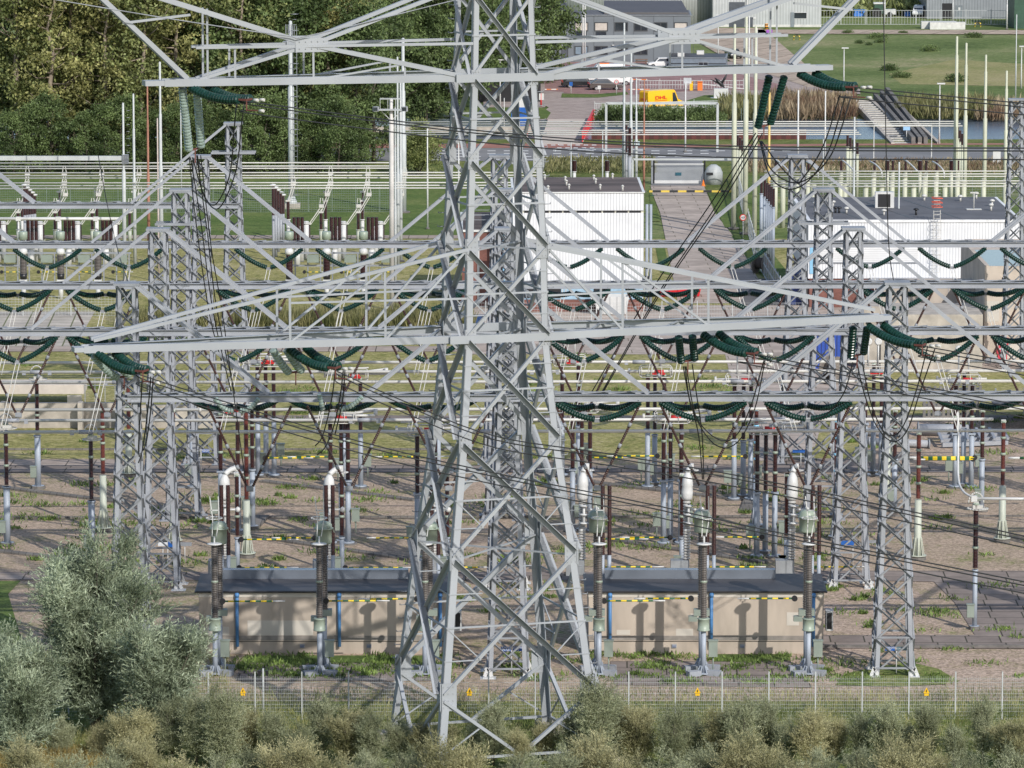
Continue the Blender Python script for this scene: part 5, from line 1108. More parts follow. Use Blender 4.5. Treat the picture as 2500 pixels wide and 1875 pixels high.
# right upper yard behind the long building
for i, (px, tp, th) in enumerate(((1892, 433, 0), (1911, 445, 0), (1945, 432, 0), (1971, 436, 0), (1985, 448, 0), (2025, 450, 0), (2051, 432, 0), (2062, 448, 0), (2113, 452, 0), (2132, 428, 0), (2152, 452, 0), (2177, 433, 0), (2208, 428, 0), (2230, 452, 0), (2256, 434, 0), (2284, 433, 0), (2306, 450, 0), (2336, 434, 0), (2352, 440, 0), (2400, 436, 0), (2453, 438, 0))):
    farpost(px, 556, tp - 1, tp + 3, f'cream round post, {nth(i)} from the left behind the long white building', tm=CREAM, im=CREAM, rt=.26, ri=.28, group='cream posts behind the long building')
for i, (px, thick) in enumerate(((1892, 0), (1971, 0), (2051, 0), (2132, 0), (2163, 1), (2177, 0), (2208, 0), (2243, 1), (2258, 0), (2284, 0), (2320, 1), (2336, 0))):
    farpost(px + 2, 510, 392, 418, f'{"thick" if thick else "slim"} dark insulator, {nth(i)} from the left above the busbars behind the long building', tm=CREAM, rt=.2, ri=.28 if thick else .16, group='dark insulators above the eastern busbars')
for i, px in enumerate((1908, 1990, 2068, 2146, 2222, 2298)):
    t = thing('connecting_tube', f'bent white connecting tube, {nth(i)} from the left above the eastern busbars', 'busbar', G(px, 520), 'bent connecting tubes'); Y_ = G(px, 520).y
    mb = MB(); mb.sweep(crom([P(px - 22, 394, Y_ + 4), P(px - 8, 402, Y_ + 2), P(px + 6, 418, Y_), P(px + 7, 436, Y_)] if i % 2 else [P(px - 16, 388, Y_ + 4), P(px, 400, Y_ + 2), P(px + 16, 416, Y_), P(px + 20, 420, Y_)], 4), .09, 6); mb.build('tube', WHITEP, t)
for i, (px, tp, sp_, ft_) in enumerate(((1858, 430, 472, 610), (1866, 438, 480, 620), (1872, 446, 486, 632), (1877, 450, 492, 640), (1882, 455, 500, 648), (1887, 460, 505, 655))):
    farpost(px, ft_, tp, sp_, f'blue grey tube with dark insulator, {nth(i)} in the slanting row beside the cream masts', tm=POSTB, rt=.17, ri=.17, group='slanting row of insulator tubes')
for i, (px, tp, sp_, ft_, lab) in enumerate(((1528, 305, 352, 455, 'left of'), (1537, 312, 360, 470, 'right of'))):
    farpost(px, ft_, tp, sp_ + 20, f'stack of black insulators under the busbar end just {lab} the second grey mast', tm=STEEL, rt=.2, ri=.2, group='black bus end stacks')
for i, (px, tp) in enumerate(((1800, 330), (1806, 336), (1812, 342), (2068, 330), (2075, 336), (2083, 342), (2092, 348), (2336, 310), (2342, 318), (2348, 326))):
    farpost(px, 480 + 4 * (i % 4), tp, tp + 28, f'cream tube with black insulator carrying the busbar ends, {nth(i)} from the left', tm=CREAM, rt=.17, ri=.17, group='cream bus end posts')
for i, (px, h) in enumerate(((1402, 392), (1482, 392), (1365, 392), (1440, 392))[:2]):
    farpost(px, 452, h, 418, f'dark insulator with bent white arm on the grass behind the white building, {nth(i)} from the left', tm=WHITEP, ri=.3, arm=0)
# ============================================================ MASTS
def mast(px, top, foot, lab, m=CREAM, r=.15, steps=(.55, .8), name='lightning_mast', n=10, cat='mast'):
    g = G(px, foot); zt = P(px, top, g.y).z; t = thing(name, lab, cat, g, None); up = Vector((0, 0, 1)); z0 = 0; rr = r
    mb = MB(); prof = []
    for k, s_ in enumerate(tuple(steps) + (1.0,)):
        prof += [(z0, rr), (s_ - .004, rr)]; z0 = s_; rr *= .72
    prof.append((1.0, .01)); mb.lathe(g, g + up * zt, prof, n); mb.build('mast_tube', m, t)
    mb = MB(); mb.lathe(g, g + up * .2, [(0, r * 2.2), (1, r * 2.2)], 10); mb.build('base_flange', FOOT, t); return t, g, zt
GALV = mat('galvanised_mast', (0.47, 0.49, 0.49), 0.5, 0, .08, 1)
RUST = mat('rusty_mast', (0.34, 0.16, 0.11), 0.8, 0, .15, 1)
OCH = mat('ochre_mast', (0.62, 0.45, 0.16), 0.6, 0, .1, 1)
for a in [(305, 250, 690, 'thick grey portal column with step pegs at the western switchgear', GALV, .19, (.62, .63)), (330, 228, 655, 'grey stepped mast standing second in the western mast group', GALV, .17, (.52, .8)), (364, 204, 640, 'rusty red brown slender mast in the western mast group', RUST, .15, (.5, .8)),
          (395, 150, 655, 'tallest grey mast of the western mast group', GALV, .2, (.5, .75)), (388, 288, 690, 'thin pinkish mast among the western mast group', mat('pinkish_mast', (.5, .42, .38), .6), .09, (.5,)), (443, 235, 470, 'thin grey mast rising behind the third lattice peak', GALV, .09, (.6,)), 
          (571, 88, 310, 'thin rod mast above the far lattice peak', GALV, .1, (.6,)), (1523, 55, 462, 'grey stepped mast behind the white building', GALV, .2, (.35, .62)), (1540, 118, 466, 'second grey stepped mast behind the white building', GALV, .19, (.5, .78)), (1553, 190, 462, 'third shorter grey mast behind the white building', GALV, .17, (.45, .7)),
          (1572, 195, 470, 'slim rusty brown mast by the gate', RUST, .13, (.35, .7)), (1673, 200, 372, 'thin white mast beside the canal steel portal', WHITEP, .11, (.5,)), (1791, 58, 560, 'cream mast first in the eastern mast group', CREAM, .26, (.62, .8)), (1819, 20, 572, 'cream mast tallest in the eastern mast group', CREAM, .27, (.6, .8)),
          (1842, 62, 592, 'cream mast third in the eastern mast group', CREAM, .24, (.6, .8)), (1876, 225, 610, 'ochre yellow mast beside the slanting insulator row', OCH, .16, (.6,)), (1948, 220, 385, 'thin white mast before the russet reeds', WHITEP, .13, (.4,)), (2014, 222, 390, 'thin white mast before the canal steps', WHITEP, .11, (.5,)),
          (2331, 88, 540, 'cream mast east of the canal steps, tallest of four', CREAM, .24, (.66, .9)), (2354, 104, 545, 'cream mast close beside the tallest eastern one', CREAM, .22, (.6, .88)), (2402, 133, 540, 'cream mast third of the four by the canal', CREAM, .22, (.62, .9)), (2453, 172, 535, 'cream mast last of the four by the canal', CREAM, .22, (.6, .88)),
          (2479, 35, 262, 'very thin grey mast over the meadow at the eastern edge', GALV, .1, (.5,)), (2083, 285, 640, 'thin grey rod mast rising above the second lattice peak', GALV, .12, (.5,)), (2192, 395, 720, 'thin grey mast leaning over the long dark roof', GALV, .11, (.5,)), (2009, 340, 480, 'thin rod on the third eastern lattice peak', GALV, .08, (.5,)),
          (1423, -60, 162, 'tall white flagpole before the grey office, western of two', WHITEP, .12, (.6,)), (1428, -60, 165, 'tall white flagpole before the grey office, eastern of two', WHITEP, .12, (.6,)), (2458, -30, 72, 'white pole by the far fence at the top', WHITEP, .12, (.6,)), (2326, -30, 60, 'white pole before the far grey shed', WHITEP, .1, (.6,)), (2160, -30, 55, 'white pole before the far scrub', WHITEP, .1, (.6,)),
          (1394, 345, 470, 'thin grey pole rising over the white building roof', GALV, .08, (.6,)), (1471, 320, 470, 'second thin grey pole rising over the white building roof', GALV, .08, (.6,)), (1044, 310, 560, 'thin white pole right of the round bush', WHITEP, .09, (.6,)), (1120, 270, 560, 'thin white pole left of the pylon body', WHITEP, .09, (.6,)),
          (1847, 68, 235, 'slim white pole before the slab road', WHITEP, .12, (.6,)), (1828, 40, 240, 'slim white pole next to the slab road junction', WHITEP, .13, (.6,))]:
    mast(a[0], a[1], a[2], a[3], a[4], a[5], a[6])
# lamp posts
def lamp(px, top, foot, lab, s_=1):
    g = G(px, foot); zt = P(px, top, g.y).z; t = thing('street_lamp', lab, 'street lamp', g, 'street lamps'); mb = MB(); mb.lathe(g, g + Vector((0, 0, zt)), [(0, .13), (.3, .09), (1, .06)], 8); mb.build('pole', WHITEP, t)
    mb = MB(); mb.box(g + Vector((.15, 0, zt + .05)), (1.0 * s_, .35, .16)); mb.build('lamp_head', WHITEP, t)
lamp(2060, 118, 208, 'low white street lamp in the middle of the meadow'); lamp(2293, 205, 352, 'white street lamp on the canal bank east of the steps'); lamp(2493, 114, 216, 'white street lamp in the meadow at the eastern edge'); lamp(1221, 147, 260, 'white street lamp in front of the dark trees behind the pylon')
lamp(1753, 38, 140, 'white street lamp beside the large pale hall')
# portal beam left
t = thing('portal_beam', 'grey box beam of a portal resting on the thick western column', 'portal', G(150, 690)); Y_ = G(305, 690).y; mb = MB(); mb.bar(P(-60, 386, Y_), P(303, 386, Y_), .4, .42); mb.build('beam', GALV, t)
mb = MB()
for k in range(8): mb.box(P(306, 378 + k * 3, Y_), (.62, .62, .06))
for k in range(4): p = P(-10 + k * 76, 386, Y_); mb.box(p + Vector((0, -.22, 0)), (.1, .1, .44))
mb.build('column_bands', STEELD, t)
mb = MB(); g = G(305, 690)
for k in range(7): p = P(309, 270 + 17 * k, g.y); mb.tube(p, p + Vector((.28, 0, 0)), .03, n=5)
mb.build('step_pegs', STEELD, t)
# caged mast x=710
t, g, zt = mast(712, 50, 508, 'tall grey telecom mast with caged ladder in front of the wood', GALV, .34, (.65, .85))
mb = MB(); up = Vector((0, 0, 1)); q = g + Vector((.45, -.3, 0))
for dx in (-.22, .22): mb.tube(q + Vector((dx, 0, 1.5)), q + Vector((dx, 0, zt - .6)), .03, n=5)
for k in range(int(zt / .6)):
    mb.tube(q + Vector((-.22, 0, 1.5 + k * .6)), q + Vector((.22, 0, 1.5 + k * .6)), .025, n=5)
    if k % 3 == 0: pts = [q + Vector((math.cos(a) * .42, -abs(math.sin(a)) * .7, 1.5 + k * .6)) for a in np.linspace(0, math.pi, 7)]; mb.path(pts, .03, 4)
mb.build('ladder', STEELD, t)
mb = MB()
for dx in (-.5, -.25, .1, .4): mb.tube(g + Vector((dx, -.2, zt - 3)), g + Vector((dx, -.2, zt - .4)), .04, n=5)
for zz in (zt - 3, zt - 2.3): mb.tube(g + Vector((-.8, -.3, zz)), g + Vector((.8, -.3, zz)), .05, n=5); mb.box(g + Vector((0, 0, zz)), (1.7, 1.3, .06))
mb.build('platform', STEELD, t)
mb = MB(); mb.lathe(g, g + up * 1.3, [(0, .9), (1, .36)], 14); mb.build('flared_base', GALV, t); mb = MB(); mb.box(g + up * .1, (1.9, 1.9, .9)); mb.build('footing', CONC, t)
# floodlight mast group
t, g, zt = mast(957, 240, 760, 'thick rust stained floodlight mast with a railed platform, behind the reed bed', mat('stained_mast', (.52, .5, .48), .6, 0, .2, .6), .22, (.9,), name='floodlight_mast')
mb = MB(); z_ = P(957, 268, g.y).z
for a, b in (((-1.0, -.5, .1), (1.0, -.5, .1)), ((-1.0, -.5, 1.0), (1.0, -.5, 1.0)), ((-1.0, .5, 1.0), (1.0, .5, 1.0)), ((-1.0, -.5, 1.0), (-1.0, .5, 1.0)), ((1.0, -.5, 1.0), (1.0, .5, 1.0))): mb.bar(g + Vector(a) + up * z_, g + Vector(b) + up * z_, .05)
for dx in (-1, -.3, .4, 1): mb.bar(g + Vector((dx, -.5, z_)), g + Vector((dx, -.5, z_ + 1)), .04)
mb.box(g + up * z_, (2.2, 1.1, .07)); mb.bar(g + Vector((0, 0, z_ - 1.0)), g + Vector((-1, 0, z_)), .06); mb.bar(g + Vector((0, 0, z_ - 1.0)), g + Vector((1, 0, z_)), .06); mb.build('platform', GALV, t)
for dx in (-1.4, 1.2):
    mb = MB(); c = g + Vector((dx, -.3, z_ + .1)); mb.box(c, (.5, .4, .42), .3); mb.build('floodlight', STEEL, t); mb = MB(); mb.box(c + Vector((-.02, -.22, 0)), (.4, .03, .34), .3); mb.build('lamp_glass', GLASSD, t)
for a in [(966, 262, 740, 'pole right behind the floodlight mast', GALV, .12, (.5, .8)), (972, 138, 655, 'slender stepped pole second behind the floodlight mast', GALV, .17, (.45, .7)), (979, 180, 640, 'stepped pole third behind the floodlight mast', GALV, .17, (.5, .8)), (985, 92, 520, 'tall grey mast last in the floodlight mast group', GALV, .33, (.45, .7))]: mast(*a)
# ============================================================ BUILDINGS
def corr(name, c, period=.25):
    return band(name, [(tuple(x * .62 for x in c), .18), (c, .82)], 'X', period)
WCORR = corr('white_corrugated', (0.74, 0.75, 0.77), .27); WCORRF = corr('pale_grey_cladding', (0.47, 0.49, 0.49), .5)
BRICK = slabmat('red_brown_brick', (0.24, 0.105, 0.085), (0.16, 0.10, 0.09), .22, .07, 0, .008)
_m = BRICK.node_tree; _mp = [x for x in _m.nodes if x.type == 'MAPPING'][0]; _mp.inputs['Rotation'].default_value = (R(90), 0, 0)
ROOFB = mat('brown_bitumen_roof', (0.085, 0.065, 0.058), .85, 0, .25, .35, col2=(.13, .10, .09), stretch=(.3, 1, 1)); ROOFG = mat('grey_bitumen_roof', (0.12, 0.12, 0.13), .8, 0, .15, .4); ROOFD = mat('dark_wet_roof', (0.055, 0.052, 0.055), .5, 0, .3, .5, stretch=(.3, 1, 1))
LBLUE = mat('light_blue_panel', (0.25, 0.50, 0.70), .5, 0, .05, 1); BEIGE = mat('beige_render', (0.50, 0.43, 0.36), .9, 0, .12, .7); CWALL = mat('stained_concrete_wall', (0.44, 0.375, 0.31), .9, 0, .16, .9, stretch=(1, 1, .25), bump=.2); CPATCH = mat('repaired_concrete', (.55, .51, .45), .9, 0, .05, 1)
class Bld:
    def __init__(s, name, label, x0, x1, yb, dep, cat='building', rz=.6):
        s.a = G(x0, yb); s.b = G(x1, yb); s.w = s.b.x - s.a.x; s.d = dep; s.rz = R(rz); s.t = thing(name, label, cat, s.a)
        s.ex = Vector((math.cos(s.rz), math.sin(s.rz), 0)); s.ey = Vector((-math.sin(s.rz), math.cos(s.rz), 0)); s.x0, s.x1 = x0, x1
    def p(s, u, v, z): return s.a + s.ex * u + s.ey * v + Vector((0, 0, z))
    def z(s, px, py): return P(px, py, s.a.y).z
    def u(s, px): return (px - s.x0) / (s.x1 - s.x0) * s.w
    def box(s, name, u0, u1, v0, v1, z0, z1, m, parent=None):
        mb = MB(); q = [s.p(u, v, z) for z in (z0, z1) for u, v in ((u0, v0), (u1, v0), (u1, v1), (u0, v1))]
        mb.add(q, [(0, 3, 2, 1), (4, 5, 6, 7), (0, 1, 5, 4), (1, 2, 6, 5), (2, 3, 7, 6), (3, 0, 4, 7)]); return mb.build(name, m, parent or s.t)
    def window(s, px0, py0, px1, py1, name='window', fm=None, gm=None, mull=0, fr=.07, dz=0):
        u0, u1, z1, z0 = s.u(px0), s.u(px1), s.z(px0, py0), s.z(px0, py1); fm = fm or STEELD
        mb = MB()
        for a, b, c, d in ((u0, u1, z0, z0 + fr), (u0, u1, z1 - fr, z1), (u0, u0 + fr, z0 + fr, z1 - fr), (u1 - fr, u1, z0 + fr, z1 - fr)) + tuple((u0 + (u1 - u0) * (k + 1) / (mull + 1) - fr / 2, u0 + (u1 - u0) * (k + 1) / (mull + 1) + fr / 2, z0 + fr, z1 - fr) for k in range(mull)):
            q = [s.p(u, v, z) for z in (c, d) for u, v in ((a, -.06), (b, -.06), (b, .02), (a, .02))]; mb.add(q, [(0, 3, 2, 1), (4, 5, 6, 7), (0, 1, 5, 4), (1, 2, 6, 5), (2, 3, 7, 6), (3, 0, 4, 7)])
        f = mb.build(name, fm, s.t); s.box('pane' if name == 'window' else 'panel', u0 + fr, u1 - fr, -.025, .01, z0 + fr, z1 - fr, gm or GLASSD, f); return f
# white corrugated building behind the pylon
B = Bld('control_building', 'white corrugated control building with dark window band and brown flat roof behind the pylon', 1252, 1571, 762, 14)
z = lambda y: B.z(1400, y)
B.box('lower_wall', 0, B.w, 0, B.d, 0, z(732), BRICK); B.box('wall', 0, B.w, -.02, B.d, z(690), z(520), WCORR); B.box('recessed_wall', 0.02, B.w - .02, .3, B.d - .02, z(732), z(690), mat('blue_panel_wall', (.33, .48, .6), .5))
B.box('upper_wall', 0, B.w, -.02, B.d, z(514), z(471), WCORR)
B.box('window_band_wall', .02, B.w - .02, .12, B.d - .02, z(520), z(514), mat('cream_band', (.62, .6, .5), .6))
for i in range(9): 
    u0 = 1302 + 32 * i - 22
    B.box('window', B.u(u0), B.u(u0 + 28), .05, .13, z(521), z(514.5), DARK)
rf = B.box('roof', -.1, B.w + .1, -.12, B.d + .1, z(471), z(469), mat('white_roof_edge', (.7, .7, .68), .5)); B.box('roof_felt', .15, B.w - .15, .15, B.d - .15, z(469), z(469) + .02, ROOFB, rf)
for i, (px, v) in enumerate(((1335, 11.5), (1385, 9.5), (1386, 6), (1457, 11), (1459, 7.5), (1390, 2.2), (1466, 2.0), (1338, .8), (1520, 1.0), (1505, 12.5))):
    mb = MB(); q = B.p(B.u(px), v, z(469)); mb.tube(q, q + Vector((0, 0, .45)), .09, n=8); mb.lathe(q + Vector((0, 0, .4)), q + Vector((0, 0, .55)), [(0, .18), (1, .05)], 8); mb.build('roof_vent', ALU, rf)
B.box('side_panel', -.9, -.05, -.1, .5, z(732), z(570), LBLUE)
for px in (1270, 1330, 1450): B.box('panel', B.u(px), B.u(px + 40), .22, .32, z(728), z(694), DARK)
B.box('wall_lamp', B.w, B.w + .5, -.3, .1, z(684), z(674), DARK)
mb = MB(); q = B.p(B.w + .3, .3, 0)
for dx in (0, .35): mb.tube(q + Vector((dx, 0, 0)), q + Vector((dx, 0, z(500))), .13, n=8)
mb.build('cable_riser', POSTB, B.t)
# brick annex left
A = Bld('brick_annex', 'red brick annex with dark flat roof, half hidden by the pylon legs', 1128, 1250, 748, 16)
z = lambda y: A.z(1160, y); A.box('wall', 0, A.w, 0, A.d, 0, z(566), BRICK); rf = A.box('roof', -.15, A.w, -.15, A.d + .1, z(566), z(561), mat('white_roof_edge', (.7, .7, .68), .5)); A.box('roof_felt', .1, A.w - .1, .1, A.d - .1, z(561), z(561) + .02, ROOFB, rf)
mb = MB()
for v in (4, 8): 
    for zz in (.5, 1.0): mb.bar(A.p(0, v, z(561) + zz), A.p(A.w, v, z(561) + zz), .04)
mb.build('railing', STEEL, rf); A.box('downpipe', 1.4, 1.6, -.12, -.02, 0, z(570), WHITEP)
mb = MB(); q = A.p(A.w * .75, -.6, 0)
for dx in (-.3, .3): mb.bar(q + Vector((dx, 0, 0)), q + Vector((dx, 0, z(570))), .05)
for k in range(20): mb.bar(q + Vector((-.3, 0, .4 * k)), q + Vector((.3, 0, .4 * k)), .03)
mb.build('ladder', STEELD, A.t)
# long white building right
B = Bld('long_white_building', 'long white corrugated building on a brick base with dark grey flat roof and roof ladder', 1972, 2490, 752, 21)
z = lambda y: B.z(2200, y)
B.box('lower_wall', .15, B.w, .12, B.d, 0, z(680), BRICK); B.box('wall', 0, B.w, 0, B.d, z(680), z(543), WCORR)
rf = B.box('roof', -.1, B.w + .1, -.1, B.d + .1, z(543), z(537), mat('white_trim', (.76, .76, .76), .5)); B.box('roof_felt', .25, B.w - .2, .25, B.d - .25, z(537), z(537) + .03, ROOFG, rf)
B.box('door', B.u(1976), B.u(1990), -.08, .02, z(668), z(601), LBLUE); B.box('upper_trim', B.u(1994), B.u(2240), -.06, .0, z(607), z(603), mat('white_trim', (.76, .76, .76), .5))
f = B.box('roller_door', B.u(1994), B.u(2240), -.05, .01, z(640), z(607), band('roller_door_slats', [((.72, .72, .72), .85), ((.5, .5, .5), .15)], 'Z', .2)); B.box('sill', B.u(1994), B.u(2240), -.09, 0, z(643), z(640), STEELD, f)
aw = B.box('awning', B.u(2122), B.u(2332), -3.2, .1, z(687), z(678), mat('awning_grey', (.33, .34, .36), .6))
for px in (2150, 2216, 2308): mb = MB(); q = B.p(B.u(px), -3.0, 0); mb.bar(q, q + Vector((0, 0, z(680))), .1); mb.build('post', WHITEP, aw)
mb = MB(); q = B.p(B.u(2284), -.5, 0)
for dx in (-.3, .3): mb.bar(q + Vector((dx, 0, z(664))), q + Vector((dx, 0, z(512))), .05)
for k in range(26): zz = z(664) + .33 * k; mb.bar(q + Vector((-.3, 0, zz)), q + Vector((.3, 0, zz)), .035)
for k in range(10):
    zz = z(640) + .75 * k
    if zz < z(512): pts = [q + Vector((math.cos(a) * .38, -abs(math.sin(a)) * .7, zz)) for a in np.linspace(0, math.pi, 7)]; mb.path(pts, .025, 4)
mb.build('cage_ladder', ALU, B.t); mb = MB(); c = q + Vector((0, .5, z(512)))
for zz in (.3, .7, 1.1): mb.path([c + Vector(v) + Vector((0, 0, zz)) for v in ((-.45, -.9, 0), (-.45, .4, 0), (.45, .4, 0), (.45, -.9, 0), (-.45, -.9, 0))], .04, 4)
mb.build('ladder_gate', mat('red_orange_gate', (.7, .12, .06), .5), B.t)
mb = MB()
q = B.p(B.u(2182), 11, z(537)); mb.box(q + Vector((0, 0, .75)), (1.75, .9, 1.5)); ac = mb.build('roof_unit', WHITEP, rf); mb = MB(); mb.box(q + Vector((-.05, -.47, .72)), (1.15, .05, 1.2)); mb.build('grille', DARK, ac)
for i, (px, v, h) in enumerate(((2041, 6, .45), (2050, 6, .45), (2059, 6, .45), (2004, 4.5, .4), (2244, 4, .5), (2077, 6, .4), (2165, 4, .4), (2010, 11, .4), (2202, 18, .6), (2050, 16, .4), (2056, 12, .4), (2173, 17, .4), (2298, 17.5, .4), (2434, 19, .5), (2388, 17, .4), (2454, 12, .5), (2440, 8, .5))):
    mb = MB(); q = B.p(B.u(px), v, z(537)); mb.tube(q, q + Vector((0, 0, h)), .1, n=8); mb.lathe(q + Vector((0, 0, h)), q + Vector((0, 0, h + .2)), [(0, .25), (.5, .25), (1, .1)], 10); mb.build('roof_vent', DARK if i < 5 else ALU, rf)
mb = MB(); q = B.p(B.u(2400), 9, z(537)); mb.tube(q, q + Vector((0, 0, 1.6)), .05, n=6); mb.box(q + Vector((0, 0, .05)), (1.4, .8, .08)); mb.box(q + Vector((0, 0, 1.6)), (.7, .12, .12)); mb.build('antenna_stand', ALU, rf)
mb = MB()
for px, v0, v1 in ((2100, 0.4, 20), (2230, .4, 20), (2345, .4, 20)): mb.bar(B.p(B.u(px), v0, z(537) + .04), B.p(B.u(px) - 4, v1, z(537) + .04), .12, .01)
mb.build('roof_seams', DARK, rf)
# concrete building and low walls at right
C_ = Bld('concrete_building', 'beige concrete block building with open topped parapet at the eastern edge', 2402, 2560, 880, 20)
z = lambda y: C_.z(2440, y); 
C_.box('wall', 0, C_.w, 0, C_.d, 0, z(655), BEIGE)
C_.box('roof_parapet', 0, .35, 0, C_.d, z(655), z(648), BEIGE); C_.box('roof_parapet', .35, C_.w, 0, .3, z(655), z(650), BEIGE); C_.box('roof_parapet', .35, C_.w, C_.d - .4, C_.d, z(655), z(646), BEIGE); C_.box('roof_felt', .35, 3.8, .3, 14, z(655), z(655) + .02, mat('wet_roof', (.10, .13, .17), .12, 0, .1, 1)); C_.box('roof_felt', 3.8, C_.w, .3, C_.d - .4, z(655), z(655) + .025, ROOFD); C_.box('roof_house', 5.0, C_.w, 1.5, 9, z(655), z(612), BEIGE)
C_.box('wall_vent', C_.u(2444), C_.u(2452), -.06, .02, z(684), z(677), DARK); C_.box('patch', C_.u(2404), C_.u(2438), -.015, .01, z(785), z(735), CPATCH); C_.box('side_wall_patch', C_.u(2450), C_.u(2500), -.012, .01, z(875), z(830), CPATCH)
ls = thing('yard_wall', 'low beige concrete retaining building beside the concrete block', 'building', G(2125, 905))
def wallbox(t, name, x0, x1, yb, ytop, dep, m, zb=0):
    a, b = G(x0, yb), G(x1, yb); zt = P(x0, ytop, a.y).z; mb = MB(); mb.add([(a.x, a.y, zb), (b.x, a.y, zb), (b.x, a.y + dep, zb), (a.x, a.y + dep, zb), (a.x, a.y, zt), (b.x, a.y, zt), (b.x, a.y + dep, zt), (a.x, a.y + dep, zt)], [(0, 3, 2, 1), (4, 5, 6, 7), (0, 1, 5, 4), (1, 2, 6, 5), (2, 3, 7, 6), (3, 0, 4, 7)]); return mb.build(name, m, t), zt, a
_, zt_, a_ = wallbox(ls, 'wall', 2150, 2398, 905, 768, 8, CONC); wallbox(ls, 'pillar', 2108, 2148, 903, 748, 9, CONC)
wallbox(ls, 'upper_wall', 2150, 2390, 850, 690, 3, BEIGE)
mb = MB(); 
for k in range(9): p = G(2152 + 27 * k, 850); p.z = P(2152, 768, G(2150, 905).y).z; mb.bar(p, p + Vector((0, 0, 1.0)), .04)
p0, p1 = G(2152, 850), G(2390, 850); 
for zz in (.5, 1.0): p0.z = p1.z = P(2152, 768, G(2150, 905).y).z + zz; mb.bar(p0, p1, .04)
mb.build('railing', STEEL, ls)
wallbox(ls, 'wall_vent', 2220, 2226, 904.5, 866, .3, DARK, P(2220, 871, G(2220, 904.5).y).z)
# bunker walls at left
bw = thing('bunker', 'long pale concrete bunker wall with buttresses at the western edge of the yard', 'bunker', G(100, 1048))
wallbox(bw, 'wall', -80, 290, 1046, 984, .5, CONC); wallbox(bw, 'upper_slab', -80, 205, 990, 962, 3.0, mat('pale_concrete', (.58, .52, .46), .9, 0, .08, 1.2), P(0, 984, G(0, 1046).y).z - .3)
wallbox(bw, 'wall', 320, 520, 1046, 990, .5, CONC)
for x in (0, 190, 290): wallbox(bw, 'buttress', x, x + 11, 1052, 984, 1.2, CONC)
for i, (x0, x1, y0, y1) in enumerate(((15, 75, 1040, 1003), (60, 130, 1012, 995), (140, 188, 1035, 1010), (165, 200, 985, 965))): wallbox(bw, 'patch', x0, x1, 1045.6, y1, .1, CPATCH, P(x0, y0, G(x0, 1046).y).z)
mb = MB(); p0, p1 = G(208, 990), G(330, 990)
for zz in (.6, 1.2): mb.bar(p0 + Vector((0, 0, zz + 1)), p1 + Vector((0, 0, zz + 1)), .05)
for k in range(6): p = p0.lerp(p1, k / 5); mb.bar(p, p + Vector((0, 0, 2.2)), .05)
mb.build('railing', STEEL, bw)
# low concrete relay buildings in front
def relay(x0, x1, lab, pipes, grates, patches):
    t = thing('relay_building', lab, 'building', G(x0, 1598)); Y0 = G(x0, 1598).y; z = lambda y: P(x0, y, Y0).z
    a, b = G(x0, 1598), G(x1, 1598); W = b.x - a.x
    def bx(name, u0, u1, v0, v1, z0, z1, m, par=None):
        mb = MB(); q = [Vector((a.x + u, a.y + v, zz)) for zz in (z0, z1) for u, v in ((u0, v0), (u1, v0), (u1, v1), (u0, v1))]; mb.add(q, [(0, 3, 2, 1), (4, 5, 6, 7), (0, 1, 5, 4), (1, 2, 6, 5), (2, 3, 7, 6), (3, 0, 4, 7)]); return mb.build(name, m, par or t)
    bx('plinth', .05, W - .05, .06, 5.3, 0, z(1567), CWALL); bx('wall', 0, W, 0, 5.4, z(1565), z(1452), CWALL); bx('shadow_joint', .03, W - .03, .05, 5.35, z(1567), z(1565), DARK)
    bx('dirt_band', 0.02, W - .02, -.012, 0, z(1563), z(1552), mat('dirty_concrete', (.26, .235, .21), .95, 0, .2, 2)); bx('fascia', -.02, W + .02, -.02, .02, z(1458), z(1446), CPATCH)
    rf = bx('roof', -.25, W + .2, -.2, 5.8, z(1446), z(1443), DARK); bx('roof_felt', -.15, W + .1, -.1, 5.7, z(1443), z(1443) + .02, ROOFD, rf)
    bx('skylight_edge', 1.0, W - 2.6, 3.9, 4.6, z(1443), z(1443) + .55, mat('zinc_duct', (.25, .28, .33), .25, .5, .1, .5), rf)
    u = lambda px: (px - x0) / (x1 - x0) * W
    for px in pipes: mb = MB(); p = Vector((a.x + u(px), a.y - .16, 0)); mb.tube(p + Vector((0, 0, .5)), p + Vector((0, 0, z(1446))), .1, n=10); mb.lathe(p + Vector((0, 0, z(1446) - .25)), p + Vector((0, 0, z(1446) - .05)), [(0, .13), (1, .13)], 10); mb.build('downpipe', mat('blue_pipe', (.07, .20, .42), .5, 0, .15, 1.5), t)
    for px in grates: g_ = bx('wall_grate', u(px), u(px + 12), -.0, .08, z(1582), z(1573), STEEL); bx('louvre', u(px) + .04, u(px + 12) - .04, -.03, 0, z(1580), z(1575), band('grate_slats', [((.35, .38, .45), .5), ((.05, .08, .2), .5)], 'Z', .12), g_)
    for px0, px1, y0, y1 in patches: bx('patch', u(px0), u(px1), -.016, .0, z(y1), z(y0), CPATCH)
    mb = MB(); p = Vector((a.x + W + .35, a.y + .6, z(1540))); mb.box(p + Vector((0, 0, .55)), (.42, .9, 1.15)); ac = mb.build('air_conditioner', WHITEP, t); mb = MB(); mb.box(p + Vector((0, -.46, .55)), (.28, .03, .95)); mb.build('grille', DARK, ac)
relay(487, 1103, 'western low concrete relay building with dark roof and blue downpipes', (580, 829, 1075), (732, 895, 1062), ((605, 765, 1515, 1551), (487, 560, 1530, 1551)))
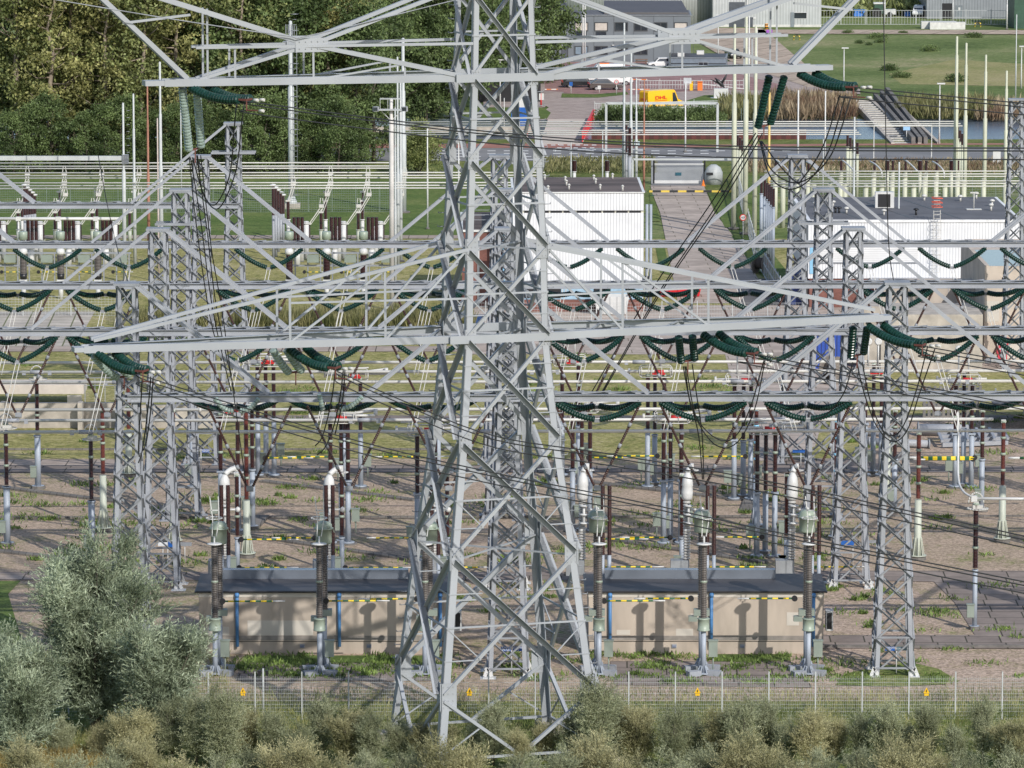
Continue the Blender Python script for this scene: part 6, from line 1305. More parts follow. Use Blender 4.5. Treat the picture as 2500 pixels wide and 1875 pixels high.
relay(1437, 2010, 'eastern low concrete relay building with dark roof, right of the pylon', (1489, 1736, 1985), (1640, 1806), ((1505, 1538, 1538, 1550), (1650, 1692, 1535, 1552), (1920, 1950, 1495, 1527), (1685, 1705, 1498, 1515)))
# ============================================================ FAR BUILDINGS
B = Bld('office_building', 'two storey dark grey container office with windows and ribbed roof sections', 1312, 1686, 152, 12, rz=-.6)
z = lambda y: B.z(1500, y); GC = mat('grey_container_wall', (.155, .175, .195), .6, 0, .06, .6)
B.box('wall', 0, B.w, 0, B.d, 0, z(38), GC)
mb = MB()
for k in range(8): px = 1353 + 48.5 * k - (0); u = B.u(px); q = B.p(u, -.02, 0); mb.bar(q, q + Vector((0, 0, z(38))), .05, .05)
mb.build('wall_joint', mat('dark_joint', (.08, .09, .1), .6), B.t)
B.box('storey_trim', 0, B.w, -.05, 0, z(97), z(93), mat('grey_trim', (.22, .24, .26), .6))
rf = B.box('roof', -.15, B.w + .15, -.15, B.d + .1, z(38), z(36), mat('grey_trim', (.22, .24, .26), .6)); B.box('roof_felt', .1, B.w - .1, .1, B.d - .1, z(36), z(36) + .02, ROOFG, rf)
for u0, u1 in ((B.u(1313), B.u(1392)), (B.u(1475), B.u(1680))):
    mb = MB(); q = [B.p(u0, 1.2, z(36) + .3), B.p(u1, 1.2, z(36) + .3), B.p(u1 - .8, 10, z(36) + 1.6), B.p(u0, 10, z(36) + 1.6)]; q2 = [v - Vector((0, 0, .25)) for v in q]; mb.add(q2 + q, [(0, 3, 2, 1), (4, 5, 6, 7), (0, 1, 5, 4), (1, 2, 6, 5), (2, 3, 7, 6), (3, 0, 4, 7)]); mb.build('roof_section', band('ribbed_dark_roof', [((.075, .07, .072), .6), ((.12, .115, .115), .4)], 'Y', .9), rf)
for i, (x0, x1) in enumerate(((1403, 1436), (1451, 1484), (1500, 1533), (1548, 1581), (1596, 1629), (1645, 1678))):
    B.window(x0, 54, x1, 76, gm=(mat('blind_beige', (.52, .47, .42), .8) if i < 2 or i == 5 else None), mull=1 if i in (3, 4) else 0, fm=mat('dark_frame', (.05, .055, .06), .5), fr=.14)
for i, (x0, x1) in enumerate(((1403, 1436), (1451, 1484), (1505, 1533), (1548, 1581))): B.window(x0, 112, x1, 134, mull=1, fm=mat('dark_frame', (.05, .055, .06), .5), fr=.14, gm=GLASSD if i else mat('hazy_pane', (.2, .26, .32), .3))
for x0, x1 in ((1403, 1436), (1451, 1484)): B.window(x0 + 3, 77, x1 - 4, 88, fm=mat('dark_frame', (.05, .055, .06), .5))
for x0, x1 in ((1327, 1338), (1371, 1387)): f = B.window(x0, 115, x1, 149, name='door', fm=mat('dark_frame', (.05, .055, .06), .5), fr=.12, gm=mat('door_grey', (.09, .10, .12), .4))
for px in (1369, 1494): B.box('wall_lamp', B.u(px), B.u(px + 5), -.3, 0, z(111), z(109), WHITEP)
# big pale hall
B = Bld('large_hall', 'huge pale grey clad industrial hall closing the view at the top', 1300, 1862, 66, 40, rz=0); z = lambda y: B.z(1800, y)
B.box('wall', B.u(1740), B.w + B.u(1300 + 143), 0, B.d, z(60), z(-90), WCORRF); B.box('plinth', B.u(1740), B.w + B.u(1443), -.03, B.d, 0, z(60), mat('pale_plinth', (.6, .59, .56), .8))
f = B.box('roller_door', B.u(1780), B.u(1818), -.12, .02, 0, z(5), mat('anthracite_door', (.07, .08, .095), .5)); B.box('door', B.u(1827), B.u(1838), -.1, .02, .0, z(42), mat('anthracite_door', (.07, .08, .095), .5)); B.box('downpipe', B.u(1822.5), B.u(1825), -.25, -.05, 0, z(-60), WHITEP)
B.box('door', B.u(1930), B.u(1939), -.1, .02, 0, z(30), mat('grey_steel_door', (.2, .23, .25), .5)); f = B.window(1938, 30, 1970, 46, fm=WHITEP); B.box('wall_sign', B.u(1839), B.u(1845), -.1, 0, z(46), z(42), WHITEP)
tk = thing('storage_tank', 'vast round pale grey clad tank behind the container office', 'tank', G(1480, 60)); mb = MB(); c = G(1560, 60) + Vector((0, 22, 0)); mb.lathe(c, c + Vector((0, 0, 16)), [(0, 26), (1, 26)], 64); mb.build('tank_wall', WCORRF, tk); mb = MB(); mb.lathe(c + Vector((0, 0, 16)), c + Vector((0, 0, 19)), [(0, 26.3), (1, .5)], 48); mb.build('tank_roof', ROOFG, tk)
# guard hut
B = Bld('gate_hut', 'low dark grey gate hut with flat black roof before the hall', 1632, 1772, 168, 9, rz=-4); z = lambda y: B.z(1700, y)
B.box('wall', 0, B.w, 0, B.d, 0, z(142), mat('slate_panel', (.17, .20, .24), .5)); rf = B.box('roof', -.1, B.w + .1, -.1, B.d + .1, z(142), z(140), mat('grey_trim', (.22, .24, .26), .6)); B.box('roof_felt', .15, B.w - .15, .15, B.d - .15, z(140), z(140) + .02, ROOFD, rf)
B.window(1705, 151, 1729, 169, mull=1); B.box('storey_trim', 0, B.w, -.04, 0, z(156), z(154), DARK)
for px, v, s_ in ((1706, 7, 1.1), (1661, 2, 1.0)): mb = MB(); q = B.p(B.u(px), v, z(140)); mb.box(q + Vector((0, 0, .3)), (s_, s_, .6)); r_ = mb.build('skylight', WHITEP, rf); mb = MB(); mb.box(q + Vector((0, 0, .61)), (s_ * .8, s_ * .8, .02)); mb.build('pane', GLASSD, r_)
pl = thing('loading_platform', 'low grey slab platform around the gate hut', 'platform', G(1640, 175)); wallbox(pl, 'slab', 1622, 1792, 172, 165, 3, mat('slate_panel', (.17, .20, .24), .5))
sd = thing('black_shed', 'black open shed wall in the trees behind the gate forecourt', 'shed', G(1200, 262)); wallbox(sd, 'wall', 1168, 1320, 250, 205, 2, DARK)  # one near-black wall box
# far right sheds
B = Bld('grey_shed', 'grey corrugated shed with dark doorway behind the wire fence', 2262, 2480, 46, 20, rz=0); z = lambda y: B.z(2350, y)
B.box('wall', 0, B.w, 0, B.d, 0, z(-60), corr('grey_shed_cladding', (.27, .29, .31), .5)); B.box('doorway', B.u(2300), B.u(2325), -.06, .02, 0, z(8), DARK); f = B.window(2333, 13, 2350, 42, name='door', fm=mat('grey_trim', (.22, .24, .26), .6), gm=mat('grey_steel_door', (.2, .23, .25), .5)); B.box('wall_sign', B.u(2339), B.u(2344), -.12, -.06, z(25), z(18), WHITEP)
B = Bld('green_shed', 'dark green metal shed corner at the top right edge', 2476, 2620, 70, 14, rz=0); B.box('wall', 0, B.w, 0, B.d, 0, B.z(2490, -40), mat('dark_green_metal', (.035, .085, .055), .5))
# ============================================================ CANAL, BRIDGE
br = thing('canal_bridge', 'pale concrete bridge deck with red side railings over the canal', 'bridge', G(1380, 340))
zd = .35; mb = MB(); q = [G(1318, 351, .1), G(1422, 351, .1), G(1445, 291, .1), G(1338, 291, .1)]; mb.add([v - Vector((0, 0, .1)) for v in q] + q, [(0, 3, 2, 1), (4, 5, 6, 7), (0, 1, 5, 4), (1, 2, 6, 5), (2, 3, 7, 6), (3, 0, 4, 7)]); mb.build('deck', mat('pale_bridge_concrete', (.56, .5, .44), .9, 0, .08, .3), br)
RRAIL = mat('red_railing', (.62, .03, .035), .5, 0, .08, 1)
for (x0, y0, x1, y1) in ((1422, 348, 1450, 292), (1285, 340, 1310, 290)):
    a, b = G(x0, y0), G(x1, y1); mb = MB(); mb.bar(a + Vector((0, 0, .75)), b + Vector((0, 0, .75)), .06, 1.0); mb.bar(a + Vector((0, 0, 1.3)), b + Vector((0, 0, 1.3)), .3, .12)
    n = 14
    for k in range(n + 1): p = a.lerp(b, k / n); mb.bar(p, p + Vector((0, 0, 1.3)), .14)
    mb.build('railing', RRAIL, br)
qw = thing('quay_wall', 'rust red sheet piling quay wall along the canal', 'quay wall', G(1700, 345)); wallbox(qw, 'sheet_piling', 1444, 1968, 341, 322, .5, band('sheet_pile_rust', [((.11, .028, .025), .5), ((.07, .02, .018), .5)], 'X', 1.2)); wallbox(qw, 'capping_beam', 1444, 1968, 340.6, 317, .8, CONC, P(1500, 321, G(1500, 341).y).z)
mb = MB(); 
wallbox(qw, 'striped_edge', 1562, 1760, 340.4, 325.5, .1, band('hazard_yellow', [((.6, .42, .04), .5), ((.03, .03, .03), .5)], 'X', 2.6), P(1500, 328.5, G(1500, 341).y).z)
q2 = thing('quay_wall', 'grey concrete canal edge beam west of the bridge', 'quay wall', G(1000, 345)); wallbox(q2, 'capping_beam', 900, 1300, 334, 310, 1.0, CONC, .5); wallbox(q2, 'sheet_piling', 900, 1300, 333, 322, .3, DARK)
# steps / sloping boat lift structure
st = thing('canal_stairs', 'broad weathered concrete stair descending into the canal with steel side walls', 'stairs', G(2150, 345)); 
Yb, Yt = G(2200, 352).y, G(2110, 262).y
a0, a1, b0, b1 = P(2180, 352, Yb), P(2245, 352, Yb), P(2080, 243, Yt), P(2124, 243, Yt)
WW = mat('weathered_concrete_dark', (.16, .15, .14), .9, 0, .25, 1.2)
for (p, q) in ((a0, b0), (a1, b1)): mb = MB(); mb.bar(p + Vector((0, 0, -.2)), q + Vector((0, 0, -.2)), .45, .8); mb.build('stringer', CONC, st)
for k in range(20):
    t_ = (k + .5) / 20; p, q = a0.lerp(b0, t_), a1.lerp(b1, t_); mb = MB(); mb.bar(p, q, 1.1, .14); mb.build('tread', mat('pale_tread', (.56, .53, .48), .9), st); mb = MB(); mb.bar(p + Vector((0, .5, -.25)), q + Vector((0, .5, -.25)), .1, .4); mb.build('riser', WW, st)
for dx, dz in ((36, 0), (52, 6), (66, 14)):
    p, q = P(2180 + dx + 14, 352, Yb), P(2080 + dx + 20, 243 - dz, Yt + 4); mb = MB(); mb.bar(p + Vector((0, 0, .3)), q + Vector((0, 0, .3)), .5, 1.2); mb.build('side_beam', WW, st)
mb = MB(); p, q = P(2292, 352, Yb), P(2170, 238, Yt); mb.bar(p, q, .4, .5); mb.build('side_rail', CONC, st)
mb = MB(); pts = [P(2128, 290, Yt), P(2130, 258, Yt), P(2158, 248, Yt), P(2225, 250, Yt), P(2244, 262, Yt), P(2262, 295, Yt)]; mb.path(pts, .09, 6)
for x in (2188, 2222, 2242): mb.tube(P(x, 250, Yt), P(x, 295, Yt), .07, n=6)
for k in range(5): mb.tube(P(2190, 262 + 7 * k, Yt), P(2204, 262 + 7 * k, Yt), .05, n=5)
mb.build('handrail', GALV, st)
wp = thing('sheet_pile_corner', 'short rust brown retaining wall at the far canal bank', 'retaining wall', G(2450, 262)); wallbox(wp, 'wall', 2384, 2440, 262, 248, .6, mat('rust_brown_wall', (.12, .09, .08), .8)); wallbox(wp, 'wall', 2386, 2520, 258, 247, .6, CONC)
# steel portals over canal / gate beams
def portal(x0, x1, row, f0, lab, r=.14, m=GALV):
    t = thing('steel_portal', lab, 'portal', G(x0, f0)); Y_ = G(x0, f0).y; a, b = P(x0, row, Y_), P(x1, row, Y_); b.z = a.z; mb = MB(); mb.bar(a, b, r * 2); mb.build('beam', m, t)
    for p in (a, b): mb = MB(); mb.bar(p, Vector((p.x, p.y, 0)), r * 2); mb.build('post', m, t)
portal(1480, 1752, 252, 372, 'grey steel portal frame standing before the bramble bushes'); portal(1545, 1792, 389, 478, 'thin pale overhead beam before the access gate', .1)
portal(2134, 2275, 306, 392, 'thin white pipe frame with small blue sign before the canal steps', .05, WHITEP)
# ============================================================ FENCES
def fence(pts, h, lab, post=2.5, mesh=.1, m=GALV, hor=.2, dense=True, wr=.012, pr=.035, name='wire_fence', vert=True, pmat=None):
    t = thing(name, lab, 'fence', pts[0]); mb = MB(); pb = []
    for a, b in zip(pts[:-1], pts[1:]):
        Ld = (b - a).length; n = max(1, int(Ld / post)); d = (b - a) / Ld
        for k in range(n + 1):
            p = a.lerp(b, k / n); q = MB(); q.bar(p, p + Vector((0, 0, h + .25)), pr * 2); pb.append(q)
        k = 0
        while k * hor <= h: mb.bar(a + Vector((0, 0, .05 + k * hor)), b + Vector((0, 0, .05 + k * hor)), wr * 1.6); k += 1
        if vert:
            n2 = int(Ld / mesh)
            for k in range(n2): p = a + d * (k * mesh); mb.add([p, p + d * wr, p + d * wr + Vector((0, 0, h)), p + Vector((0, 0, h))], [(0, 1, 2, 3)])
    mb.build('wire_mesh', m, t)
    for q in pb: q.build('fence_post', pmat or m, t)
    return t
fence([G(-60, 1757), G(2560, 1757)], 2.4, 'tall grey double wire mesh fence along the front of the yard', mesh=.1, hor=.2, wr=.007)
for i, x in enumerate((42, 593, 1146, 1703, 2262)):
    p = G(x, 1757); s_ = thing('warning_sign', f'small yellow triangle warning sign on the front fence, {nth(i)} from the left', 'sign', p, 'warning signs on the front fence'); Y_ = p.y - .05; c = P(x, 1687, Y_); mb = MB(); mb.add([c + Vector((-.17, 0, -.12)), c + Vector((.17, 0, -.12)), c + Vector((0, 0, .2)), c + Vector((-.17, .01, -.12)), c + Vector((.17, .01, -.12)), c + Vector((0, .01, .2))], [(0, 1, 2), (5, 4, 3), (0, 3, 4, 1), (1, 4, 5, 2), (2, 5, 3, 0)]); mb.box(c + Vector((0, 0, -.2)), (.24, .02, .12)); mb.build('sign_plate', YELP, s_); mb = MB(); mb.add([c + Vector((.02, -.01, .1)), c + Vector((-.04, -.01, 0)), c + Vector((.03, -.01, .0)), c + Vector((-.01, -.01, -.09))], [(0, 1, 2), (1, 3, 2)]); mb.build('lightning_bolt', DARK, s_)
for i, x in enumerate((642,)):
    pass
fence([G(-60, 520), G(985, 518)], 2.6, 'green grey wire fence behind the far switchgear at the edge of the wood', mesh=.25, hor=.25, wr=.02, m=mat('fence_green', (.16, .2, .17), .6))
fence([G(-60, 772), G(290, 772), G(290, 800)], 1.9, 'low wire fence with a small sign around the pale slab pad', mesh=.3, hor=.25, wr=.016, post=4)
fence([G(1100, 790), G(1960, 790)], 1.8, 'low wire fence across the slab yard before the dumpsters', mesh=.25, hor=.3, wr=.012, post=3)
fence([G(1870, 60), G(2480, 60)], 2.4, 'wire fence before the far sheds at the top', mesh=.5, hor=1.2, wr=.04, post=4.2, pr=.06)
fence([G(1865, 480), G(2600, 480)], 2.0, 'wire fence behind the busbars at the edge of the road verge', mesh=.3, hor=.25, wr=.02, m=mat('fence_green', (.16, .2, .17), .6))
fence([G(1792, 440), G(1845, 640), G(1905, 740)], 2.3, 'grey bar fence slanting along the access road beside the masts', mesh=.16, hor=1.1, wr=.06, post=3, name='bar_fence')
fence([G(1452, 282), G(1520, 281), G(1752, 276)], 1.7, 'grey bar railing along the forecourt above the brambles', mesh=.22, hor=.8, wr=.05, post=3, name='bar_fence')
fence([G(1752, 276), G(1810, 300)], 1.7, 'green bar railing sloping down to the reeds', mesh=.3, hor=.8, wr=.04, post=3, name='bar_fence', m=mat('fence_green', (.16, .2, .17), .6))
fence([G(1560, 218), G(1815, 218)], 1.3, 'bar fence behind the barriers near the gate hut', mesh=.4, hor=.6, wr=.05, post=3, name='bar_fence')
# gate
gt = thing('sliding_gate', 'grey sliding bar gate across the access road', 'gate', G(1592, 450)); a, b = G(1592, 449), G(1720, 449); mb = MB()
for zz in (.35, 2.3): mb.bar(a + Vector((0, 0, zz)), b + Vector((0, 0, zz)), .12)
mb.bar(a + Vector((0, 0, .2)), b + Vector((0, 0, .2)), .14, .3); mb.build('gate_frame', WHITEP, gt); mb = MB(); n = 50
for k in range(n + 1): p = a.lerp(b, k / n); mb.bar(p + Vector((0, 0, .3)), p + Vector((0, 0, 2.3)), .04)
mb.build('gate_bars', GALV, gt)
for p in (a, b, a.lerp(b, .03)): mb = MB(); mb.bar(p, p + Vector((0, 0, 2.9)), .2); mb.build('gate_post', DARK if p != a else STEELD, gt)
mb = MB(); p = a.lerp(b, .5) + Vector((0, -.08, 1.15)); mb.box(p, (.7, .03, .35)); sg = mb.build('gate_sign', mat('dark_teal_sign', (.02, .10, .14), .5), gt)
# barrier beam
ba = thing('height_barrier', 'yellow and black striped height barrier beam over the access road', 'barrier', G(1588, 478)); Y_ = G(1590, 480).y; mb = MB(); mb.bar(P(1585, 467, Y_), P(1792, 467, Y_), .2, .22); mb.build('beam', band('barrier_stripes', [((.7, .5, .08), .5), ((.03, .03, .03), .5)], 'X', 1.9, off=.2), ba)
mb = MB(); p = P(1594, 476, Y_); mb.bar(Vector((p.x, p.y, 0)), p, .3); mb.build('post', mat('dark_green_metal', (.035, .085, .055), .5), ba)
# ============================================================ VEHICLES
TYRE = mat('tyre_rubber', (.02, .02, .02), .8); RIM = mat('alloy_rim', (.45, .45, .46), .3, .6)
def vehicle(name, lab, cat, px, py, rz, kind, m, L_=4.6, W_=1.8, H_=1.5, extras=None):
    g = G(px, py); t = thing(name, lab, cat, g); t.rotation_euler[2] = rz
    if kind == 'van': prof = [(0, .45), (0, .95), (.18, 1.15), (.9, 1.45), (1.35, H_ * .94), (1.6, H_), (L_ - .25, H_), (L_, H_ * .92), (L_, .45)]
    elif kind == 'pickup': prof = [(0, .5), (0, .9), (.15, 1.05), (1.4, 1.15), (2.0, H_), (3.3, H_), (3.6, 1.15), (L_, 1.15), (L_, .5)]
    else: prof = [(0, .35), (0, .7), (.2, .85), (L_ * .26, .98), (L_ * .42, H_), (L_ * .78, H_), (L_ * .95, 1.05), (L_, .95), (L_, .38)]
    n = len(prof); mb = MB(); x0 = L_ / 2
    ins = lambda z_: W_ / 2 - (.12 * max(0, (z_ - 1.0) / max(.3, H_ - 1.0)))
    vs = [(x - x0, -ins(z_), z_) for x, z_ in prof] + [(x - x0, ins(z_), z_) for x, z_ in prof]
    mb.add(vs, [tuple(range(n)), tuple(range(2 * n - 1, n - 1, -1))] + [((i + 1) % n, i, n + i, n + (i + 1) % n) for i in range(n)])
    bd = mb.build('body', m, None); bd.parent = t
    bv = bd.modifiers.new('b', 'BEVEL'); bv.width = .07; bv.segments = 3; bv.limit_method = 'ANGLE'
    for wx in (-L_ * .31, L_ * .30):
        for wy in (-W_ / 2 + .05, W_ / 2 - .05):
            mb = MB(); mb.tube((wx, wy - .12, .34), (wx, wy + .12, .34), .34, n=20); wh = mb.build('wheel', TYRE, None); wh.parent = t
            mb = MB(); mb.tube((wx, wy - .13, .34), (wx, wy + .13, .34), .2, n=14); r_ = mb.build('rim', RIM, None); r_.parent = wh
    def add(nm, mb, mm): o = mb.build(nm, mm, None); o.parent = t; return o
    s1 = ins((H_ + 1) / 2) + .012
    for sy in (-1, 1):
        if kind == 'van':
            mb = MB(); q = [(1.0 - x0, 1.15), (1.9 - x0, 1.15), (1.9 - x0, H_ * .86), (1.45 - x0, H_ * .86)]
            mb.add([(x, sy * (ins(z_) + .012), z_) for x, z_ in q], [(0, 1, 2, 3) if sy < 0 else (3, 2, 1, 0)]); add('side_window', mb, GLASSD)
        else:
            xs = (1.6, 2.0, 3.2, 3.5) if kind == 'pickup' else (L_ * .33, L_ * .44, L_ * .76, L_ * .9)
            mb = MB(); q = [(xs[0] - x0, 1.06), (xs[3] - x0, 1.06), (xs[2] - x0, H_ - .1), (xs[1] - x0, H_ - .1)]
            mb.add([(x, sy * (ins(z_) + .012), z_) for x, z_ in q], [(0, 1, 2, 3) if sy < 0 else (3, 2, 1, 0)]); add('side_window', mb, GLASSD)
        mb = MB(); mb.box((-x0 - .0, sy * (W_ / 2 - .25), .78), (.06, .34, .16)); add('headlight', mb, WHITEP)
        mb = MB(); mb.box((x0 + .0, sy * (W_ / 2 - .12), 1.0 if kind != 'van' else 1.05), (.05, .16, .3 if kind != 'van' else .55)); add('tail_light', mb, REDP)
    mb = MB(); fx = {'van': ((.95, 1.50), (1.33, H_ * .91)), 'pickup': ((1.45, 1.2), (1.95, H_ - .06)), 'car': ((L_ * .27, 1.02), (L_ * .41, H_ - .05))}[kind]
    (xa, za), (xb, zb_) = fx; mb.add([(xa - x0 - .02, -W_ / 2 + .22, za), (xa - x0 - .02, W_ / 2 - .22, za), (xb - x0 - .02, W_ / 2 - .3, zb_), (xb - x0 - .02, -W_ / 2 + .3, zb_)], [(3, 2, 1, 0)]); add('windscreen', mb, GLASSD)
    mb = MB(); mb.box((-x0, 0, .5), (.1, W_ - .1, .25)); add('bumper', mb, TYRE); mb = MB(); mb.box((x0, 0, .5), (.1, W_ - .1, .25)); add('bumper', mb, TYRE)
    return t, add, ins, x0
CP = lambda n, c: mat(n, c, .25, 0, .03, .5, spec=.6)
# yellow parcel van: rear towards the camera, body running away to the right
t, add, ins, x0 = vehicle('parcel_van', 'bright yellow high roof parcel van with red lettering parked on the forecourt', 'van', 1614, 268, R(180 + 38), 'van', CP('van_yellow', (.88, .50, .02)), 6.2, 2.1, 2.75)
RT = mat('red_lettering', (.62, .02, .02), .5)
def vtxt(t, s, size, loc, rot, m, sx=1):
    c = bpy.data.curves.new('lettering', 'FONT'); c.body = s; c.size = size; c.align_x = 'CENTER'; c.align_y = 'CENTER'; c.extrude = .004; c.offset = size * .025
    o = fontmesh('lettering', c, m); o.parent = t; o.location = loc; o.rotation_euler = rot; o.scale = (sx, 1, 1)
for sy in (-1, 1):
    vtxt(t, 'DHL', .62, (.9 * 1, sy * (1.05 + .0), 1.75), (R(90), 0, 0) if sy < 0 else (R(90), 0, R(180)), RT, 1.7); mb = MB(); mb.box((.9, sy * 1.045, 1.38), (2.2, .02, .06)); add('red_stripe', mb, RT)
    mb = MB(); mb.box((-.2, sy * 1.06, .52), (4.0, .03, .16)); add('side_trim', mb, TYRE)
vtxt(t, 'DHL', .34, (x0 + .03, 0, 1.6), (R(90), 0, R(90)), RT, 1.8); mb = MB(); mb.box((x0 + .0, 0, 1.42), (.03, 1.5, .035)); add('red_stripe', mb, RT)
mb = MB(); mb.box((x0 + .01, -.55, .62), (.03, .55, .12)); add('number_plate', mb, TYRE); mb = MB(); mb.box((x0, 0, 1.6), (.02, .02, 2.0)); add('door_seam', mb, mat('amber_seam', (.5, .27, .01), .5))
wv, add, ins, x0 = vehicle('parked_van', 'white panel van with orange roof bar and red door logo in the parking row', 'van', 1478, 192, R(6), 'van', CP('car_white', (.74, .74, .74)), 5.4, 2.0, 2.2)
mb = MB(); mb.box((-.3, 0, 2.24), (1.6, 1.2, .1)); add('roof_bar', mb, ORAP); vtxt(wv, 'ABC', .01, (0, 0, .6), (0, 0, 0), RT) if False else None
mb = MB(); mb.lathe((1.2, -1.02, 1.3), (1.2, -1.0, 1.3), [(0, .25), (1, .25)], 14); add('door_logo', mb, RT)
vehicle('parked_car', 'white hatchback in front of the white panel van, half hidden by the crossarm', 'car', 1452, 200, R(8), 'car', CP('car_white', (.74, .74, .74)), 4.4, 1.8, 1.5)
vehicle('parked_car', 'black estate car at the left end of the parking row', 'car', 1388, 192, R(10), 'car', CP('car_black', (.02, .022, .025)), 4.7, 1.85, 1.5)
vehicle('parked_car', 'long black van like car in the front parking row beside the sign', 'car', 1415, 214, R(186), 'car', CP('car_black', (.02, .022, .025)), 5.1, 1.9, 1.8)
vehicle('parked_car', 'dark brown grey estate car with bright front in the front parking row', 'car', 1478, 220, R(188), 'car', CP('car_taupe', (.09, .075, .07)), 4.8, 1.85, 1.6)
vehicle('parked_van', 'white delivery van showing its back behind the dark estate car', 'van', 1500, 208, R(186), 'van', CP('car_white', (.74, .74, .74)), 5.2, 1.95, 1.9)
vehicle('parked_car', 'white city car beside the gate hut', 'car', 1612, 166, R(6), 'car', CP('car_white', (.74, .74, .74)), 3.9, 1.75, 1.6)
vehicle('parked_car', 'black car seen from behind on the slab road beyond the gate hut', 'car', 1790, 143, R(100), 'car', CP('car_black', (.02, .022, .025)), 4.5, 1.85, 1.5)
vehicle('parked_car', 'dark car behind the trees left of the office', 'car', 1222, 176, R(0), 'car', CP('car_black', (.02, .022, .025)), 4.5, 1.85, 1.5)
vehicle('parked_van', 'small white van facing the camera behind the far wire fence', 'van', 2243, 42, R(80), 'van', CP('car_white', (.74, .74, .74)), 4.4, 1.9, 2.1)
tr = thing('tractor', 'dark green tractor with white cab roof behind the far wire fence', 'tractor', G(2150, 42)); g = G(2145, 42)
mb = MB(); mb.box(g + Vector((0, 0, 1.5)), (1.6, 2.0, 1.6)); mb.box(g + Vector((1.6, 0, 1.1)), (1.6, 1.1, .8)); mb.build('body', mat('dark_green_metal', (.035, .085, .055), .5), tr); mb = MB(); mb.box(g + Vector((0, 0, 2.5)), (1.9, 1.8, .25)); mb.build('cab_roof', WHITEP, tr); mb = MB(); mb.box(g + Vector((2.0, -.3, 1.0)), (1.9, 1.4, .9)); mb.build('hood', WHITEP, tr)
for dx, r_ in ((-.4, .85), (1.9, .5)): mb = MB(); mb.tube(g + Vector((dx, -1.15, r_)), g + Vector((dx, -.8, r_)), r_, n=18); mb.build('wheel', TYRE, tr)
for x0_, x1_, yb, yt, lab in ((2085, 2112, 40, 24, 'blue container behind the far fence beside the tractor'), (2208, 2224, 40, 30, 'small blue container between the far tractor and the white van'), (2372, 2456, 42, 14, 'long bright blue container before the far grey shed')):
    t = thing('container', lab, 'container', G(x0_, yb)); wallbox(t, 'body', x0_, x1_, yb, yt, 2.4, mat('bright_blue_container', (.05, .2, .62), .5)); wallbox(t, 'roof_edge', x0_ - .5, x1_ + .5, yb + .2, yt - .5, 2.5, mat('bright_blue_trim', (.08, .26, .7), .5), P(x0_, yt, G(x0_, yb).y).z)
t = thing('roof_ridge_sheds', 'stack of two pale corrugated half shells lying in the meadow', 'roof shells', G(2270, 72)); mb = MB(); g = G(2252, 72)
for dx, dy in ((0, 2.0), (1.3, 0)): mb.prism([(g.x + dx, g.y + dy), (g.x + dx + 6.0, g.y + dy), (g.x + dx + 6.0, g.y + dy + 2), (g.x + dx, g.y + dy + 2)], .0, 1.2)
mb.build('shell', mat('pale_fibre_cement', (.6, .6, .57), .8), t)
for x, y in ((2387, 66), (1945, 98)):
    t = thing('hoop_barrier', 'small yellow and black hoop barrier ' + ('by the far slab path' if x > 2000 else 'in the grass beside the slab road'), 'barrier', G(x, y)); g = G(x, y); mb = MB(); mb.path([g + Vector((-.5, 0, 0)), g + Vector((-.45, 0, .7)), g + Vector((0, 0, .85)), g + Vector((.45, 0, .7)), g + Vector((.5, 0, 0))], .1, 8); mb.build('hoop', band('hoop_stripes', [((.8, .6, .1), .5), ((.03, .03, .03), .5)], 'Z', .5), t)
t = thing('traffic_beacon', 'orange and black striped beacon beside the large hall', 'beacon', G(1871, 72)); g = G(1871, 72); mb = MB(); mb.tube(g, g + Vector((0, 0, 1.0)), .3, n=12); mb.build('post', band('beacon_stripes', [((.8, .35, .03), .5), ((.03, .03, .03), .5)], 'Z', .45), t)
t = thing('purple_box', 'small purple box cabinet standing on the slab path', 'cabinet', G(1878, 84)); wallbox(t, 'body', 1871, 1886, 84, 73, .8, mat('purple_paint', (.36, .11, .5), .5))
for i, (x, lab, m_, y0, w_) in enumerate(((1688, 'yellow ticket pillar by the barrier', YELP, 222, 8), (1709, 'orange barrier machine beside the ticket pillar', ORAP, 222, 12), (1822, 'orange barrier machine at the eastern exit', ORAP, 232, 10))):
    t = thing('barrier_machine', lab, 'barrier machine', G(x, y0)); wallbox(t, 'cabinet', x - w_ / 2, x + w_ / 2, y0, y0 - 22, .5, m_); wallbox(t, 'lid', x - w_ / 2 - .5, x + w_ / 2 + .5, y0 + .2, y0 - 23, .6, m_, P(x, y0 - 22, G(x, y0).y).z)
t = thing('lifting_barrier', 'long white and red barrier arm across the exit lane', 'barrier', G(1720, 214)); mb = MB(); Y_ = G(1715, 222).y; mb.bar(P(1715, 205, Y_), P(1818, 217, Y_), .1); mb.build('arm', WHITEP, t)
for i, (x0_, x1_, y) in enumerate(((1330, 1362, 218), (1534, 1586, 218), (1545, 1580, 194))):
    t = thing('lifting_barrier', ['red and white low barrier beam west of the parking bed', 'red and white barrier beam beside the yellow van', 'red and white barrier beam behind the yellow van'][i], 'barrier', G(x0_, y + 8)); Y_ = G(x0_, y + 10).y; mb = MB(); mb.bar(P(x0_, y, Y_), P(x1_, y, Y_), .12); mb.build('arm', band('red_white_stripes', [((.75, .7, .65), .5), ((.7, .2, .05), .5)], 'X', 1.4), t)
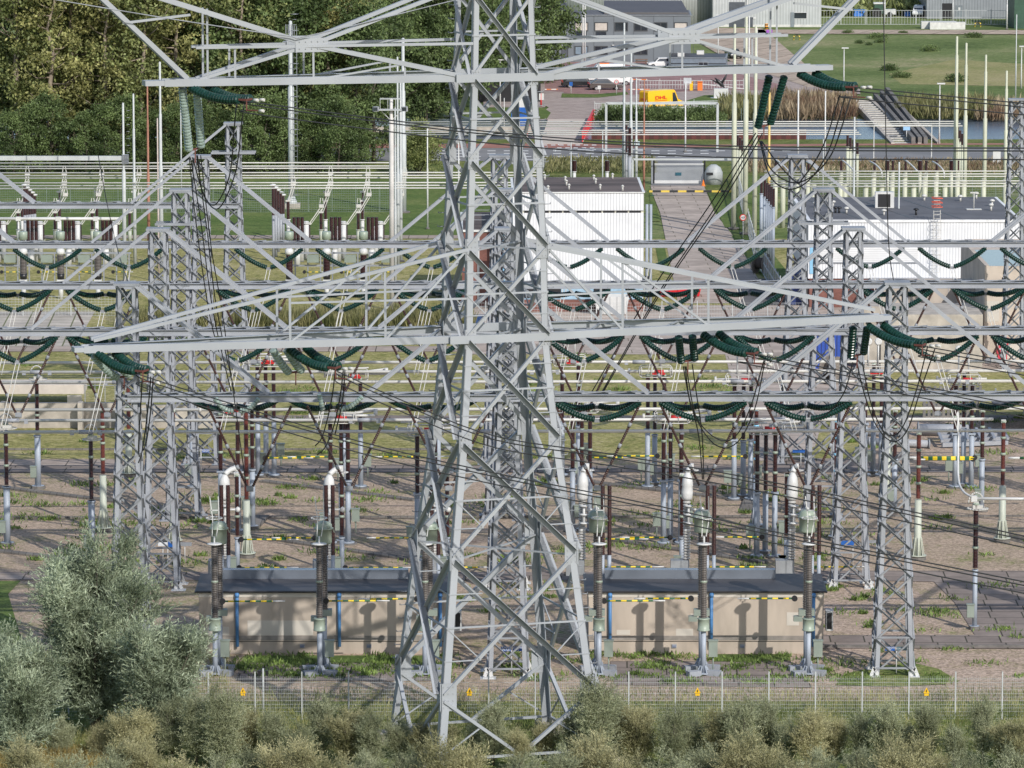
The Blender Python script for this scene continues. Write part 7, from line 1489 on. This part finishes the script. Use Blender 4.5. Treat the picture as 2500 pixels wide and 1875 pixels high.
# statue
t = thing('bird_statue', 'black bird sculpture on a white plinth in the grass', 'statue', G(1761, 238)); g = G(1760, 240); mb = MB(); mb.box(g + Vector((0, 0, .7)), (2.0, 1.2, 1.4)); mb.lathe(g, g + Vector((0, 0, .1)), [(0, 1.7), (1, 1.5)], 12); mb.build('plinth', WHITEP, t)
mb = MB(); b_ = g + Vector((0, 0, 1.4)); mb.sweep([b_ + Vector((.5, 0, .1)), b_ + Vector((.1, 0, .5)), b_ + Vector((-.4, 0, 1.0)), b_ + Vector((-.9, 0, 1.5))], [.05, .3, .25, .03], 8); mb.sweep([b_ + Vector((0, 0, .6)), b_ + Vector((.6, .2, 1.5)), b_ + Vector((1.0, .3, 2.4))], [.2, .16, .02], 6); mb.sweep([b_ + Vector((0, 0, .6)), b_ + Vector((-.9, .1, 1.0)), b_ + Vector((-1.5, .1, 1.3))], [.2, .12, .02], 6); mb.build('bird', DARK, t)
# signs
def sign(px, foot, x0, y0, x1, y1, lab, m_, texts=(), name='sign_board', post=WHITEP, tm=None, pr=.05):
    g = G(px, foot); Y_ = g.y; t = thing(name, lab, 'sign', g); zt = P(px, y0, Y_).z; mb = MB(); mb.tube(g, g + Vector((0, 0, zt)), pr, n=8); mb.build('post', post, t)
    a, b = P(x0, y1, Y_ - .08), P(x1, y0, Y_ - .08); mb = MB(); mb.box(((a.x + b.x) / 2, Y_ - .08, (a.z + b.z) / 2), (b.x - a.x, .04, b.z - a.z)); mb.build('sign_plate', m_, t)
    for s, fy, size, sx in texts: txt(s, size, tm or WHITEP, t, ((a.x + b.x) / 2, Y_ - .105, a.z + (b.z - a.z) * fy), sx=sx)
    return t
SB = mat('sign_blue', (.012, .10, .38), .5); ST2 = mat('sign_teal', (.02, .12, .17), .5); SW = mat('sign_white_border', (.7, .72, .74), .5)
t = sign(1249, 1647, 1223, 1579, 1247, 1589.5, 'twin blue name board with white lettering at the lattice column behind the pylon', SB, (('KAMPEN', .72, .17, 1.15), ('ZWART', .28, .17, 1.15)), pr=.035)
Y_ = G(1249, 1647).y - .08; a, b = P(1252, 1589.5, Y_), P(1277, 1579, Y_); mb = MB(); mb.box(((a.x + b.x) / 2, Y_, (a.z + b.z) / 2), (b.x - a.x, .04, b.z - a.z)); mb.build('sign_plate', SB, t); txt('HESSENWEG', .15, WHITEP, t, ((a.x + b.x) / 2, Y_ - .03, a.z + (b.z - a.z) * .72), sx=.85); txt('W', .15, WHITEP, t, ((a.x + b.x) / 2, Y_ - .03, a.z + (b.z - a.z) * .26))
t = sign(2188, 1647, 2161, 1579, 2185, 1588.5, 'twin name board, blue and teal halves, at the eastern lattice column', SB, (('HESSENWEG', .72, .15, .85), ('W', .26, .15, 1)), pr=.035)
Y_ = G(2188, 1647).y - .08; a, b = P(2190, 1588, Y_), P(2214, 1579, Y_); mb = MB(); mb.box(((a.x + b.x) / 2, Y_, (a.z + b.z) / 2), (b.x - a.x, .04, b.z - a.z)); mb.build('sign_plate', ST2, t); txt('KOPPELVELD', .15, WHITEP, t, ((a.x + b.x) / 2, Y_ - .03, (a.z + b.z) / 2), sx=.8)
sign(491, 1152, 493, 1097, 511, 1104.5, 'small blue name board with white lettering on a thin post in the western dry grass', SB, (('HESSENWEG', .72, .13, .8), ('ZWART', .28, .13, 1)), pr=.03)
sign(1955, 1145, 1935, 1098, 1968, 1105, 'blue name board partly hidden by a lattice column', SB, (('TRAFO', .5, .13, 1),) if False else (), pr=.03)
sign(410, 1385, 411, 1322, 426, 1338, 'blue name board behind the western lattice columns', SB, (), pr=.03)
for i, (x0_, x1_, xs) in enumerate(((386, 410, 'white plate'), (435, 468, 'grey plate'))): sign((x0_ + x1_) / 2, 1375, x0_, 1324, x1_, 1333, f'{xs} label board behind the western lattice columns', SW if i == 0 else STEELD, (), pr=.03)
sign(2082, 1380, 2053, 1320, 2085, 1331, 'blue name board low at the eastern lattice columns', SB, (), pr=.03); sign(2140, 1382, 2118, 1319, 2143, 1326, 'grey label board low at the eastern lattice columns', STEELD, (), pr=.03)
sign(1231, 332, 1264 - 16, 239, 1287 - 0, 262, 'tall white and blue information pillar beside the bridge, half behind the pylon', WHITEP, ()); wp_ = thing('information_pillar', 'blue lower panel of the information pillar beside the bridge', 'sign', G(1267, 330)); wallbox(wp_, 'panel', 1248, 1287, 316, 261, .4, mat('pillar_blue', (.015, .11, .42), .5))
sign(1406, 225, 1390, 199, 1398, 210, 'small blue square parking sign at the planting bed', SB, (('P', .5, .5, 1),), pr=.05) if False else sign(1394, 230, 1390, 200, 1398, 210, 'small blue square parking sign at the planting bed', SB, (), pr=.05)
sign(1463, 228, 1459, 209, 1467, 218, 'small white notice on a post at the planting bed', WHITEP, (), pr=.05)
def roundsign(px, foot, cy, r, lab, s=''):
    g = G(px, foot); t = thing('round_sign', lab, 'sign', g); c = P(px, cy, g.y - .1); mb = MB(); mb.tube(g, Vector((g.x, g.y, c.z + r * .5)), .045, n=6); mb.build('post', WHITEP, t); mb = MB(); mb.tube(c, c + Vector((0, .04, 0)), r, n=20); mb.build('sign_ring', REDP, t); mb = MB(); mb.tube(c + Vector((0, -.02, 0)), c, r * .74, n=20); mb.build('sign_plate', WHITEP, t)
    if s: txt(s, r * .9, DARK, t, c + Vector((0, -.03, 0)))
roundsign(1814, 582, 531, .34, 'round red and white limit sign on a thin post beside the access road', '4,8'); roundsign(1505, 232, 200, .32, 'round red and white speed sign at the planting bed', '15')
sign(1321, 262, 1316, 228, 1328, 244, 'small white board on a red stand beside the pylon', WHITEP, (), post=REDP, pr=.12)
sign(2213, 345, 2205, 306, 2222, 318, 'white and blue plate on the pipe frame before the canal steps', mat('pale_blue_plate', (.3, .5, .75), .5), ())
sign(2435, 402, 2424, 368, 2443, 397, 'white board with dark frame beside the road at the eastern edge', WHITEP, (), pr=.1)
sign(1677, 224, 1669, 190, 1688, 204, 'grey traffic sign back before the exit lane', mat('grey_trim2', (.5, .52, .54), .5), ())
sign(1555, 392, 1548, 345, 1562, 356, 'round mirror like pale disc beside the road', mat('pale_disc', (.5, .6, .62), .3), ())
# red emergency boards on the concrete building
t = thing('emergency_board', 'red emergency board with white symbols on the concrete building', 'sign', G(2450, 880)); Y_ = G(2402, 880).y - .02 + YAW * 0; a, b = P(2433, 863, Y_), P(2462, 824, Y_); c = Vector(((a.x + b.x) / 2, Y_ - .08, (a.z + b.z) / 2)); RB = mat('board_red', (.55, .05, .08), .5)
mb = MB(); mb.box(c, (b.x - a.x, .1, b.z - a.z)); mb.box(c + Vector((0, 0, -.95)), (b.x - a.x - .2, .1, .38)); mb.build('board', RB, t); mb = MB(); mb.box(c + Vector((0, -.07, .48)), (.35, .03, .09)); mb.box(c + Vector((-.1, -.07, -.28)), (.4, .03, .1)); mb.box(c + Vector((0, -.07, -.18)), (.1, .03, .18)); mb.build('symbol', WHITEP, t); mb = MB(); mb.box(c + Vector((-.1, -.07, .16)), (.3, .03, .14)); mb.build('symbol', BLUEP, t)
# cabinet by gate: round grey kiosk
t = thing('gate_kiosk', 'round topped pale grey kiosk beside the gate', 'kiosk', G(1742, 448)); g = G(1742, 450); mb = MB(); mb.lathe(g, g + Vector((0, 0, 2.3)), [(0, 1.05), (.6, 1.05), (.85, .8), (1, .3)], 20); mb.build('shell', mat('kiosk_grey', (.4, .42, .42), .5), t); mb = MB(); mb.box(g + Vector((-.5, -1.0, 1.3)), (.8, .1, .3)); mb.build('slot', DARK, t)
t = thing('road_cone', 'red traffic cone by the end of the sliding gate', 'cone', G(1717, 455)); g = G(1717, 455); mb = MB(); mb.lathe(g, g + Vector((0, 0, .75)), [(0, .3), (.06, .3), (.07, .2), (1, .04)], 12); mb.build('cone', ORAP, t)
# containers and junk in the slab yard
t = thing('shipping_container', 'bright blue corrugated shipping container seen end on in the slab yard', 'container', G(2020, 902)); wallbox(t, 'body', 1988, 2066, 902, 818, 5, band('blue_corrugation', [((.015, .035, .16), .3), ((.025, .075, .36), .7)], 'X', .32)); 
for x in (1988, 2026, 2064): wallbox(t, 'door_post', x - 1, x + 2, 902.3, 817, .1, BLUEP)
t = thing('shipping_container', 'dark blue container in the shade beside the bright blue one', 'container', G(2085, 890)); wallbox(t, 'body', 2069, 2104, 888, 818, 5, mat('navy_container', (.02, .04, .16), .5))
t = thing('shipping_container', 'dark navy container at the left end of the long white building', 'container', G(1950, 760)); wallbox(t, 'body', 1930, 1962, 745, 668, 4, mat('navy_container', (.02, .04, .16), .5))
def skip(x0_, x1_, yb, yt, lab, m_, taper=.5):
    t = thing('skip_container', lab, 'skip', G(x0_, yb)); a, b = G(x0_, yb), G(x1_, yb); zt = P(x0_, yt, a.y).z; W = b.x - a.x; mb = MB(); d = 2.0
    lo = [(a.x + taper, a.y), (b.x - taper * .3, a.y), (b.x - taper * .3, a.y + d), (a.x + taper, a.y + d)]; hi = [(a.x, a.y - .1), (b.x, a.y - .1), (b.x, a.y + d + .1), (a.x, a.y + d + .1)]
    mb.add([(x, y, .1) for x, y in lo] + [(x, y, zt) for x, y in hi] + [(x + (.1 if i in (0, 3) else -.1), y + (.1 if i < 2 else -.1), zt) for i, (x, y) in enumerate(hi)] + [(x, y, .25) for x, y in lo], [(0, 3, 2, 1), (0, 1, 5, 4), (1, 2, 6, 5), (2, 3, 7, 6), (3, 0, 4, 7), (4, 5, 9, 8), (5, 6, 10, 9), (6, 7, 11, 10), (7, 4, 8, 11), (8, 9, 13, 12), (9, 10, 14, 13), (10, 11, 15, 14), (11, 8, 12, 15), (12, 13, 14, 15)]); mb.build('body', m_, t); mb = MB()
    for k in range(5): x = a.x + .6 + (W - 1) * k / 4; mb.bar((x, a.y - .02, .2), (x, a.y - .12, zt), .1, .1)
    mb.build('rib_frame', m_, t); return t, a, zt
t, a, zt = skip(1440, 1536, 770, 724, 'white open skip with rust stains on the slab yard', WHITEP, 1.0)
t, a, zt = skip(1595, 1712, 726, 700, 'bright red open skip beyond the low crossarm', CP('skip_red', (.62, .02, .03)), .6)
t, a, zt = skip(1090, 1182, 805, 775, 'pair of dark blue dumpsters seen through the pylon legs', mat('dumpster_blue', (.03, .075, .2), .5), .2)
t = thing('timber_stack', 'stack of brown pallets behind the white skip', 'pallet stack', G(1500, 745)); g = G(1488, 745); mb = MB()
for k in range(5): mb.box(g + Vector((0, 0, .2 + .45 * k)), (1.2, 1.0, .1)); mb.box(g + Vector((2.0, 0, .2 + .45 * k)), (1.2, 1.0, .1))
for dx in (-.5, 0, .5, 1.5, 2.0, 2.5): mb.box(g + Vector((dx, -.45, 1.1)), (.12, .1, 2.2))
mb.build('pallet', mat('brown_timber', (.2, .12, .075), .8), t)
def drum(px, foot, r, wd, rz, lab):
    g = G(px, foot); t = thing('cable_drum', lab, 'cable drum', g); ax = Vector((math.cos(rz), math.sin(rz), 0)); c = g + Vector((0, 0, r)); WM = mat('weathered_timber', (.20, .175, .155), .9, 0, .25, 3, stretch=(1, 1, 6)); 
    for s_ in (-1, 1):
        mb = MB(); mb.lathe(c + ax * (s_ * wd / 2 - .06), c + ax * (s_ * wd / 2 + .06), [(0, r), (1, r)], 36); fl = mb.build('flange', WM, t); e = c + ax * (s_ * (wd / 2 + .07)); mb = MB()
        for k in range(8): a = k * math.pi / 4; q = e + Vector((-ax.y * math.cos(a) * r * .62, ax.x * math.cos(a) * r * .62, math.sin(a) * r * .62)); mb.tube(q, q + ax * (s_ * .03), .04, n=6)
        mb.build('bolts', DARK, fl); mb = MB(); mb.tube(e, e + ax * (s_ * .04), r * .09, n=10); mb.build('hub', REDP, fl)
    mb = MB(); mb.tube(c - ax * wd / 2, c + ax * wd / 2, r * .55, n=24); mb.build('core', mat('dark_timber', (.09, .075, .065), .9), t)
drum(1858, 668, 1.0, 1.1, R(-28), 'large weathered wooden cable drum with red hub standing on the access road'); drum(2030, 938, 1.15, 1.0, R(-35), 'large wooden cable drum in front of the blue container')
# stored tubes and frames lying in the pale gravel
for i, (x0_, y0_, x1_, y1_, r_, lab) in enumerate(((2080, 1052, 2200, 1056, .3, 'thick grey pipe lying behind the eastern lattice columns'), (2120, 1078, 2270, 1084, .28, 'long flanged grey pipe lying in the pale gravel'), (2240, 1048, 2370, 1050, .42, 'thick grey pipe section lying behind the flanged pipe'))):
    t = thing('stored_pipe', lab, 'pipe', G(x0_, y0_)); a, b = G(x0_, y0_, r_ + .1), G(x1_, y1_, r_ + .1); mb = MB(); mb.tube(a, b, r_, n=16); mb.build('pipe', STEEL, t)
    for p, d in ((a, 1), (b, -1)): mb = MB(); mb.tube(p, p + Vector((.1 * d, 0, 0)), r_ * 1.35, n=16); mb.build('flange', STEELD, t)
t = thing('stored_steelwork', 'grey steel frame of parallel bars lying in the pale gravel', 'steel frame', G(2300, 1085)); mb = MB(); a = G(2300, 1086, .3); b = G(2460, 1080, .3)
for k in range(4): o = Vector((0, k * 1.3, .1 * k)); mb.bar(a + o, b + o, .3, .3)
for k in range(6): p = a.lerp(b, k / 5); mb.bar(p + Vector((0, -.2, .3)), p + Vector((0, 4.2, .5)), .2, .15)
mb.build('bars', STEEL, t)
t = thing('pallet_rack', 'long rack of grey timber pallets before the retaining wall', 'pallet rack', G(2320, 985)); 
for rowp in ((2240, 952, 2392), (2255, 990, 2385)):
    x = rowp[0]; mb = MB(); a = G(x, rowp[1], .9); b = G(rowp[2], rowp[1] - 2, .9); mb.bar(a, b, 1.2, .12); mb.bar(a - Vector((0, 0, .8)), b - Vector((0, 0, .8)), 1.2, .12)
    for k in range(12): p = a.lerp(b, k / 11); mb.bar(p - Vector((0, .5, .9)), p + Vector((0, -.5, .35)), .22, .2)
    mb.build('pallet', mat('grey_timber', (.2, .19, .175), .9), t)
t = thing('awning_canopy', 'grey sloping canopy roof at the edge of the yard below the concrete building', 'canopy', G(2450, 985)); mb = MB(); q = [G(2410, 955, 2), G(2600, 955, 2), G(2600, 985, 2.4), G(2425, 985, 2.4)]; mb.add([v - Vector((0, 0, .15)) for v in q] + q, [(0, 3, 2, 1), (4, 5, 6, 7), (0, 1, 5, 4), (1, 2, 6, 5), (2, 3, 7, 6), (3, 0, 4, 7)]); mb.build('roof', ROOFG, t)
for x in (2430, 2500): p = G(x, 1010); mb = MB(); mb.bar(p, p + Vector((0, 0, 2.0)), .12); mb.build('post', STEELD, t)
# fence posts with twin cameras behind the willows
for i, x in enumerate((643,)):
    g = G(x, 1752); t = thing('detector_post', 'thin grey detector post with two dark sensor heads behind the front fence', 'post', g); zt = P(x, 1632, g.y).z; mb = MB(); mb.tube(g, g + Vector((0, 0, zt)), .05, n=8); mb.build('pole', GALV, t); mb = MB()
    for dx in (-.2, .2): mb.box(g + Vector((dx, 0, zt - .25)), (.16, .14, .28))
    mb.build('sensor_head', DARK, t)
# picnic table
t = thing('picnic_table', 'dark picnic table before the container office', 'table', G(1566, 156)); g = G(1566, 157); mb = MB(); mb.box(g + Vector((0, 0, .75)), (1.9, .8, .08)); mb.build('table_top', mat('brown_timber', (.2, .12, .075), .8), t)
for dy in (-.7, .7): mb = MB(); mb.box(g + Vector((0, dy, .45)), (1.9, .28, .06)); mb.build('bench', mat('brown_timber', (.2, .12, .075), .8), t)
for dx in (-.7, .7): mb = MB(); mb.bar(g + Vector((dx, -.8, 0)), g + Vector((dx, .2, .75)), .08); mb.bar(g + Vector((dx, .8, 0)), g + Vector((dx, -.2, .75)), .08); mb.build('leg', mat('brown_timber', (.2, .12, .075), .8), t)
# ============================================================ WILLOWS IN FRONT
WIL = mat('willow_leaves', (0.22, 0.24, 0.13), 0.5, 0, 0.12, 0.3, col2=(0.38, 0.40, 0.25), island=0.4, trans=0.25, spec=0.4)
WIL2 = mat('willow_leaves_olive', (0.25, 0.245, 0.12), 0.5, 0, 0.12, 0.35, col2=(0.46, 0.43, 0.24), island=0.4, trans=0.25, spec=0.4)
WIL3 = mat('willow_leaves_silver', (0.16, 0.20, 0.12), 0.5, 0, 0.12, 0.4, col2=(0.42, 0.48, 0.34), island=0.35, trans=0.25, spec=0.4)
def willow(h, rad, nshoot, nleaf, m, stems=9, leafL=.17, leafW=.035, shoot=1.5):
    root = thing('willow', 'willow', 'willow'); tb = MB(); tips = []
    for k in range(stems):
        a = 2 * math.pi * k / stems + random.uniform(-.3, .3); r = rad * random.uniform(.15, .75); hh = h * random.uniform(.62, .98) * (1 - .25 * (r / rad) ** 2)
        pts = [Vector((math.cos(a) * r * f ** 1.4, math.sin(a) * r * f ** 1.4, hh * f)) for f in (0, .25, .5, .75, 1)]
        tb.sweep(pts, [.07 * h / 6, .055 * h / 6, .04 * h / 6, .025, .01], 5)
        for q in range(14):
            f = random.uniform(.12, 1); i = min(3, int(f * 4)); p = pts[i].lerp(pts[i + 1], f * 4 - i); a2 = random.uniform(0, 6.28); rr = rad * .42 * (1.15 - f) * random.uniform(.3, 1) + .15
            e = p + Vector((math.cos(a2) * rr, math.sin(a2) * rr, rr * random.uniform(.3, 1.2))); tips.append((p, e)); tb.sweep([p, p.lerp(e, .5) - Vector((0, 0, .05)), e], [.025, .015, .006], 4)
    tb.build('trunk', BARKD, root); cs = []; ds = []
    for s_ in range(nshoot):
        p, e = tips[random.randrange(len(tips))]; f = random.uniform(.1, 1); b = np.array(p.lerp(e, f)) + RNG.normal(size=3) * .10 * rad / 2.5
        d = np.array(e - p); d /= np.linalg.norm(d) + 1e-6; d = d * .6 + RNG.normal(size=3) * .5 + np.array([0, 0, .75]); d /= np.linalg.norm(d); Ls = shoot * RNG.uniform(.45, 1.0)
        t_ = np.linspace(.05, 1, nleaf)[:, None]; droop = np.array([0, 0, -.12]) * Ls
        pos = b + d * Ls * t_ + droop * t_ ** 2 + RNG.normal(size=(nleaf, 3)) * .012
        side = RNG.normal(size=(nleaf, 3)); cs.append(pos); ds.append(d * 1.0 + side * .55)
    c = np.concatenate(cs); k_ = c[:, 2] > .02; leafcloud('crown', c[k_], np.concatenate(ds)[k_], leafL, leafW, m, root, .35)
    return root
PW = [willow(5.2, 2.1, 2000, 16, WIL), willow(5.4, 1.9, 2000, 16, WIL2), willow(4.6, 2.3, 2100, 16, WIL2), willow(6.0, 1.7, 1900, 16, WIL)]
for p in PW: KIDS[p.name] = list(p.children)
BIG = willow(10.6, 4.7, 6800, 20, WIL3, stems=16, leafL=.25, leafW=.055, shoot=1.9)
g = G(232, 1800); BIG.location = g; BIG['label'] = 'big silvery willow bush rising in the lower left corner'
B2 = willow(7.2, 2.9, 3600, 18, WIL3, stems=11, leafL=.24, leafW=.05, shoot=1.7); B2.location = G(52, 1870) ; B2['label'] = 'smaller silvery willow bush at the left edge beside the big one'
B3 = copytree(B2, G(385, 1835)); B3.rotation_euler[2] = 2.0; B3['label'] = 'silvery willow bush joined to the right side of the big one'; B3.scale = (1.05, 1.05, 1.0)
rows = []
# back row: (px, top row, foot row)
TOPS = [(150, 1715), (245, 1735), (330, 1700), (420, 1660), (480, 1640), (545, 1618), (600, 1700), (665, 1690), (730, 1720), (785, 1655), (850, 1700), (905, 1690), (975, 1710), (1030, 1725), (1090, 1740), (1160, 1730), (1205, 1660), (1265, 1745), (1330, 1735), (1400, 1690), (1458, 1590), (1500, 1660), (1560, 1690), (1640, 1680), (1690, 1700), (1750, 1690), (1810, 1655), (1870, 1660), (1925, 1715), (1980, 1690), (2040, 1725), (2100, 1700), (2160, 1665), (2215, 1740), (2260, 1670), (2330, 1730), (2400, 1660), (2450, 1735), (2495, 1725), (2550, 1710)]
k = 0; first = set()
items = []
for i, (x, top) in enumerate(TOPS): items.append((x, top + 12, 1856 + (i % 3) * 14, i % 4 if top > 1680 else 3, 'back'))
for i, x in enumerate(range(60, 2560, 92)): items.append((x + (i % 3) * 12, 1768 + (i * 37 % 50), 1985 + (i % 3) * 22, (i * 3 + 1) % 4, 'front'))
for i, x in enumerate(range(120, 2560, 130)): items.append((x, 1835 + (i * 29 % 40), 2080, (i * 5 + 2) % 4, 'lowest'))
items = [it for it in items if not (1130 < it[0] < 1200 and it[4] == 'front') and not (1010 < it[0] < 1140 and it[4] == 'lowest') and not (it[0] < 110 and it[4] == 'lowest')]
cnt = {}
HPW = [5.2 * .98 + 1.1, 5.4 * .98 + 1.1, 4.6 * .98 + 1.1, 6.0 * .98 + 1.1]
for x, top, foot, kk, rw in sorted(items):
    g = G(x, foot); zt = P(x, top, g.y).z; s_ = max(.35, zt / HPW[kk]); o = PW[kk] if kk not in first else copytree(PW[kk]); first.add(kk)
    o.location = g; o.scale = (min(s_ * 1.05, .95), min(s_ * 1.05, .95), s_); o.rotation_euler[2] = random.uniform(0, 6.28); cnt[rw] = cnt.get(rw, 0) + 1
    o['label'] = f'{["grey green", "olive", "wide olive", "slim grey green"][kk]} willow, {nth(cnt[rw] - 1)} from the left in the {rw} row of the willow thicket'; o['group'] = 'willows of the thicket'
GR = mat('tall_grass', (0.12, 0.16, 0.04), 0.6, 0, 0.2, 0.4, col2=(0.34, 0.32, 0.13), island=.4, trans=.3)
blades('tall_grass', (-40, 1700, 2540, 1850), 26000, .75, .035, GR, 0, 'tall rough grass between the front fence and the willows', lean=.35)
blades('tall_grass', (-40, 1850, 320, 1900), 5000, .9, .035, mat('straw_grass', (.34, .26, .09), .6, 0, .2, .5, island=.4, trans=.3), 0, 'straw yellow grass in the lower left corner', lean=.35)
blades('grass', (-40, 1600, 560, 1700), 5000, .5, .035, GR, 0, 'grass at the left edge of the yard', lean=.5)
